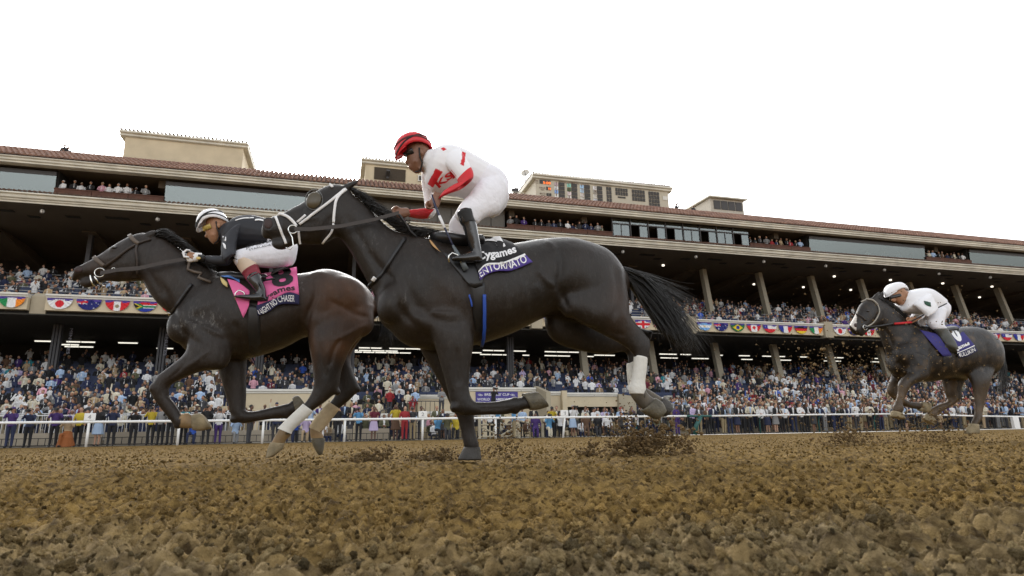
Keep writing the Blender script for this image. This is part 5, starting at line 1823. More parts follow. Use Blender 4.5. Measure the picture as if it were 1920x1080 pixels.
def make_horse3():
    g = Rig(6.0)
    H = empty('horse', st(7.3, 6.0, 0), 'trailing dark brown racehorse on the right with white nose and mud-covered legs, purple saddlecloth', 'horse')
    L = g.loft
    L([(1870, 648, 1869, 684, .09, 0), (1852, 629, 1855, 705, .21, 0), (1826, 614, 1830, 710, .27, 0), (1800, 613, 1801, 709, .27, 0), (1770, 617, 1772, 712, .28, 0), (1740, 619, 1745, 716, .28, 0),
       (1712, 614, 1718, 716, .25, 0), (1692, 622, 1697, 711, .21, 0), (1675, 648, 1682, 703, .15, 0)], 0, 4, 24)
    L([(1718, 614, 1680, 690, .15, 0), (1694, 598, 1662, 652, .125, 0), (1670, 577, 1652, 625, .105, 0), (1653, 562, 1647, 609, .09, 0)], 1, 4, 20)
    L([(1646, 560, 1652, 602, .075, .01), (1628, 560, 1648, 612, .088, .02), (1614, 571, 1637, 617, .086, .03), (1606, 588, 1624, 620, .068, .04), (1599, 600, 1616, 626, .058, .05), (1594, 609, 1608, 629, .05, .06)], 2, 4, 20)
    L([(1622, 606, 1630, 618, .035, .04), (1607, 616, 1616, 632, .03, .06)], 2, 3, 12)
    for w, dx in ((.06, 0), (-.04, 8)):
        L([(1634 + dx, 560, 1645 + dx, 565, .02, w), (1640 + dx, 552, 1648 + dx, 558, .018, w), (1648 + dx, 545, 1650 + dx, 548, .004, w)], 2, 3, 10)
    g.blob(1640, 590, 0.045, 0.081, 0.077, .05, 2)
    g.blob(1700, 665, 0.125, 0.161, 0.154, .09, 0)
    g.blob(1835, 650, 0.13, 0.184, 0.176, .09, 0)
    g.blob(1725, 655, 0.155, 0.115, 0.220, .05, 0)
    fw, bw, hw, hb = .17, -.15, .18, -.15
    L([(1694, 660, 1748, 680, .105, fw - .02), (1704, 696, 1738, 708, .08, fw), (1691, 710, 1712, 721, .058, fw), (1685, 721, 1703, 730, .052, fw), (1684, 738, 1698, 741, .038, fw),
       (1679, 754, 1692, 758, .034, fw), (1675, 762, 1694, 767, .04, fw), (1674, 770, 1690, 775, .034, fw)], 3, 4, 16)
    L([(1674, 682, 1704, 700, .09, bw), (1672, 708, 1692, 716, .065, bw), (1665, 724, 1681, 732, .055, bw), (1670, 743, 1684, 737, .045, bw), (1699, 763, 1703, 752, .034, bw), (1724, 768, 1728, 755, .034, bw)], 3, 4, 16)
    L([(1802, 650, 1866, 655, .11, .09), (1808, 690, 1862, 690, .10, .13), (1822, 715, 1856, 712, .07, hw), (1827, 738, 1850, 736, .05, hw), (1829, 755, 1845, 755, .036, hw),
       (1828, 774, 1841, 773, .034, hw), (1826, 784, 1840, 783, .04, hw), (1820, 796, 1833, 797, .034, hw)], 3, 4, 16)
    L([(1763, 680, 1832, 680, .11, hb), (1768, 710, 1812, 705, .08, hb), (1773, 735, 1802, 725, .06, hb), (1777, 751, 1799, 749, .046, hb), (1762, 757, 1773, 768, .036, hb), (1748, 764, 1758, 776, .034, hb),
       (1741, 770, 1755, 782, .04, hb), (1738, 777, 1751, 788, .034, hb)], 4, 4, 16)
    me, src = g.skin(.014, 3); relax(me, src, g.tags, (0, 1), 26)
    def colf(tg, p):
        x, y = proj(p)
        c = [.0092, .0062, .0040]
        if tg == 2 and x < 1606 and y < 616 + (x - 1600):
            c = [.55, .53, .5]
        mud = (max(0, min(1, (y - 695) / 35)) if tg in (3, 4) else 0) * (.6 + .5 * noise.noise(p * 9))
        if tg == 4 and 1740 < x < 1800: mud = min(1, mud * 1.3)
        if tg == 4 and x > 1795: mud *= .1 + .9 * max(0, min(1, (y - 760) / 25))
        mud = max(mud, 1.3 * max(0, noise.noise(p * 13) - .1) * (1 if y > 625 else .3))
        mud = max(0, min(1, mud))
        c = [c[0] * (1 - mud) + .085 * mud, c[1] * (1 - mud) + .055 * mud, c[2] * (1 - mud) + .028 * mud]
        return c
    colour_mesh(me, src, g.tags, colf, None); carve(me, CARVE[g.T], g.T)
    smooth_all(me)
    link_mesh('body', me, m_coat, H)
    tree = tree_of([v.co for v in me.vertices], [tuple(p.vertices) for p in me.polygons])
    hoof(g, [(1673, 770, 1691, 776, .044, fw), (1670, 780, 1697, 786, .054, fw), (1674, 782, 1693, 785, .03, fw)], H, m_tan_hoof)
    hoof(g, [(1722, 770, 1728, 753, .042, bw), (1738, 774, 1742, 755, .05, bw), (1738, 770, 1741, 758, .03, bw)], H, m_tan_hoof)
    hoof(g, [(1819, 794, 1833, 796, .044, hw), (1811, 812, 1834, 812, .055, hw), (1815, 812, 1830, 812, .03, hw)], H, m_tan_hoof)
    hoof(g, [(1737, 776, 1752, 788, .044, hb), (1731, 786, 1750, 797, .05, hb), (1735, 788, 1747, 795, .03, hb)], H, m_tan_hoof)
    strands(g, [(1868, 640), (1872, 655)], [(1885, 645), (1880, 690)], [(1890, 740), (1872, 745)], 160, .006, 'tail', m_hair, H, 1.0, 0, .05, 33, 9, 5)
    strands(g, [(1640, 558), (1665, 570), (1695, 595), (1715, 612)], [(1650, 553), (1678, 566), (1708, 592), (1722, 608)], [(1662, 572), (1688, 588), (1712, 608), (1726, 618)], 260, .005, 'mane', m_hair, H, 1.0, 0, .04, 38, 6, 3)
    mb = MB(); c = see(tree, 1604, 610, .003); mb.ball(c, .022, .01, .026, axes=(UV, -NV, ZV)); mb.build('nostril', m_nostril, H, True)
    mb = MB(); c = see(tree, 1627, 583, -.004); mb.ball(c, .022, .018, .018, axes=(UV, -NV, ZV)); mb.build('eye', m_eye, H, True)
    m_cream = mat('pale_worn_strap', (.35, .32, .27), .6)
    S = lambda pts, w, nm='bridle_strap', m_=m_cream, off=.008: strap(tree, pts, w, off, 6.0, nm, m_, H)
    S([(1615, 566), (1625, 562), (1637, 564), (1645, 572)], .02, 'browband')
    S([(1645, 572), (1648, 585), (1641, 600), (1631, 609), (1620, 614)], .014, 'bridle_strap', m_cream)
    S([(1605, 589), (1612, 592), (1624, 602)], .016, 'noseband', m_leather)
    bit_ring(g, 1622, 614, .12, .03, H)
    mb = MB(); mb.tube([g.p(x, y, .13) for x, y in ((1624, 614), (1650, 611), (1680, 606), (1706, 602))], .012, 6); mb.build('rein', m_blackleather, H, True)
    mb = MB(); g.loft([(1722, 612, 1726, 626, .12, 0), (1745, 616, 1748, 630, .17, 0), (1775, 612, 1778, 626, .16, 0)], mb=mb, n=3, k=16); mb.build('saddle', m_blackleather, H, True)
    m_pur = mat('purple_blue_cloth', (.035, .03, .17), .8, bump=.1, bscale=200)
    def PT(top, bot, off, nm, m_, R=8, C=12):
        v, f, D = patch(tree, quad_grid(top, bot, R, C), off, 6.0); x = MB(); x.add(v, f); return x.build(nm, m_, H, True), tree_of(v, f)
    PT([(1724, 618), (1740, 622), (1758, 626)], [(1768, 668), (1776, 668), (1785, 666)], .02, 'saddlecloth_front', m_pur, 10, 8)
    cl, tr1 = PT([(1765, 612), (1782, 608), (1796, 609)], [(1795, 663), (1810, 657), (1829, 649)], .024, 'saddlecloth', m_pur, 12, 14)
    bd, tr2 = PT([(1795, 662), (1810, 656), (1828, 648)], [(1798, 671), (1815, 668), (1834, 658)], .026, 'name_band', m_navy, 4, 12)
    x = MB(); v, f, D = patch(tree, quad_grid([(1795, 661), (1810, 655), (1827, 647)], [(1795, 662.6), (1810, 656.6), (1828, 648.8)], 2, 10), .031, 6.0); x.add(v, f); x.build('piping', m_white_print, H)
    tx = MB(); P_, F_ = text_along(tr1, '10', [(1781, 642), (1805, 636)], (27, 27), .005, 6.0, .07, shear=-.3); tx.add(P_, F_); tx.build('cloth_number', m_white_print, cl)
    tx = MB(); P_, F_ = text_along(tr1, 'games', [(1793, 657), (1818, 646)], (7, 7), .005, 6.0, .04); tx.add(P_, F_); tx.build('sponsor_lettering', m_white_print, cl)
    tx = MB(); P_, F_ = text_along(tr2, 'MULLIKIN', [(1795, 670), (1812, 666), (1829, 658)], (7.5, 7.5), .005, 6.0, .01); tx.add(P_, F_); tx.build('name_lettering', m_white_print, cl)
    PT([(1770, 660), (1778, 664), (1786, 664)], [(1765, 712), (1772, 715), (1779, 712)], .014, 'girth', m_blackleather, 8, 5)
    return g, H, tree


G2, H2, TREE2 = make_horse2()
G1, H1, TREE1 = make_horse1()
G3, H3, TREE3 = make_horse3()
# ================================================================== JOCKEYS
m_skin_a = mat('tan_skin', (.34, .17, .09), .55, var=.08)
m_skin_b = mat('brown_skin', (.20, .095, .055), .5, var=.1)
m_silk_white = mat('white_silks', (.80, .80, .82), .6, var=.02, bump=.6, bscale=12)
m_silk_print = attr_mat('printed_silks', 'col', .6, .9, 10)
m_silk_black = mat('black_silks', (.012, .013, .018), .6, var=.1, bump=.3, bscale=9)
m_red = mat('red_silks', (.58, .012, .02), .6, var=.05, bump=.2, bscale=12)
m_pants = mat('white_breeches', (.80, .80, .84), .65, var=.02, bump=.75, bscale=11)
m_boot = mat('polished_black_boot', (.012, .012, .013), .2, var=.1, coat=.5, bump=.15, bscale=14)
m_maroon = mat('maroon_boot_cuff', (.22, .02, .035), .6)
m_sock = mat('beige_sock', (.62, .50, .38), .85)
m_glove = mat('white_glove', (.8, .8, .8), .7)
m_helm_red = mat('red_helmet', (.60, .02, .03), .35, var=.03)
m_helm_white = mat('white_helmet', (.82, .82, .84), .35, var=.02)
m_goggle = mat('goggle_lens_dark', (.02, .02, .02), .06)
m_goggle_y = mat('goggle_lens_amber', (.45, .33, .08), .08)
m_strapblk = mat('black_elastic', (.012, .012, .012), .7)
m_lips = mat('lips', (.30, .10, .07), .5)


def finish(g, name, m, parent, voxel=.008, smooth=3):
    me, src = g.skin(voxel, smooth)
    smooth_all(me)
    return link_mesh(name, me, m, parent), tree_of([v.co for v in me.vertices], [tuple(p.vertices) for p in me.polygons])


def hand(g, px, py, w, dirx, diry, size=1.0, curl=1.0, side=1):
    """closed riding hand: palm and five bent fingers gripping downwards. direction of the knuckles in pixels"""
    k = size
    d = math.hypot(dirx, diry); dx, dy = dirx / d, diry / d
    nx, ny = -dy, dx
    s = F / ((on_t(px, py, g.T - w) - CAM).dot(_f)) / 1.0        # pixels per metre
    def Q(a, b, ww):
        return g.p(px + (dx * a + nx * b) * s * k, py + (dy * a + ny * b) * s * k, w + ww * k)
    f0 = len(g.mb.f)
    g.mb.tube([Q(-.045, 0, 0), Q(-.01, 0, 0), Q(.035, .0, 0), Q(.055, .002, 0)], [(.030, .024), (.038, .026), (.042, .026), (.034, .02)], 10)
    for i, (ln, off) in enumerate(((.075, -.030), (.083, -.010), (.078, .010), (.062, .029))):
        ww = off * side
        g.mb.tube([Q(.04, 0 + .003, ww), Q(.07, .008, ww), Q(.07 + (ln - .06) * .3, .035, ww * .95), Q(.05, .052, ww * .9), Q(.025, .045, ww * .9)], [.0095, .010, .0095, .009, .007], 7)
    g.mb.tube([Q(-.01, .012, -.034 * side), Q(.02, .03, -.044 * side), Q(.045, .045, -.036 * side), Q(.062, .05, -.024 * side)], [.013, .012, .0105, .008], 7)
    g.tags += [5] * (len(g.mb.f) - f0)


def head(g, cx, cy, r, look, w=0.0, tilt=0.0, depth=.078):
    """head facing left-down. cx,cy centre of skull px; r px radius; builds skull, jaw, nose, lips, chin, ear as one body"""
    pass


def jockey2():
    T = 4.1
    J = empty('person', st(.85, T, .9), 'jockey in white and red silks with red helmet crouching on the nearest black horse', 'person')
    g = Rig(T); g.inner = True
    L = g.loft
    # head: skull, face wedge
    g.blob(784, 286, 0, .088, .10, .075, 1, .2)
    L([(763, 283, 806, 283, .07, 0), (761, 293, 803, 298, .07, 0), (763, 303, 800, 310, .064, 0), (768, 312, 796, 319, .052, 0), (774, 319, 789, 322, .035, 0)], 1, 3, 16)
    L([(764, 293, 775, 292, .018, 0), (759, 303, 772, 303, .019, 0), (761, 306, 770, 308, .017, 0)], 1, 2, 10)   # nose
    L([(766, 311, 776, 309, .026, 0), (765, 313, 776, 314, .027, 0), (768, 317, 778, 317, .024, 0)], 1, 2, 10)     # lips
    g.blob(777, 318, 0, .022, .018, .026, 1)
    g.blob(763, 305, 0, .016, .012, .016, 1); g.blob(779, 303, .05, .02, .016, .016, 1); g.blob(790, 316, .045, .02, .014, .018, 1)
    g.blob(791, 285, .076, .018, .028, .012, 1, .2)  # ear
    L([(810, 288, 795, 312, .055, 0), (818, 292, 800, 322, .065, 0), (830, 296, 812, 330, .08, 0)], 1, 3, 14)       # neck
    # inner body (under the clothes), arms, hands, legs
    L([(825, 284, 800, 333, .14, 0), (850, 286, 816, 345, .165, 0), (872, 292, 838, 352, .16, 0), (897, 305, 862, 358, .15, 0), (922, 320, 884, 366, .15, 0), (940, 332, 892, 380, .14, 0)], 2, 3, 18)
    L([(828, 302, 862, 282, .058, .14), (842, 316, 870, 294, .058, .21), (853, 330, 880, 309, .054, .25), (862, 345, 885, 324, .05, .27), (852, 357, 872, 342, .045, .255), (840, 363, 854, 347, .04, .20), (822, 370, 832, 359, .032, .12), (815, 375, 826, 366, .03, .1)], 2, 3, 12)
    hand(g, 817, 374, .10, -.35, 1.0, 1.05, side=1)
    L([(800, 325, 812, 330, .045, -.15), (796, 360, 810, 358, .042, -.19), (800, 388, 815, 384, .038, -.19), (803, 405, 814, 393, .036, -.17), (780, 407, 782, 394, .032, -.1), (764, 404, 765, 396, .026, -.02), (758, 404, 759, 396, .026, 0)], 2, 3, 12)
    hand(g, 756, 399, .0, -1.0, .15, 1.0, side=1)
    L([(930, 330, 948, 372, .085, .10), (905, 345, 925, 395, .08, .15), (884, 372, 905, 402, .062, .2), (868, 392, 893, 412, .055, .22), (862, 412, 888, 420, .05, .23), (872, 445, 894, 442, .043, .23), (882, 465, 899, 464, .036, .23)], 3, 3, 14)
    L([(885, 468, 901, 478, .036, .23), (868, 476, 880, 489, .034, .29), (852, 481, 856, 489, .026, .30)], 3, 3, 12)
    L([(925, 335, 940, 375, .08, -.10), (895, 355, 912, 400, .078, -.15), (862, 395, 885, 420, .06, -.18), (845, 420, 868, 435, .052, -.18), (850, 440, 872, 442, .048, -.18), (868, 472, 884, 468, .036, -.2), (850, 486, 858, 494, .03, -.2)], 3, 3, 14)
    b, tr = finish(g, 'body', m_skin_b, J, .0075, 3)
    # jacket with torso, near upper arm, far upper arm
    g = Rig(T); L = g.loft
    L([(812, 283, 796, 326, .12, 0), (828, 277, 800, 342, .175, 0), (850, 278, 812, 356, .195, 0), (870, 285, 836, 362, .185, 0), (896, 299, 862, 366, .172, 0), (920, 314, 882, 374, .17, 0), (936, 326, 888, 386, .16, 0)], 0, 3, 20)
    L([(828, 302, 862, 282, .065, .14), (842, 316, 870, 294, .066, .21), (852, 327, 878, 306, .062, .245), (859, 337, 883, 316, .056, .262)], 0, 3, 16)
    L([(790, 322, 815, 325, .06, -.14), (791, 345, 812, 345, .056, -.19), (795, 370, 812, 368, .05, -.2), (797, 390, 815, 386, .046, -.19), (802, 408, 818, 394, .044, -.18)], 0, 3, 14)
    jk, jt = finish(g, 'jacket', m_silk_print, J, .0055, 3)
    # red forearm sleeves, collar
    tubepart(g, [(857, 337, 883, 315, .057, .262), (862, 347, 887, 325, .060, .278), (860, 354, 886, 336, .062, .285), (850, 359, 872, 339, .056, .255), (838, 364, 853, 346, .047, .20), (822, 373, 832, 358, .036, .13)], J, m_red, 'sleeve', 5, 18)
    tubepart(g, [(801, 409, 817, 392, .046, -.18), (790, 410, 800, 391, .044, -.15), (775, 408, 778, 393, .038, -.07), (764, 405, 766, 394, .03, -.02)], J, m_red, 'sleeve', 5, 18)
    tubepart(g, [(806, 290, 794, 316, .075, 0), (812, 288, 797, 323, .085, 0), (818, 287, 802, 330, .095, 0)], J, m_red, 'collar', 4, 18)
    paint_regions(jk.data, [[(866, 284), (873, 286), (872, 299), (870, 312), (863, 308), (866, 297)], [(826, 278), (832, 276), (838, 280), (831, 283)], [(817, 316), (830, 322), (812, 352), (801, 345)], [(846, 318), (856, 330), (850, 336), (842, 324)]], (.80, .80, .82), (.58, .012, .02))
    tx = MB(); P_, F_ = text_along(jt, 'KS', [(822, 353), (834, 343), (851, 330)], (13, 11), .004, T, .03); tx.add(P_, F_); tx.build('chest_lettering', m_red, jk)
    # breeches
    g = Rig(T); L = g.loft
    L([(918, 312, 878, 374, .178, 0), (936, 323, 884, 386, .19, 0), (950, 342, 900, 400, .18, 0), (951, 362, 915, 402, .15, 0)], 0, 3, 20)
    L([(925, 325, 952, 372, .10, .09), (900, 340, 935, 398, .10, .15), (878, 366, 914, 406, .085, .19), (862, 384, 902, 412, .074, .21), (852, 402, 896, 418, .066, .22)], 0, 3, 18)
    L([(920, 335, 942, 380, .09, -.09), (890, 355, 912, 405, .09, -.15), (860, 392, 890, 425, .075, -.17), (843, 416, 873, 438, .062, -.17), (842, 434, 872, 446, .056, -.17)], 0, 3, 16)
    finish(g, 'breeches', m_pants, J, .008, 2)
    # boots
    g = Rig(T); L = g.loft
    L([(858, 400, 884, 396, .058, .29), (863, 418, 890, 414, .056, .29), (868, 424, 893, 421, .055, .29), (874, 445, 897, 442, .048, .29), (880, 460, 900, 458, .043, .29), (884, 470, 903, 474, .044, .29), (882, 477, 904, 487, .042, .29)], 0, 3, 16)
    L([(886, 472, 903, 492, .043, .29), (872, 476, 880, 493, .042, .29), (856, 480, 862, 491, .036, .30), (847, 483, 849, 489, .02, .30)], 0, 3, 14)
    finish(g, 'boot', m_boot, J, .007, 2)
    tubepart(g, [(857, 399, 884, 394, .062, .292), (862, 412, 888, 409, .06, .292), (866, 421, 892, 418, .058, .292)], J, m_strapblk, 'boot_cuff', 4, 16)
    g = Rig(T); L = g.loft
    L([(846, 440, 868, 438, .055, -.19), (862, 468, 880, 464, .045, -.2), (868, 478, 882, 484, .04, -.2)], 0, 3, 14)
    L([(876, 476, 880, 490, .04, -.2), (852, 484, 856, 494, .03, -.2)], 0, 3, 12)
    finish(g, 'boot', m_boot, J, .008, 2)
    # stirrup
    mb = MB(); mb.tube([g.p(x, y, .30) for x, y in ((842, 492), (841, 480), (848, 474), (858, 478), (864, 492))], .006, 6); mb.build('stirrup', m_ring, H2, True)
    helmet(T, J, (781, 278), 39, 30, .10, .34, m_helm_red, (742, 297), (812, 283), dark_band=True)
    goggles(T, J, [(757, 291), (765, 287), (775, 283)], m_goggle, tr)
    chin(T, J, [(786, 277), (787, 292), (792, 305), (788, 320), (779, 322)])
    # whip
    W = MB(); W.tube([G2.p(x, y, w) for x, y, w in ((810, 366, .10), (816, 386, .14), (831, 421, .2), (850, 462, .27))], [.009, .008, .007, .007], 8)
    wp = empty('whip', st(.9, 3.8, 1.3), 'dark riding whip with grey flap held by the red-sleeved jockey', 'whip')
    W.build('shaft', mat('dark_blue_shaft', (.02, .025, .06), .35), wp, True)
    W = MB(); W.tube([G2.p(x, y, w) for x, y, w in ((824, 405, .17), (834, 428, .21))], .010, 8); W.build('white_binding', m_white_print, wp, True)
    W = MB(); W.tube([G2.p(x, y, w) for x, y, w in ((849, 460, .27), (856, 472, .28), (868, 494, .29), (874, 506, .295))], [(.008, .008), (.013, .006), (.018, .006), (.02, .005)], 8); W.build('flap', mat('grey_whip_leather', (.10, .12, .13), .3), wp, True)
    return J


def helmet(T, J, c, rx, ry, lat, ang, m_, brimL, brimR, dark_band=False, band_m=None, stripes=False):
    """hard hat: upper part of an ellipsoid cut along the brim line, with peak"""
    g = Rig(T)
    s = F / ((on_t(c[0], c[1], T) - CAM).dot(_f))
    C = g.p(*c, 0)
    bl, br = g.p(*brimL, 0), g.p(*brimR, 0)
    xa = (br - bl).normalized()
    za = -(xa.cross(-NV)).normalized()
    if za.z < 0: za = -za
    ya = -NV
    top_h = ry / s
    R = rx / s
    mid = (bl + br) / 2
    mid = mid + xa * 0
    vs, fs = [], []
    n, k = 9, 28
    hl = (br - bl).length / 2
    for i in range(n + 1):
        th = (math.pi / 2) * i / n
        for j in range(k):
            ph = 2 * math.pi * j / k
            cx, sy = math.cos(ph), math.sin(ph)
            zz = max(0.0, math.sin(th)) ** .9 * (top_h * 1.32)
            rr = max(0.0, math.cos(th)) ** .75
            drop = .052 * sy * sy * (1 - i / n) ** 1.5
            vs.append(mid + xa * (hl * .96 * rr * cx + zz * .02) + ya * (lat * rr * sy) + za * (zz + drop))
    for i in range(n):
        for j in range(k):
            fs.append((i * k + j, i * k + (j + 1) % k, (i + 1) * k + (j + 1) % k, (i + 1) * k + j))
    mb = MB(); mb.add(vs, fs)
    o = mb.build('helmet', m_, J, True)
    sm = o.modifiers.new('thickness', 'SOLIDIFY'); sm.thickness = .008
    # peak
    vs, fs = [], []
    for i in range(3):
        for j in range(13):
            ph = math.pi * (.66 + .68 * j / 12)
            e = 1 + i * .055
            vs.append(mid + xa * (hl * .96 * e * math.cos(ph)) + ya * (lat * e * math.sin(ph)) + za * (.006 - .005 * i + .052 * math.sin(ph) ** 2))
    for i in range(2):
        for j in range(12):
            fs.append((i * 13 + j, i * 13 + j + 1, (i + 1) * 13 + j + 1, (i + 1) * 13 + j))
    mb = MB(); mb.add(vs, fs); o2 = mb.build('helmet_peak', m_, J, True)
    sm = o2.modifiers.new('thickness', 'SOLIDIFY'); sm.thickness = .006
    # bands round the shell
    def band(h0, tilt, wd, mm, nm, rise=0.0):
        pts = []
        for j in range(25):
            ph = 2 * math.pi * j / 24
            th = h0 + tilt * math.cos(ph)
            zz = max(0.0, math.sin(th)) ** .9 * (top_h * 1.32); rr = max(0.0, math.cos(th)) ** .75 * 1.02
            pts.append((mid + xa * (hl * .96 * rr * math.cos(ph) + zz * .02) + ya * (lat * rr * math.sin(ph)) + za * (zz + .052 * math.sin(ph) ** 2 * max(0.0, 1 - th / 1.571) ** 1.5)))
        q = MB(); vv, ff = [], []
        for p in pts:
            for dz in (-wd / 2, wd / 2):
                vv.append(p + za * dz + (p - mid).normalized() * .010)
        for j in range(24): ff.append((j * 2, j * 2 + 1, j * 2 + 3, j * 2 + 2))
        q.add(vv, ff); ob = q.build(nm, mm, J, True)
        s_ = ob.modifiers.new('thickness', 'SOLIDIFY'); s_.thickness = .004
    if dark_band:
        band(.32, -.10, .014, mat('dark_red_elastic', (.09, .02, .02), .7), 'helmet_band')
        band(.30, .28, .013, m_strapblk, 'goggle_elastic')
    if stripes:
        band(.20, -.02, .010, m_strapblk, 'helmet_band')
        band(.38, .26, .010, m_strapblk, 'goggle_elastic')
        band(.34, .36, .010, m_strapblk, 'goggle_elastic')
    return o


def goggles(T, J, pts, m_, tr):
    pp = drape_pts(tr, resample(pts, 5), .006, T)
    mb = MB(); mb.tube(pp, [(.022, .012)] * len(pp), 10); 
    o = mb.build('goggles', m_, J, True)
    return o


def chin(T, J, pts):
    g = Rig(T)
    mb = MB(); mb.tube([g.p(x, y, .078) for x, y in pts[:3]] + [g.p(*pts[3], .05)] + [g.p(*pts[4], .01)], .006, 6)
    return mb.build('chin_strap', m_strapblk, J, True)


def jockey1():
    T = 5.35
    J = empty('person', st(-.8, T, .9), 'jockey in black silks and white breeches with white helmet, crouched low on the leading horse', 'person')
    g = Rig(T); g.inner = True; L = g.loft
    g.blob(406, 420, 0, .085, .095, .075, 1, .2)
    L([(387, 420, 426, 418, .07, 0), (384, 430, 422, 430, .07, 0), (387, 440, 417, 440, .062, 0), (393, 449, 412, 450, .05, 0), (399, 455, 408, 455, .033, 0)], 1, 3, 16)
    L([(388, 431, 398, 430, .018, 0), (385, 442, 396, 441, .019, 0), (388, 445, 396, 446, .016, 0)], 1, 2, 10)
    L([(391, 447, 400, 446, .026, 0), (393, 452, 402, 451, .024, 0)], 1, 2, 10)
    g.blob(401, 454, 0, .02, .016, .026, 1)
    g.blob(387, 443, 0, .017, .013, .016, 1); g.blob(400, 440, .05, .02, .016, .016, 1)
    g.blob(410, 423, .076, .017, .026, .012, 1, .2)
    L([(428, 420, 414, 438, .06, 0), (438, 420, 416, 448, .08, 0)], 1, 3, 14)
    L([(442, 414, 418, 455, .14, 0), (468, 411, 435, 466, .16, 0), (495, 416, 460, 466, .15, 0), (520, 426, 490, 464, .15, 0), (545, 440, 515, 480, .14, 0)], 2, 3, 18)
    L([(420, 447, 452, 424, .055, .16), (416, 468, 442, 457, .05, .22), (421, 489, 440, 477, .046, .24), (428, 494, 436, 480, .042, .23), (405, 494, 407, 482, .036, .2), (385, 489, 386, 481, .028, .15), (378, 488, 379, 480, .026, .14)], 2, 3, 12)
    hand(g, 366, 482, .13, -1, .1, .8)
    L([(424, 450, 446, 435, .05, -.18), (418, 475, 436, 465, .044, -.22), (420, 492, 434, 482, .04, -.22), (395, 494, 398, 484, .034, -.18), (375, 490, 376, 482, .028, -.1)], 2, 3, 12)
    hand(g, 364, 486, -.08, -1, .1, .8)
    L([(548, 452, 535, 492, .085, .1), (505, 460, 505, 496, .07, .16), (470, 470, 478, 496, .062, .2), (444, 480, 458, 494, .055, .22), (443, 494, 464, 486, .054, .22), (456, 516, 480, 502, .048, .23), (470, 535, 492, 525, .042, .30), (482, 546, 499, 546, .036, .25)], 3, 3, 14)
    L([(484, 546, 499, 560, .036, .25), (462, 552, 470, 562, .032, .255), (446, 553, 448, 558, .02, .26)], 3, 3, 12)
    L([(545, 452, 532, 490, .08, -.1), (505, 462, 505, 495, .07, -.16), (460, 474, 468, 496, .06, -.2), (448, 500, 470, 492, .05, -.2), (474, 545, 492, 540, .036, -.2), (452, 553, 456, 562, .03, -.2)], 3, 3, 14)
    b, tr = finish(g, 'body', m_skin_a, J, .0085, 3)
    g = Rig(T); L = g.loft
    L([(432, 418, 415, 452, .12, 0), (448, 409, 418, 465, .17, 0), (472, 406, 434, 472, .19, 0), (497, 411, 458, 472, .178, 0), (522, 421, 486, 470, .17, 0), (540, 432, 505, 472, .165, 0)], 0, 3, 20)
    L([(418, 448, 455, 420, .066, .16), (414, 468, 444, 456, .062, .22), (420, 490, 442, 476, .056, .30), (428, 497, 436, 478, .05, .23), (404, 497, 406, 480, .042, .2), (386, 491, 387, 479, .034, .15)], 0, 3, 16)
    L([(418, 455, 450, 430, .062, -.16), (414, 478, 438, 464, .055, -.22), (418, 494, 434, 480, .05, -.22), (395, 496, 398, 482, .04, -.18)], 0, 3, 14)
    jk, jt = finish(g, 'jacket', m_silk_black, J, .009, 2)
    for (a, b_) in ((((417, 442), (420, 443), (424, 444)), ((418, 450), (421, 451), (424, 453))), (((417, 455), (420, 456), (423, 459)), ((420, 465), (422, 466), (424, 467))),
                    (((441, 412), (455, 408), (476, 407)), ((441, 414), (456, 410), (476, 409))), (((478, 411), (486, 410), (500, 414)), ((478, 414), (486, 413), (500, 416)))):
        v, f, D = patch(jt, quad_grid(list(a), list(b_), 4, 8), .005, T, .003); x = MB(); x.add(v, f); x.build('white_patch', m_white_print, jk, True)
    g = Rig(T); L = g.loft
    L([(522, 428, 498, 468, .17, 0), (545, 440, 516, 488, .19, 0), (557, 458, 532, 496, .17, 0), (556, 474, 540, 496, .13, 0)], 0, 3, 20)
    L([(550, 448, 540, 499, .10, .09), (515, 452, 512, 502, .095, .14), (485, 459, 488, 501, .085, .18), (458, 466, 466, 498, .075, .2), (441, 472, 456, 498, .066, .21), (437, 484, 452, 500, .058, .215)], 0, 3, 18)
    L([(545, 450, 535, 497, .09, -.09), (510, 458, 508, 500, .09, -.15), (470, 468, 475, 500, .075, -.18), (440, 478, 454, 500, .062, -.19), (440, 490, 458, 506, .055, -.19)], 0, 3, 16)
    bt_, bt2 = finish(g, 'breeches', m_pants, J, .009, 2)
    m_fade = mat('pink_dust_stain', (.42, .20, .30), .8)
    tx = MB(); P_, F_ = text_along(bt2, 'JEFF BLOOM', [(462, 467), (480, 461), (512, 454)], (6, 6), .006, T, .01); tx.add(P_, F_); tx.build('breeches_lettering', m_black, bt_)
    tx = MB(); P_, F_ = text_along(bt2, 'STARLADIES', [(467, 471), (485, 466), (512, 460)], (3.2, 3.2), .006, T, 0); tx.add(P_, F_); tx.build('breeches_lettering', m_black, bt_)
    # boots
    g = Rig(T); L = g.loft
    L([(462, 526, 487, 511, .056, .29), (470, 536, 493, 527, .052, .30), (478, 546, 499, 543, .046, .30), (482, 552, 500, 556, .044, .31)], 0, 3, 16)
    L([(484, 550, 500, 565, .044, .31), (466, 552, 478, 566, .042, .315), (450, 553, 458, 562, .034, .32), (439, 554, 442, 558, .016, .32)], 0, 3, 14)
    finish(g, 'boot', m_boot, J, .008, 2)
    tubepart(g, [(453, 513, 483, 495, .062, .23), (458, 520, 486, 504, .06, .232), (463, 527, 489, 512, .06, .292)], J, m_maroon, 'boot_cuff', 4, 18)
    tubepart(g, [(441, 493, 466, 483, .060, .22), (446, 503, 475, 488, .059, .225), (454, 514, 484, 496, .058, .23)], J, m_sock, 'sock', 4, 18)
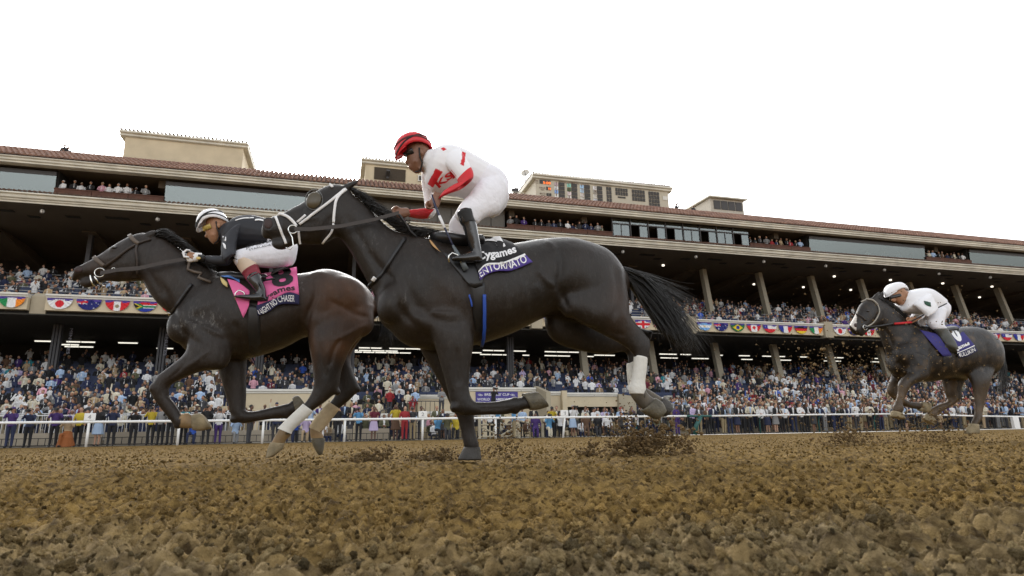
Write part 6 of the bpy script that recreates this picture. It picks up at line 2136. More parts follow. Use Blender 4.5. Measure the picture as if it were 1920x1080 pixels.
    tubepart(g, [(437, 482, 448, 494, .066, .216), (437, 488, 452, 490, .068, .216)], J, m_strapblk, 'knee_band', 3, 14)
    g = Rig(T); L = g.loft
    L([(452, 512, 472, 504, .05, -.21), (474, 545, 492, 540, .04, -.21), (476, 552, 490, 558, .04, -.21)], 0, 3, 14)
    L([(484, 552, 486, 564, .038, -.21), (456, 555, 460, 564, .03, -.21)], 0, 3, 12)
    finish(g, 'boot', m_boot, J, .009, 2)
    g = Rig(T)
    hand(g, 366, 482, .13, -1, .1, 1.25)
    finish(g, 'glove', m_glove, J, .006, 1)
    tubepart(g, [(384, 491, 385, 479, .035, .145), (377, 490, 378, 478, .034, .14), (372, 489, 373, 477, .034, .135)], J, m_strapblk, 'glove_cuff', 3, 14)
    mb = MB(); mb.ball(g.p(372, 484, .175), .018, .006, .012, axes=(UV, -NV, ZV)); mb.build('cuff_badge', mat('gold_badge', (.6, .45, .15), .4), J, True)
    helmet(T, J, (400, 412), 31, 24, .10, .3, m_helm_white, (370, 433), (429, 419), stripes=True)
    goggles(T, J, [(381, 430), (388, 427), (396, 424)], m_goggle_y, tr)
    chin(T, J, [(405, 415), (407, 428), (412, 440), (408, 452), (402, 457)])
    mb = MB(); mb.tube([g.p(x, y, .30) for x, y in ((441, 562), (441, 550), (448, 544), (457, 548), (462, 562))], .006, 6); mb.build('stirrup', m_ring, H1, True)
    wp = empty('whip', st(-.5, 5.1, 1.3), 'thin dark whip tucked under the black-clad jockey beside the pink cloth', 'whip')
    W = MB(); W.tube([G1.p(x, y, .26) for x, y in ((490, 524), (515, 511), (536, 500))], [.004, .004, .007], 6); W.build('shaft', m_leather, wp, True)
    W = MB(); W.tube([G1.p(x, y, .26) for x, y in ((492, 526), (505, 524), (516, 522))], .009, 6); W.build('handle', m_blackleather, wp, True)
    return J


def jockey3():
    T = 6.0
    J = empty('person', st(7.2, T, .9), 'jockey all in white with white helmet and olive boots riding the trailing horse', 'person')
    g = Rig(T); g.inner = True; L = g.loft
    g.blob(1686, 549, .03, .085, .095, .075, 1, .2)
    L([(1670, 549, 1702, 549, .07, .03), (1671, 558, 1700, 558, .068, .03), (1677, 565, 1698, 564, .055, .03), (1684, 570, 1694, 569, .035, .03)], 1, 3, 16)
    L([(1672, 557, 1680, 556, .017, .05), (1671, 563, 1679, 563, .018, .05), (1673, 565, 1679, 566, .014, .05)], 1, 2, 10)
    g.blob(1700, 552, .10, .016, .024, .012, 1)
    L([(1704, 552, 1690, 566, .06, .02), (1714, 552, 1696, 572, .08, 0)], 1, 3, 14)
    L([(1716, 546, 1692, 582, .14, 0), (1735, 546, 1714, 586, .155, 0), (1752, 556, 1730, 590, .15, 0), (1765, 570, 1745, 596, .13, 0)], 2, 3, 18)
    L([(1716, 570, 1742, 554, .058, .17), (1727, 579, 1751, 569, .055, .22), (1739, 590, 1755, 581, .048, .25), (1730, 597, 1739, 586, .04, .21), (1718, 603, 1724, 592, .032, .15), (1714, 605, 1719, 596, .03, .14)], 2, 3, 12)
    hand(g, 1711, 600, .12, -1, .35, 1.0)
    L([(1688, 572, 1700, 570, .045, -.14), (1686, 588, 1698, 586, .04, -.16), (1690, 598, 1700, 594, .034, -.12)], 2, 3, 12)
    hand(g, 1693, 600, -.08, -1, .35, 1.0)
    L([(1757, 575, 1767, 590, .08, .12), (1745, 590, 1765, 600, .075, .17), (1744, 604, 1765, 612, .06, .2), (1754, 618, 1774, 616, .05, .22), (1768, 640, 1784, 634, .042, .23), (1778, 652, 1792, 650, .036, .30)], 3, 3, 14)
    L([(1780, 650, 1793, 660, .036, .30), (1766, 650, 1778, 662, .03, .25), (1760, 650, 1764, 655, .022, .25)], 3, 3, 12)
    L([(1740, 575, 1755, 590, .07, -.12), (1716, 590, 1730, 600, .065, -.17), (1718, 612, 1732, 612, .05, -.18), (1730, 640, 1744, 636, .04, -.2)], 3, 3, 14)
    b, tr = finish(g, 'body', m_skin_a, J, .010, 3)
    g = Rig(T); L = g.loft
    L([(1702, 546, 1688, 572, .12, 0), (1718, 542, 1688, 585, .17, 0), (1736, 542, 1706, 588, .185, 0), (1752, 552, 1724, 588, .175, 0), (1764, 562, 1740, 588, .16, 0)], 0, 3, 20)
    L([(1714, 572, 1744, 552, .068, .17), (1726, 580, 1752, 568, .064, .22), (1738, 592, 1756, 580, .056, .255), (1729, 599, 1740, 585, .047, .21), (1720, 603, 1726, 590, .038, .155)], 0, 3, 16)
    L([(1685, 572, 1702, 572, .056, -.14), (1683, 588, 1700, 585, .05, -.16), (1686, 598, 1700, 595, .04, -.13)], 0, 3, 14)
    jk, jt = finish(g, 'jacket', m_silk_white, J, .010, 2)
    v, f, D = patch(jt, quad_grid([(1732, 564), (1738, 565), (1745, 567)], [(1734, 570), (1740, 574), (1746, 575)], 4, 5), .006, T, .003); x = MB(); x.add(v, f); x.build('green_arm_patch', mat('green_patch', (.01, .06, .03), .6), jk, True)
    g = Rig(T); L = g.loft
    L([(1757, 560, 1735, 590, .165, 0), (1768, 572, 1748, 598, .17, 0), (1768, 586, 1755, 602, .14, 0)], 0, 3, 20)
    L([(1748, 578, 1769, 584, .10, .11), (1742, 592, 1768, 598, .09, .16), (1741, 604, 1767, 610, .075, .19), (1750, 616, 1773, 616, .062, .21)], 0, 3, 18)
    L([(1735, 576, 1752, 586, .09, -.11), (1712, 588, 1735, 596, .08, -.16), (1711, 604, 1730, 606, .065, -.18), (1716, 616, 1734, 616, .055, -.18)], 0, 3, 16)
    finish(g, 'breeches', m_pants, J, .010, 2)
    g = Rig(T); L = g.loft
    L([(1752, 619, 1774, 616, .056, .215), (1762, 632, 1781, 627, .05, .23), (1773, 645, 1790, 641, .044, .29), (1779, 652, 1795, 654, .042, .30)], 0, 3, 16)
    L([(1780, 650, 1794, 662, .042, .30), (1767, 647, 1778, 661, .04, .25), (1756, 648, 1762, 655, .026, .25)], 0, 3, 14)
    finish(g, 'boot', mat('olive_boot', (.045, .045, .035), .45), J, .009, 2)
    helmet(T, J, (1681, 545), 20, 15, .10, .2, m_helm_white, (1663, 556), (1700, 546), stripes=False)
    goggles(T, J, [(1670, 559), (1677, 556), (1688, 553)], m_goggle, tr)
    chin(T, J, [(1697, 548), (1698, 556), (1698, 563), (1694, 569), (1687, 571)])
    wp = empty('whip', st(7.0, 5.8, 1.4), 'black whip with red grip held across the white-clad jockey', 'whip')
    W = MB(); W.tube([G3.p(x, y, w) for x, y, w in ((1706, 604, .16), (1740, 586, .22), (1775, 569, .3))], [.009, .007, .008], 8); W.build('shaft', m_blackleather, wp, True)
    W = MB(); W.tube([G3.p(x, y, w) for x, y, w in ((1677, 607, .14), (1692, 606, .15), (1709, 604, .16))], .014, 8); W.build('grip', m_red, wp, True)
    return J


J2 = jockey2()
J1 = jockey1()
J3 = jockey3()
# ================================================================== RAIL, BARRIERS
POSTS = [-14.0, -10.3, -6.76, -3.23, .43, 4.16, 7.9, 11.68, 15.48]
rl = empty('running_rail', st(5, TR, 0), 'white plastic running rail on slim posts along the far side of the dirt track', 'rail')
mb = MB(); mb.tube([st(s, TR, 1.03) for s in np.linspace(-24, 19.0, 30)], .055, 12, up=ZV); mb.build('rail', m_rail, rl, True)
mb = MB(); mb.tube([st(19.0, TR, 1.03), st(20.6, TR, 1.02)], .06, 10, up=ZV); mb.build('rail', m_green, rl, True)
mb = MB(); mb.tube([st(20.6, TR, 1.02), st(28, TR, 1.04), st(36, TR, 1.03)], .05, 10, up=ZV); mb.build('rail', m_rail, rl, True)
mb = MB(); mb.tube([st(36.02, TR, .98), st(40, TR, .86), st(46, TR, .74), st(60, TR, .7)], .05, 10, up=ZV); mb.build('rail', m_rail, rl, True)
for i, s in enumerate([-21.4, -17.7] + POSTS):
    mb = MB(); mb.tube([st(s - (.12 if s > 10 else 0), TR + .02, -.05), st(s, TR, .98)], .055, 10); mb.build('rail_post', m_rail, rl, True)
for s in (24, 28.2, 32.4, 36.6, 40.8):
    mb = MB(); mb.tube([st(s, TR + .3, 0), st(s, TR + .3, .6), st(s, TR + .2, .9), st(s, TR, 1.0)], .03, 8); mb.build('rail_post', m_green, rl, True)
mb = MB(); mb.box(43.6, 44.1, TR - .1, TR + .1, 0, .75); mb.build('end_post', m_rail, rl)
mb = MB(); mb.tube([st(19.9, TR, .98), st(19.6, TR + .05, .5), st(19.5, TR + .1, 0)], .12, 10)
tag(mb.build('green_post', m_green, None, True), 'thick dark green post where the white rail changes to a green section', 'post')
for s, num in ((-10.3, '4'), (4.16, '2'), (11.68, '1')):
    q = empty('marker_sign', st(s, TR, 1.1), f'white rounded marker numbered {num} on the rail {dict(zip("421", ("beside the yellow-vested person", "behind the planted foreleg", "beside the kneeling photographer")))[num]}', 'marker')
    mb = MB(); mb.prism([(TR - .03, 1.09), (TR + .03, 1.09), (TR + .03, 1.40), (TR - .03, 1.40)], s - .22, s + .22)
    o = mb.build('plate', m_rail, q); bv = o.modifiers.new('b', 'BEVEL'); bv.width = .04; bv.segments = 3; bv.limit_method = 'NONE'
    mb = MB(); text_on_wall(mb, num, s - .07, 1.16, TR - .036, .17, .13, .02); mb.build('number', m_alu, q)
q = empty('marker_sign', st(9.7, 34, 0), 'small white square sign on a thin pole left of the kneeling photographer', 'marker')
mb = MB(); mb.box(9.55, 9.85, 33.9, 33.94, 1.5, 1.72); mb.build('plate', m_rail, q)
mb = MB(); mb.box(9.62, 9.78, 33.88, 33.898, 1.57, 1.65); mb.build('number_panel', m_alu, q)
mb = MB(); mb.tube([st(9.7, 33.95, 0), st(9.7, 33.95, 1.5)], .03, 6); mb.build('pole', m_rail, q)

# white crowd barriers
TB = 33.9
for i in range(8):
    a = -22.5 + i * 2.45
    if a > -3.4: break
    q = empty('crowd_barrier', st(a + 1.2, TB, 0), f'white barred barrier panel behind the photographers, {NTH[i]} from the left', 'barrier', 'white crowd barriers')
    f = MB()
    for z in (1.42, .28): f.tube([st(a + .05, TB, z), st(a + 2.3, TB, z)], .028, 6, up=ZV)
    for s in (a + .05, a + 2.3): f.tube([st(s, TB, 0), st(s, TB, 1.42)], .028, 6)
    f.build('frame', m_barrier, q)
    f = MB()
    for k_ in range(12):
        s = a + .05 + (k_ + 1) * 2.25 / 13
        f.tube([st(s, TB, .28), st(s, TB, 1.42)], .014, 4)
    f.build('bars', m_barrier, q)['kind'] = 'stuff'
for i in range(3):
    a = -16.5 + i * 4.3
    q = empty('crowd_barrier', st(a + 1.2, 35.2, 0), f'white barrier panel further back behind the front spectators, {NTH[i]} of three', 'barrier', 'white crowd barriers')
    f = MB()
    for z in (1.55, .3): f.tube([st(a, 35.2, z), st(a + 3.4, 35.2, z)], .025, 6, up=ZV)
    f.build('frame', m_barrier, q)
    f = MB()
    for k_ in range(15): f.tube([st(a + k_ * .24, 35.2, .3), st(a + k_ * .24, 35.2, 1.55)], .013, 4)
    f.build('bars', m_barrier, q)['kind'] = 'stuff'
# low black railing and stucco kerb wall behind the photographers
f = MB(); q = empty('low_fence', st(-4, 33.3, 0), 'low black railing on the ground behind the photographers', 'fence')
for z in (.05, .36): f.box(-20, 18, 33.28, 33.32, z, z + .03)
f.build('rails', m_black, q)
f = MB()
for s in np.arange(-20, 18, .28): f.box(s, s + .025, 33.29, 33.31, .08, .36)
f.build('bars', m_black, q)['kind'] = 'stuff'
for i in range(12):
    a = -20 + i * 1.9
    mb = MB(); mb.box(a + .05, a + 1.85, 33.62, 33.7, .08, .62); o = mb.build('board', m_conc)
    tag(o, f'beige low board screening the feet of the spectators, {NTH[i]} from the left', 'board', 'beige boards behind the photographers')
# cream ranch style gate
q = empty('timber_gate', st(9, 32.6, 0), 'cream timber gate with diagonal braces behind the rail, below the purple banner', 'gate')
m_gate = mat('cream_gate_paint', (.42, .37, .27), .8)
for s, z in ((7.35, 1.5), (9.55, .75), (10.9, .75)):
    mb = MB(); mb.box(s, s + .14, 32.55, 32.67, 0, z); mb.build('post', m_gate, q)
for (s0, z0, s1, z1) in ((7.5, .72, 9.5, .72), (7.5, .10, 9.5, .10), (7.5, .6, 8.5, .15), (9.5, .6, 8.6, .15), (9.7, .9, 10.9, .6)):
    mb = MB(); mb.tube([st(s0, 32.6, z0), st(s1, 32.6, z1)], .045, 4); mb.build('plank', m_gate, q)
# stair railings
q = empty('stair_railing', st(2, 37, 0), 'dark stair railing rising between the cream walls', 'railing')
f = MB()
f.tube([st(.9, 37, 1.0), st(3.2, 38.5, 1.95)], .03, 6); f.tube([st(4.2, 38.4, 2.3), st(6.2, 38.4, 2.3)], .03, 6)
for k_ in range(9): f.tube([st(.9 + k_ * .28, 37 + k_ * .18, .2), st(.9 + k_ * .28, 37 + k_ * .18, 1.0 + k_ * .115)], .015, 4)
for k_ in range(8): f.tube([st(4.2 + k_ * .28, 38.4, .9), st(4.2 + k_ * .28, 38.4, 2.3)], .018, 4)
f.build('bars', m_steel, q)

# ================================================================== PEOPLE
pm = [objattr_mat('person_skin', 'skin_colour', .6), objattr_mat('person_top', 'top_colour', .8, .5, 14), objattr_mat('person_shirt', 'shirt_colour', .8),
      objattr_mat('person_legs', 'legs_colour', .8, .5, 12), objattr_mat('person_hair', 'hair_colour', .6), mat('dark_shoes', (.02, .017, .015), .5),
      objattr_mat('person_hat', 'hat_colour', .7)]


def person_mesh(pose, hair='short', hat=None, legs='trousers', vest=False, seed=0):
    r = random.Random(seed)
    mb = MB(); tags = []
    def T(pts, rad, tg, k=9):
        f0 = len(mb.f); mb.tube([Vector(p) for p in pts], rad, k, up=Vector((1, 0, 0))); tags.extend([tg] * (len(mb.f) - f0))
    def Bl(c, a, b, d, tg, k=12, n=9):
        f0 = len(mb.f); mb.ball(Vector(c), a, b, d, k, n); tags.extend([tg] * (len(mb.f) - f0))
    sit = pose.startswith('sit'); kn = pose.startswith('kneel')
    lean = .10 if pose in ('lean', 'clap') else (.05 if 'camera' in pose else 0)
    hz = .50 if sit else (.50 if kn else .93)          # hip height
    dz = hz - .93
    X = lambda x, y, z: (x, y, z + dz)
    # torso
    T([X(0, 0, .90), X(0, .0, .98), X(0, lean * .3, 1.10), X(0, lean * .7, 1.28), X(0, lean, 1.40), X(0, lean, 1.47)],
      [(.165, .12), (.17, .12), (.15, .105), (.19, .125), (.185, .105), (.07, .06)], 1, 12)
    Bl(X(.165, lean, 1.40), .06, .06, .06, 1); Bl(X(-.165, lean, 1.40), .06, .06, .06, 1)
    # shirt strip and lanyard
    if not vest:
        T([X(0, .075 + lean, 1.44), X(0, .10 + lean, 1.36), X(0, .105 + lean * .8, 1.2), X(0, .10 + lean * .4, 1.05)], [(.045, .03), (.05, .035), (.032, .035), (.012, .03)], 2, 8)
    # head
    T([X(0, lean, 1.44), X(0, lean + .02, 1.54)], .052, 0)
    hy = lean + .03
    Bl(X(0, hy, 1.62), .075, .092, .105, 0)
    T([X(0, hy + .03, 1.58), X(0, hy + .055, 1.53)], [.058, .035], 0)
    Bl(X(0, hy + .095, 1.60), .014, .02, .02, 0, 6, 5)
    Bl(X(.077, hy, 1.61), .012, .018, .028, 0, 6, 5); Bl(X(-.077, hy, 1.61), .012, .018, .028, 0, 6, 5)
    Bl(X(0, hy - .022, 1.655), .084, .09, .09, 4)
    if hair == 'long':
        T([X(0, hy - .05, 1.66), X(0, hy - .07, 1.55), X(0, hy - .07, 1.42)], [(.085, .06), (.095, .05), (.08, .03)], 4)
    if hat == 'cap':
        Bl(X(0, hy, 1.675), .088, .1, .072, 6); T([X(0, hy + .07, 1.68), X(0, hy + .17, 1.66)], [(.07, .012), (.05, .01)], 6)
    if hat == 'brim':
        Bl(X(0, hy, 1.70), .085, .095, .07, 6); T([X(0, hy, 1.675), X(0, hy, 1.695)], [(.17, .17), (.17, .17)], 6, 16)
    # arms
    def arm(sd, el, ha, sleeve=1.0):
        sh = (sd * .19, lean, 1.40)
        T([X(*sh), X(*[(sh[i] + el[i]) / 2 for i in range(3)]), X(*el)], [.055, .05, .042], 1)
        T([X(*el), X(*[(el[i] * .4 + ha[i] * .6) for i in range(3)])], [.042, .036], 1)
        T([X(*[(el[i] * .4 + ha[i] * .6) for i in range(3)]), X(*ha)], [.032, .026], 0)
        Bl(X(*ha), .036, .045, .05, 0, 8, 6)
    if pose in ('stand', 'kneel', 'stand_turn'):
        arm(1, (.27, -.02, 1.14), (.26, .08, .92)); arm(-1, (-.27, -.02, 1.14), (-.25, .10, .93))
    elif pose in ('crossed', 'sit'):
        arm(1, (.25, .08, 1.15), (-.05, .20, 1.12)); arm(-1, (-.25, .08, 1.15), (.05, .22, 1.17))
    elif pose in ('stand_camera', 'kneel_camera', 'phone', 'sit_phone'):
        arm(1, (.25, .2, 1.25), (.06, .27, 1.58)); arm(-1, (-.25, .2, 1.25), (-.06, .27, 1.58))
    elif pose == 'lean':
        arm(1, (.27, .14, 1.15), (.14, .42, 1.08)); arm(-1, (-.27, .14, 1.15), (-.12, .42, 1.08))
    elif pose == 'clap':
        arm(1, (.26, .1, 1.16), (.02, .32, 1.30)); arm(-1, (-.26, .1, 1.16), (-.02, .32, 1.30))
    elif pose == 'wave':
        arm(1, (.33, .05, 1.52), (.30, .12, 1.86)); arm(-1, (-.27, -.02, 1.14), (-.2, .15, 1.0))
    elif pose == 'cheer':
        arm(1, (.32, .05, 1.55), (.28, .10, 1.88)); arm(-1, (-.32, .05, 1.55), (-.28, .10, 1.88))
    # legs
    if legs == 'skirt' and not (sit or kn):
        T([(0, 0, 1.0), (0, 0, .85), (0, 0, .5)], [(.16, .12), (.20, .15), (.25, .18)], 3, 12)
        for sd in (1, -1):
            T([(sd * .08, 0, .55), (sd * .08, -.02, .3), (sd * .08, 0, .08)], [.055, .05, .035], 0)
            T([(sd * .08, -.03, .04), (sd * .08, .1, .03)], [.04, .03], 5)
    elif sit:
        for sd in (1, -1):
            T([(sd * .09, 0, .48), (sd * .10, .22, .52), (sd * .11, .42, .50)], [.09, .08, .06], 3)
            T([(sd * .11, .43, .50), (sd * .11, .45, .28), (sd * .11, .42, .08)], [.06, .055, .042], 3)
            T([(sd * .11, .38, .04), (sd * .12, .55, .035)], [.045, .035], 5)
    elif kn:
        T([(.09, 0, .50), (.10, .22, .50), (.11, .42, .50)], [.09, .08, .065], 3)
        T([(.11, .43, .50), (.11, .44, .28), (.11, .42, .08)], [.062, .055, .042], 3)
        T([(.11, .38, .04), (.12, .55, .035)], [.045, .035], 5)
        T([(-.09, 0, .50), (-.10, .08, .26), (-.10, .10, .08)], [.09, .08, .06], 3)
        T([(-.10, .10, .07), (-.10, -.15, .06), (-.10, -.32, .07)], [.06, .055, .045], 3)
        T([(-.10, -.34, .05), (-.10, -.42, .1)], [.045, .035], 5)
        if legs == 'skirt':
            T([(0, 0, .6), (0, .1, .35), (0, .05, .03)], [(.17, .15), (.26, .28), (.34, .36)], 3, 12)
    else:
        for sd in (1, -1):
            T([(sd * .09, 0, .95), (sd * .10, .01, .72), (sd * .10, .0, .48), (sd * .10, -.01, .26), (sd * .105, 0, .08)], [(.095, .1), (.085, .09), (.065, .07), (.058, .06), (.05, .055)], 3)
            T([(sd * .105, -.04, .04), (sd * .11, .13, .035)], [.048, .038], 5)
    me, tree = remesh(mb, .019, 2)
    mi = []
    for p in me.polygons:
        _, _, fi, _ = tree.find_nearest(p.center)
        mi.append(tags[fi])
    me.materials.clear()
    for m in pm: me.materials.append(m)
    me.polygons.foreach_set('material_index', mi)
    me.polygons.foreach_set('use_smooth', [True] * len(me.polygons))
    return me


PM = {}
def get_pm(*key):
    if key not in PM:
        PM[key] = person_mesh(*key)
    return PM[key]


COLR = {
    'black': (.013, .013, .015), 'navy': (.018, .025, .065), 'charcoal': (.045, .045, .05), 'white': (.68, .68, .68), 'pale blue': (.36, .48, .66), 'grey': (.22, .22, .22),
    'purple': (.055, .025, .14), 'red': (.28, .02, .025), 'tan': (.38, .28, .17), 'olive': (.10, .10, .055), 'pink': (.62, .33, .40), 'royal blue': (.03, .09, .42), 'cream': (.60, .55, .43),
    'brown': (.11, .06, .035), 'yellow': (.50, .38, .03), 'teal': (.03, .22, .26), 'orange': (.27, .085, .02), 'lilac': (.48, .40, .60), 'sky blue': (.10, .28, .50), 'maroon': (.13, .015, .03), 'khaki': (.30, .24, .14)}
HAIRC = {'dark': (.015, .011, .009), 'brown': (.06, .035, .02), 'blond': (.36, .25, .12), 'grey': (.35, .34, .33)}
SKINC = [(.42, .24, .16), (.34, .18, .11), (.48, .29, .20), (.22, .11, .065), (.12, .06, .04)]
m_cam = mat('camera_black', (.012, .012, .013), .4)


def camera_mesh():
    mb = MB()
    mb.hexa([Vector(p) for p in ((-.08, 0, -.05), (.08, 0, -.05), (.08, .07, -.05), (-.08, .07, -.05), (-.08, 0, .05), (.08, 0, .05), (.08, .07, .05), (-.08, .07, .05))])
    mb.hexa([Vector(p) for p in ((-.03, 0, .05), (.03, 0, .05), (.03, .06, .05), (-.03, .06, .05), (-.02, .01, .08), (.02, .01, .08), (.02, .05, .08), (-.02, .05, .08))])
    mb.tube([Vector((0, .07, 0)), Vector((0, .20, 0)), Vector((0, .30, 0))], [.045, .045, .06], 12)
    me = bpy.data.meshes.new('camera')
    me.from_pydata([tuple(v) for v in mb.v], [], mb.f)
    me.materials.append(m_cam)
    return me


cam_me = camera_mesh()
ROTZ = math.pi + BETA
LAND = [(s, f'rail post') for s in POSTS]
ORD = ['first', 'second', 'third', 'fourth', 'fifth', 'sixth', 'seventh', 'eighth', 'ninth', 'tenth', 'eleventh', 'twelfth', 'thirteenth', 'fourteenth', 'fifteenth', 'sixteenth']
COLS_ = [21.0, 27.8, 34.7, 41.4, 48.0, 54.6]
zone_count = {}


def zone(s, row):
    if s < POSTS[0]:
        z = 'left of the first rail post'
    elif s < 19.5:
        k = max(i for i, p in enumerate(POSTS) if p <= s)
        z = f'right of {ORD[k]} rail post'
    elif s < 21.0:
        z = 'beside the green post'
    else:
        k = max(i for i, p in enumerate(COLS_) if p <= s)
        z = f'right of {ORD[k]} cream column'
    n = zone_count.get((z, row), 0)
    zone_count[(z, row)] = n + 1
    return f'{ORD[min(n, 15)]} {z}'


def put_person(s, t, z, pose, top, legsc, hairc, hat, hatc, hairlen, legs, skin, shirt, row, group, rot=0, scale=1.0, vest=False, noun=None, label=None):
    me = get_pm(pose, hairlen, hat, legs, vest)
    o = bpy.data.objects.new('person', me)
    COL.objects.link(o)
    o.location = st(s, t, z)
    o.rotation_euler = (0, 0, ROTZ + rot)
    o.scale = (scale, scale, scale)
    o['top_colour'] = COLR[top]; o['legs_colour'] = COLR[legsc]; o['hair_colour'] = HAIRC[hairc]; o['skin_colour'] = skin
    o['shirt_colour'] = COLR[shirt]; o['hat_colour'] = COLR[hatc]
    act = {'stand': 'standing', 'crossed': 'arms folded', 'stand_camera': 'aiming a camera', 'kneel_camera': 'kneeling with camera', 'phone': 'filming by phone', 'lean': 'leaning forward', 'clap': 'clapping',
           'wave': 'one arm raised', 'cheer': 'both arms raised', 'sit': 'seated', 'kneel': 'kneeling', 'sit_phone': 'seated filming', 'stand_turn': 'turned sideways'}[pose]
    nm = noun or 'person'
    hh = f'{hatc}-capped' if hat == 'cap' else (f'{hatc}-hatted' if hat == 'brim' else f'{hairc}-haired')
    l = label or f'{top}-topped {hh} {nm} {act}, {row}, {zone(s, row)}'
    l = l.replace('grey-topped grey','grey-topped silver')
    l = l.replace(' person ', ' spectator ')
    if len(l.split()) > 16: l = l.replace(' spectator ', ' ').replace('one arm raised', 'waving').replace('both arms raised', 'cheering')
    tag(o, l, 'person', group)
    if 'camera' in pose:
        c = bpy.data.objects.new('camera', cam_me); COL.objects.link(c)
        dz = 0 if pose == 'stand_camera' else -.43
        M_ = Matrix.Translation(o.location) @ Matrix.Rotation(ROTZ + rot, 4, 'Z') @ Matrix.Scale(scale, 4)
        c.matrix_world = M_ @ Matrix.Translation((0, .25, 1.62 + dz))
        tag(c, f'black camera held up by the {top}-topped photographer {zone(s, "camera " + row)}', 'camera', 'cameras held by the photographers')
    return o


rp = random.Random(21)
def pick(w):
    k = list(w); return rp.choices(k, [w[q] for q in k])[0]
TOPW = {'black': 34, 'navy': 17, 'charcoal': 13, 'white': 19, 'pale blue': 5, 'grey': 6, 'purple': 1.2, 'red': 1.2, 'tan': 5, 'olive': 4, 'pink': 2.2, 'royal blue': 1.2, 'cream': 7, 'brown': 5, 'lilac': .8, 'teal': .6, 'maroon': 1.5}
LEGW = {'black': 8, 'navy': 6, 'charcoal': 4, 'khaki': 3, 'grey': 2, 'tan': 1}
PG = 'photographers along the outer rail'
# photographers, traced left to right: (px, top, legs, pose, hat, hatcolour, hair, hairlen, legs kind, t)
TRK = [(18, 'purple', 'navy', 'stand_camera', 'cap', 'purple', 'brown', 'long', 'trousers'), (52, 'navy', 'black', 'stand_camera', None, 'black', 'dark', 'short', 'trousers'), (100, 'purple', 'black', 'stand_camera', None, 'black', 'brown', 'short', 'trousers'),
       (126, 'tan', 'orange', 'kneel_camera', 'cap', 'purple', 'brown', 'long', 'skirt'), (146, 'yellow', 'black', 'stand', None, 'black', 'brown', 'long', 'trousers'), (182, 'black', 'pale blue', 'phone', None, 'black', 'dark', 'long', 'skirt'),
       (208, 'navy', 'black', 'stand_camera', 'cap', 'charcoal', 'dark', 'short', 'trousers'), (249, 'black', 'black', 'stand_camera', None, 'black', 'dark', 'short', 'trousers'), (281, 'yellow', 'black', 'stand_camera', None, 'black', 'brown', 'short', 'trousers'),
       (300, 'grey', 'black', 'stand', None, 'black', 'dark', 'short', 'trousers'), (318, 'black', 'black', 'stand_camera', 'brim', 'black', 'brown', 'short', 'trousers'), (343, 'teal', 'black', 'stand_camera', None, 'black', 'grey', 'short', 'trousers'),
       (360, 'royal blue', 'navy', 'kneel_camera', None, 'black', 'brown', 'short', 'trousers'), (385, 'black', 'black', 'stand_camera', None, 'black', 'dark', 'short', 'trousers'), (408, 'white', 'purple', 'stand_camera', None, 'black', 'dark', 'short', 'trousers'),
       (440, 'pale blue', 'grey', 'kneel_camera', 'cap', 'grey', 'grey', 'short', 'trousers'), (466, 'black', 'charcoal', 'stand_turn', None, 'black', 'dark', 'short', 'trousers'), (515, 'navy', 'charcoal', 'stand_camera', None, 'black', 'dark', 'short', 'trousers'),
       (545, 'navy', 'navy', 'kneel_camera', 'cap', 'navy', 'dark', 'short', 'trousers'), (572, 'lilac', 'tan', 'kneel_camera', None, 'black', 'brown', 'short', 'trousers'), (600, 'white', 'white', 'kneel', None, 'black', 'blond', 'short', 'trousers'),
       (633, 'black', 'black', 'stand_camera', 'cap', 'black', 'dark', 'short', 'trousers'), (672, 'sky blue', 'black', 'stand_camera', 'cap', 'purple', 'dark', 'short', 'trousers'), (700, 'maroon', 'lilac', 'phone', None, 'black', 'dark', 'short', 'skirt'),
       (741, 'yellow', 'brown', 'phone', None, 'black', 'brown', 'long', 'skirt'), (773, 'charcoal', 'khaki', 'stand_camera', None, 'black', 'brown', 'short', 'trousers'), (758, 'red', 'red', 'stand', None, 'black', 'dark', 'short', 'trousers'),
       (820, 'sky blue', 'black', 'kneel_camera', None, 'black', 'dark', 'long', 'trousers'), (855, 'yellow', 'black', 'kneel', None, 'black', 'brown', 'long', 'trousers'), (838, 'olive', 'charcoal', 'kneel_camera', None, 'black', 'dark', 'short', 'trousers'),
       (934, 'sky blue', 'black', 'stand_turn', None, 'black', 'dark', 'short', 'trousers'), (964, 'sky blue', 'khaki', 'stand_turn', None, 'black', 'brown', 'short', 'trousers'), (1005, 'purple', 'purple', 'kneel', None, 'black', 'brown', 'long', 'trousers'),
       (1030, 'sky blue', 'cream', 'kneel_camera', None, 'black', 'dark', 'short', 'trousers'), (1036, 'yellow', 'black', 'stand_camera', 'cap', 'black', 'dark', 'short', 'trousers'), (1075, 'white', 'pale blue', 'stand_camera', None, 'black', 'grey', 'short', 'skirt'),
       (1100, 'brown', 'brown', 'kneel', None, 'black', 'brown', 'short', 'trousers'), (1122, 'black', 'charcoal', 'kneel', None, 'black', 'grey', 'short', 'trousers'), (1140, 'white', 'black', 'kneel', None, 'black', 'brown', 'short', 'trousers'),
       (1165, 'charcoal', 'black', 'kneel_camera', None, 'black', 'dark', 'short', 'trousers'), (1205, 'black', 'black', 'stand', None, 'black', 'dark', 'short', 'trousers'), (1235, 'olive', 'black', 'kneel', None, 'black', 'brown', 'short', 'trousers'),
       (1272, 'purple', 'purple', 'stand', 'cap', 'navy', 'dark', 'short', 'trousers'), (1301, 'lilac', 'black', 'lean', 'cap', 'navy', 'dark', 'short', 'trousers')]
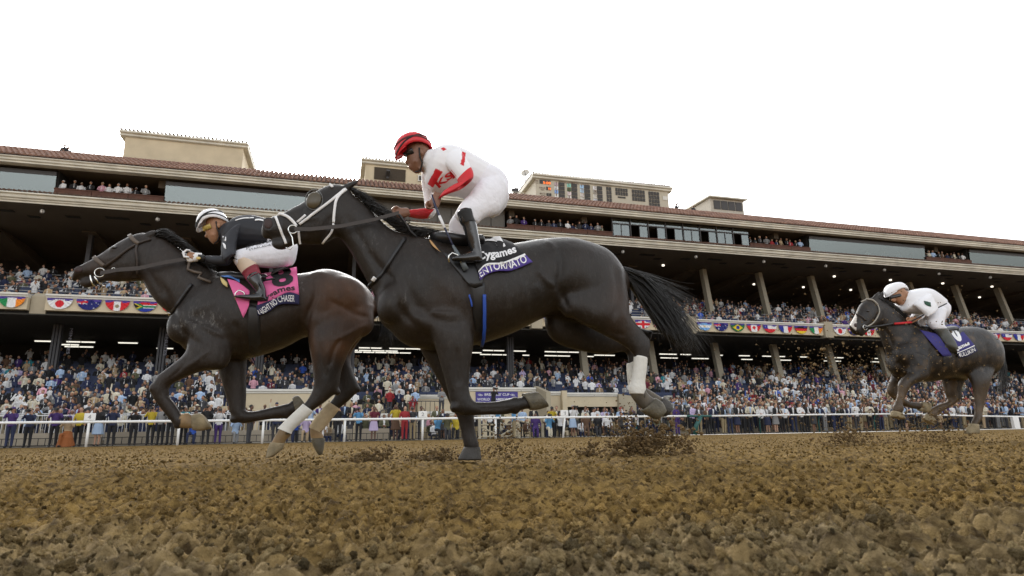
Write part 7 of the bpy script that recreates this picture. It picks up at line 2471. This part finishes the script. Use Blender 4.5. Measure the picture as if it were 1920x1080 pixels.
for i, (px, top, lg, pose, hat, hc, hair, hl, lk) in enumerate(TRK):
    t0 = 31.75 + (i * 37 % 10) * .1
    put_person(s_of(px, 820, t0), t0, 0, pose, top, lg, hair, hat, hc, hl, lk, rp.choice(SKINC), 'white', 'behind the rail', PG, rp.uniform(-.35, .35) + (1.3 if pose == 'stand_turn' else 0), rp.uniform(.95, 1.05), True,
               noun='photographer' if ('camera' in pose or pose == 'phone') else 'person')

count = len(TRK)
def crowd_row(s0, s1, t0, z0, step, row, group, poses, jit=.12, skip=()):
    global count
    s = s0
    while s < s1 and count < 297:
        if not any(a < s < b for a, b in skip):
            top = pick(TOPW)
            hat = rp.choices([None, 'cap', 'brim'], [75, 12, 13])[0]
            fem = rp.random() < .35
            put_person(s + rp.uniform(-jit, jit), t0 + rp.uniform(-.15, .15), z0, pick(poses), top, pick(LEGW), rp.choices(['dark', 'brown', 'blond', 'grey'], [5, 4, 2, 2])[0], hat,
                       rp.choice(['white', 'black', 'navy', 'cream', 'brown', 'red']), 'long' if fem else 'short', 'skirt' if fem and rp.random() < .5 else 'trousers', rp.choice(SKINC),
                       rp.choice(['white', 'white', 'pale blue', 'cream']), row, group, rp.uniform(-.5, .5), rp.uniform(.92, 1.07))
            count += 1
        s += step * rp.uniform(.85, 1.2)
STP = {'stand': 5, 'crossed': 3, 'phone': 3, 'lean': 2, 'clap': 2, 'wave': 1, 'cheer': .6}
crowd_row(20.3, 45.5, 31.75, 0, .50, 'at the rail', 'spectators pressed along the rail on the right', {'stand': 4, 'crossed': 2, 'lean': 6, 'clap': 3, 'phone': 1})
crowd_row(-17.5, -2.0, 34.35, .05, .52, 'at the barrier', 'spectators at the white barriers', {'stand': 3, 'crossed': 3, 'phone': 4, 'lean': 4, 'clap': 2})
crowd_row(20.2, 45.5, 32.6, .12, .56, 'second line', 'spectators pressed along the rail on the right', STP)
crowd_row(-17.5, 1.0, 35.6, .3, .56, 'behind the barrier row', 'spectators at the white barriers', STP)
crowd_row(2, 20, 34.6, 0, .62, 'on the apron', 'spectators on the apron behind the gate', {'stand': 3, 'crossed': 2, 'phone': 2, 'sit': 3})
crowd_row(20.2, 46, 33.5, .3, .62, 'third line', 'spectators pressed along the rail on the right', STP)

# people on the roof and the camera crew by the banner
for px, t0, z0, pose, lab in ((120, 51, 21.4, 'sit', 'dark figure crouching on the far left roof ridge'), (127, 51, 21.2, 'sit', 'smaller dark figure sitting right of the crouching one on the far left roof'),
                              (1268, 51, 21.3, 'kneel_camera', 'black silhouetted person kneeling with a camera on the roof just right of the odds board'), (1300, 51, 21.3, 'kneel', 'black silhouetted person kneeling on the roof left of the flat-roofed booth')):
    put_person(s_of(px, 390 if px > 500 else 285, t0), t0, z0, pose, 'black', 'black', 'dark', None, 'black', 'short', 'trousers', SKINC[3], 'black', 'roof', 'people on the roof', 0, 1.0, True, label=lab)
put_person(s_of(925, 745, 40), 40, 1.55, 'stand_camera', 'black', 'black', 'dark', 'cap', 'charcoal', 'short', 'trousers', SKINC[1], 'black', 'banner', 'camera crew', .3, 1.0, True, label='camera operator in black with headset cap standing before the purple banner')
put_person(s_of(828, 745, 39.6), 39.6, 1.5, 'crossed', 'grey', 'charcoal', 'dark', None, 'black', 'short', 'trousers', SKINC[3], 'grey', 'wall', 'camera crew', 0, 1.0, True, label='guard in grey standing alone on the cream wall left of the banner')

# ---- the far crowd: one mass, thousands of low detail figures --------------------
def low_person(kind):
    mb = MB(); tags = []
    def T(pts, rad, tg, k=6):
        f0 = len(mb.f); mb.tube([Vector(p) for p in pts], rad, k, up=Vector((1, 0, 0))); tags.extend([tg] * (len(mb.f) - f0))
    z = -.42 if kind == 'sit' else 0
    T([(0, 0, .9 + z), (0, 0, 1.1 + z), (0, .02, 1.38 + z), (0, .02, 1.48 + z)], [(.17, .12), (.16, .11), (.21, .12), (.07, .06)], 1, 8)
    T([(0, .11, 1.42 + z), (0, .12, 1.15 + z)], [(.04, .03), (.02, .02)], 2, 4)
    f0 = len(mb.f); mb.ball(Vector((0, .05, 1.60 + z)), .08, .09, .11, 7, 6); tags.extend([0] * (len(mb.f) - f0))
    f0 = len(mb.f); mb.ball(Vector((0, .02, 1.645 + z)), .088, .095, .09, 7, 5); tags.extend([4] * (len(mb.f) - f0))
    if kind == 'phone':
        for sd in (1, -1): T([(sd * .2, 0, 1.4), (sd * .24, .2, 1.25), (sd * .06, .25, 1.55)], [.055, .045, .035], 1, 5)
    elif kind == 'cheer':
        T([(.2, 0, 1.4), (.32, .02, 1.6), (.28, .05, 1.95)], [.055, .045, .035], 1, 5); T([(-.2, 0, 1.4), (-.27, .05, 1.15), (-.2, .15, 1.0)], [.055, .045, .035], 1, 5)
    else:
        for sd in (1, -1): T([(sd * .2, 0, 1.4 + z), (sd * .26, .05, 1.15 + z), (sd * .1, .2, 1.08 + z)], [.055, .048, .035], 1, 5)
    if kind == 'sit':
        for sd in (1, -1): T([(sd * .09, 0, .5), (sd * .1, .4, .5), (sd * .1, .42, .1)], [.085, .07, .05], 3, 5)
    else:
        for sd in (1, -1): T([(sd * .09, 0, .92), (sd * .1, 0, .5), (sd * .1, 0, 0)], [.09, .07, .05], 3, 5)
    V = np.array([tuple(v) for v in mb.v]); return V, mb.f, tags


LP = {k: low_person(k) for k in ('stand', 'phone', 'cheer', 'sit')}
cv, cf, cc = [], [], []
nv = 0
cr = np.random.RandomState(5)
TN = list(TOPW); TP = np.array([TOPW[k] for k in TN]); TP = TP / TP.sum()
def add_low(s, t, z, kind):
    global nv
    V, Fc, tg = LP[kind]
    a = cr.uniform(-.5, .5); sc = cr.uniform(.92, 1.08)
    ca, sa = math.cos(ROTZ + a), math.sin(ROTZ + a)
    P_ = V * sc
    X = P_[:, 0] * ca - P_[:, 1] * sa; Y = P_[:, 0] * sa + P_[:, 1] * ca
    b = st(s, t, z)
    cv.append(np.stack([X + b.x, Y + b.y, P_[:, 2] + b.z], 1))
    top = COLR[TN[cr.choice(len(TN), p=TP)]]
    j = cr.uniform(.8, 1.2)
    cols = {0: SKINC[cr.choice(5, p=[.35, .25, .2, .12, .08])], 1: tuple(c * j for c in top), 2: (.65, .65, .65) if cr.rand() < .7 else top, 3: COLR[['black', 'navy', 'charcoal', 'khaki'][cr.randint(4)]],
            4: list(HAIRC.values())[cr.choice(4, p=[.4, .3, .15, .15])] if cr.rand() < .8 else [(.65, .63, .58), (.02, .02, .03), (.55, .45, .3)][cr.randint(3)]}
    for f, g_ in zip(Fc, tg):
        cf.append(tuple(i + nv for i in f)); cc.append((cols[g_], len(f)))
    nv += len(V)
def low_row(s0, s1, t, z, step, fill, kinds=('stand', 'stand', 'phone', 'sit')):
    s = s0
    while s < s1:
        if cr.rand() < fill: add_low(s + cr.uniform(-.12, .12), t + cr.uniform(-.1, .1), z, kinds[cr.randint(len(kinds))])
        s += step
ST = ('stand', 'stand', 'stand', 'phone', 'cheer'); SI = ('sit', 'sit', 'sit', 'stand', 'stand', 'phone')
for j in range(6):       # terraces left and right
    zt = .1 + (j + 1) * 2.0 / 6
    t = 36 + j * 1.27 + .75
    low_row(-24, -6.2, t, zt, .62, .88 - .03 * j, ST if j < 4 else SI)
    zt = .1 + (j + 1) * 1.9 / 6
    low_row(25.4, 75, 36.5 + j * 1.167 + .7, zt, .62, .9, ST)
for j in range(4):
    low_row(1.2, 5.1, 38.5 + j * 1.27 + .8, .5 + (j + 1) * .35, .7, .75, SI)
low_row(46, 75, 31.8, 0, .6, .95, ST); low_row(46, 75, 32.8, .15, .6, .95, ST)
for t, z in ((34.2, .35), (35.0, .45), (35.8, .55)):
    low_row(20.5, 75, t, z, .6, .95, ST)
low_row(20.6, 25, 36.8, .6, .6, .9, ST); low_row(20.6, 25, 38, .7, .6, .9, ST); low_row(20.6, 25, 39.5, .8, .6, .8, ST)
for t in (33.6, 35.3, 36.5): low_row(-2, 20.5, t, -.25, .72, .7, ('stand', 'sit', 'phone', 'sit'))
low_row(16.8, 20.8, 40, .2, .7, .8, ('stand',)); low_row(16.8, 20.8, 42, .4, .7, .8, ('stand',))
for k_ in range(9): low_row(3.3, 5.2, 39.5 + k_ * .6, 1.4 + k_ * .22, .5, .9, ('stand',))     # people on the stairs
for j in range(12):
    t = 45.2 + j * 1.15
    low_row(-26 - j * .3, 78, t, 2.62 + .26 * j * 1.15, .66, (.80, .8, .8, .8, .8, .75, .7, .6, .5, .4, .3, .3)[j], SI if j < 7 else ST)
for j in range(8):
    t = 47.75 + j * 1.1
    low_row(-26, 78, t, 9.0 + .42 * j * 1.1, .6, .86, SI)
for a, b in open_bays:
    low_row(a + .4, b - .3, 47.75, 16.78, .58, .92, ('stand',)); low_row(a + .4, b - .3, 48.8, 16.9, .8, .6, ('stand',))
for a, b in glass_bays:
    low_row(a + .4, b - .3, 48.6, 16.7, 1.0, .45, ('stand', 'sit'))
V = np.concatenate(cv)
me = bpy.data.meshes.new('crowd')
me.from_pydata(V.tolist(), [], cf)
ca_ = me.color_attributes.new('col', 'FLOAT_COLOR', 'CORNER')
arr = np.concatenate([np.tile(np.array([*c, 1], np.float32), (n, 1)) for c, n in cc])
ca_.data.foreach_set('color', arr.ravel())
o = link_mesh('crowd', me, attr_mat('crowd_clothes', 'col', .8))
tag(o, 'mass of spectators in suits and light clothes filling the terraces and both seating tiers', 'crowd', None, 'stuff')

# ================================================================== KICKED UP DIRT
m_clod = mat('moist_dirt_clod', (.145, .092, .036), .95, var=.45, scale=30, bump=.5, bscale=90)
def clod_cloud(name, label, n, sampler, size, seed):
    r = random.Random(seed)
    mb = MB()
    ico = [(0, 0, 1)] + [(.89 * math.cos(a), .89 * math.sin(a), .45) for a in np.arange(5) * 1.2566] + [(.89 * math.cos(a + .628), .89 * math.sin(a + .628), -.45) for a in np.arange(5) * 1.2566] + [(0, 0, -1)]
    icf = [(0, 1 + i, 1 + (i + 1) % 5) for i in range(5)] + [(1 + i, 6 + i, 1 + (i + 1) % 5) for i in range(5)] + [(6 + i, 6 + (i + 1) % 5, 1 + (i + 1) % 5) for i in range(5)] + [(11, 6 + (i + 1) % 5, 6 + i) for i in range(5)]
    for _ in range(n):
        c = sampler(r)
        s = size * r.choice((.25, .35, .5, .7, 1.0, 1.5)) * r.uniform(.6, 1.3)
        mb.add([c + Vector((x * s * r.uniform(.5, 1.4), y * s * r.uniform(.5, 1.4), z * s * r.uniform(.5, 1.2))) for x, y, z in ico], icf)
    o = mb.build(name, m_clod); tag(o, label, 'dirt', None, 'stuff')
def puff(px, py, t, rx, rz, up=0.0):
    c = on_t(px, py, t)
    def f(r):
        a, b, d = r.gauss(0, .5), abs(r.gauss(0, .5)), r.gauss(0, .5)
        z = b * rz * 2
        return Vector((c.x, c.y, 0)) + UV * (a * rx * 1.35 + z * .5) + NV * (d * rx * .5) + ZV * (z - .01 + up * r.random() ** 3)
    return f
clod_cloud('kicked_up_dirt', 'low burst of dark dirt behind the hind hooves of the leading horse', 520, puff(692, 850, 5.0, .12, .05), .010, 1)
clod_cloud('kicked_up_dirt', 'flat spray of dirt just left of the planted foreleg of the nearest horse', 560, puff(812, 855, 4.9, .17, .045), .010, 2)
clod_cloud('kicked_up_dirt', 'sparse dirt spray rising right of the planted foreleg', 420, puff(932, 845, 4.9, .13, .10, .25), .008, 3)
clod_cloud('kicked_up_dirt', 'small dirt burst between the two larger ones under the belly', 190, puff(1097, 845, 4.8, .07, .05), .011, 4)
clod_cloud('kicked_up_dirt', 'largest dark dirt burst below the hind hooves of the nearest horse', 1500, puff(1205, 850, 4.6, .24, .10, .14), .012, 5)
clod_cloud('kicked_up_dirt', 'thin dirt column rising to the rail left of the largest burst', 500, puff(1150, 840, 4.8, .10, .16, .3), .006, 6)
clod_cloud('kicked_up_dirt', 'dirt burst in front of the trailing horse at the right', 700, puff(1590, 835, 6.0, .28, .08, .15), .011, 7)
clod_cloud('kicked_up_dirt', 'scattered dirt under the trailing horse', 800, puff(1740, 822, 5.8, .5, .09, .3), .010, 8)
clod_cloud('kicked_up_dirt', 'small dirt burst right of the largest one', 200, puff(1285, 845, 4.7, .06, .07), .010, 9)
def spray(x0, x1, y0, y1, t0, t1):
    return lambda r: on_t(r.triangular(x0, x1), r.triangular(y0, y1), r.uniform(t0, t1))
clod_cloud('flying_dirt', 'fine dirt particles flying in the air before and around the trailing horse', 2400, spray(1380, 1920, 530, 860, 4.6, 6.6), .0058, 11)
clod_cloud('flying_dirt', 'dirt clods flying in the air left of the trailing horse', 140, spray(1480, 1640, 640, 730, 5.2, 5.8), .012, 12)
clod_cloud('flying_dirt', 'fine dirt particles in the air beneath the belly and tail of the nearest horse', 420, spray(930, 1500, 600, 840, 4.0, 5.2), .0035, 13)
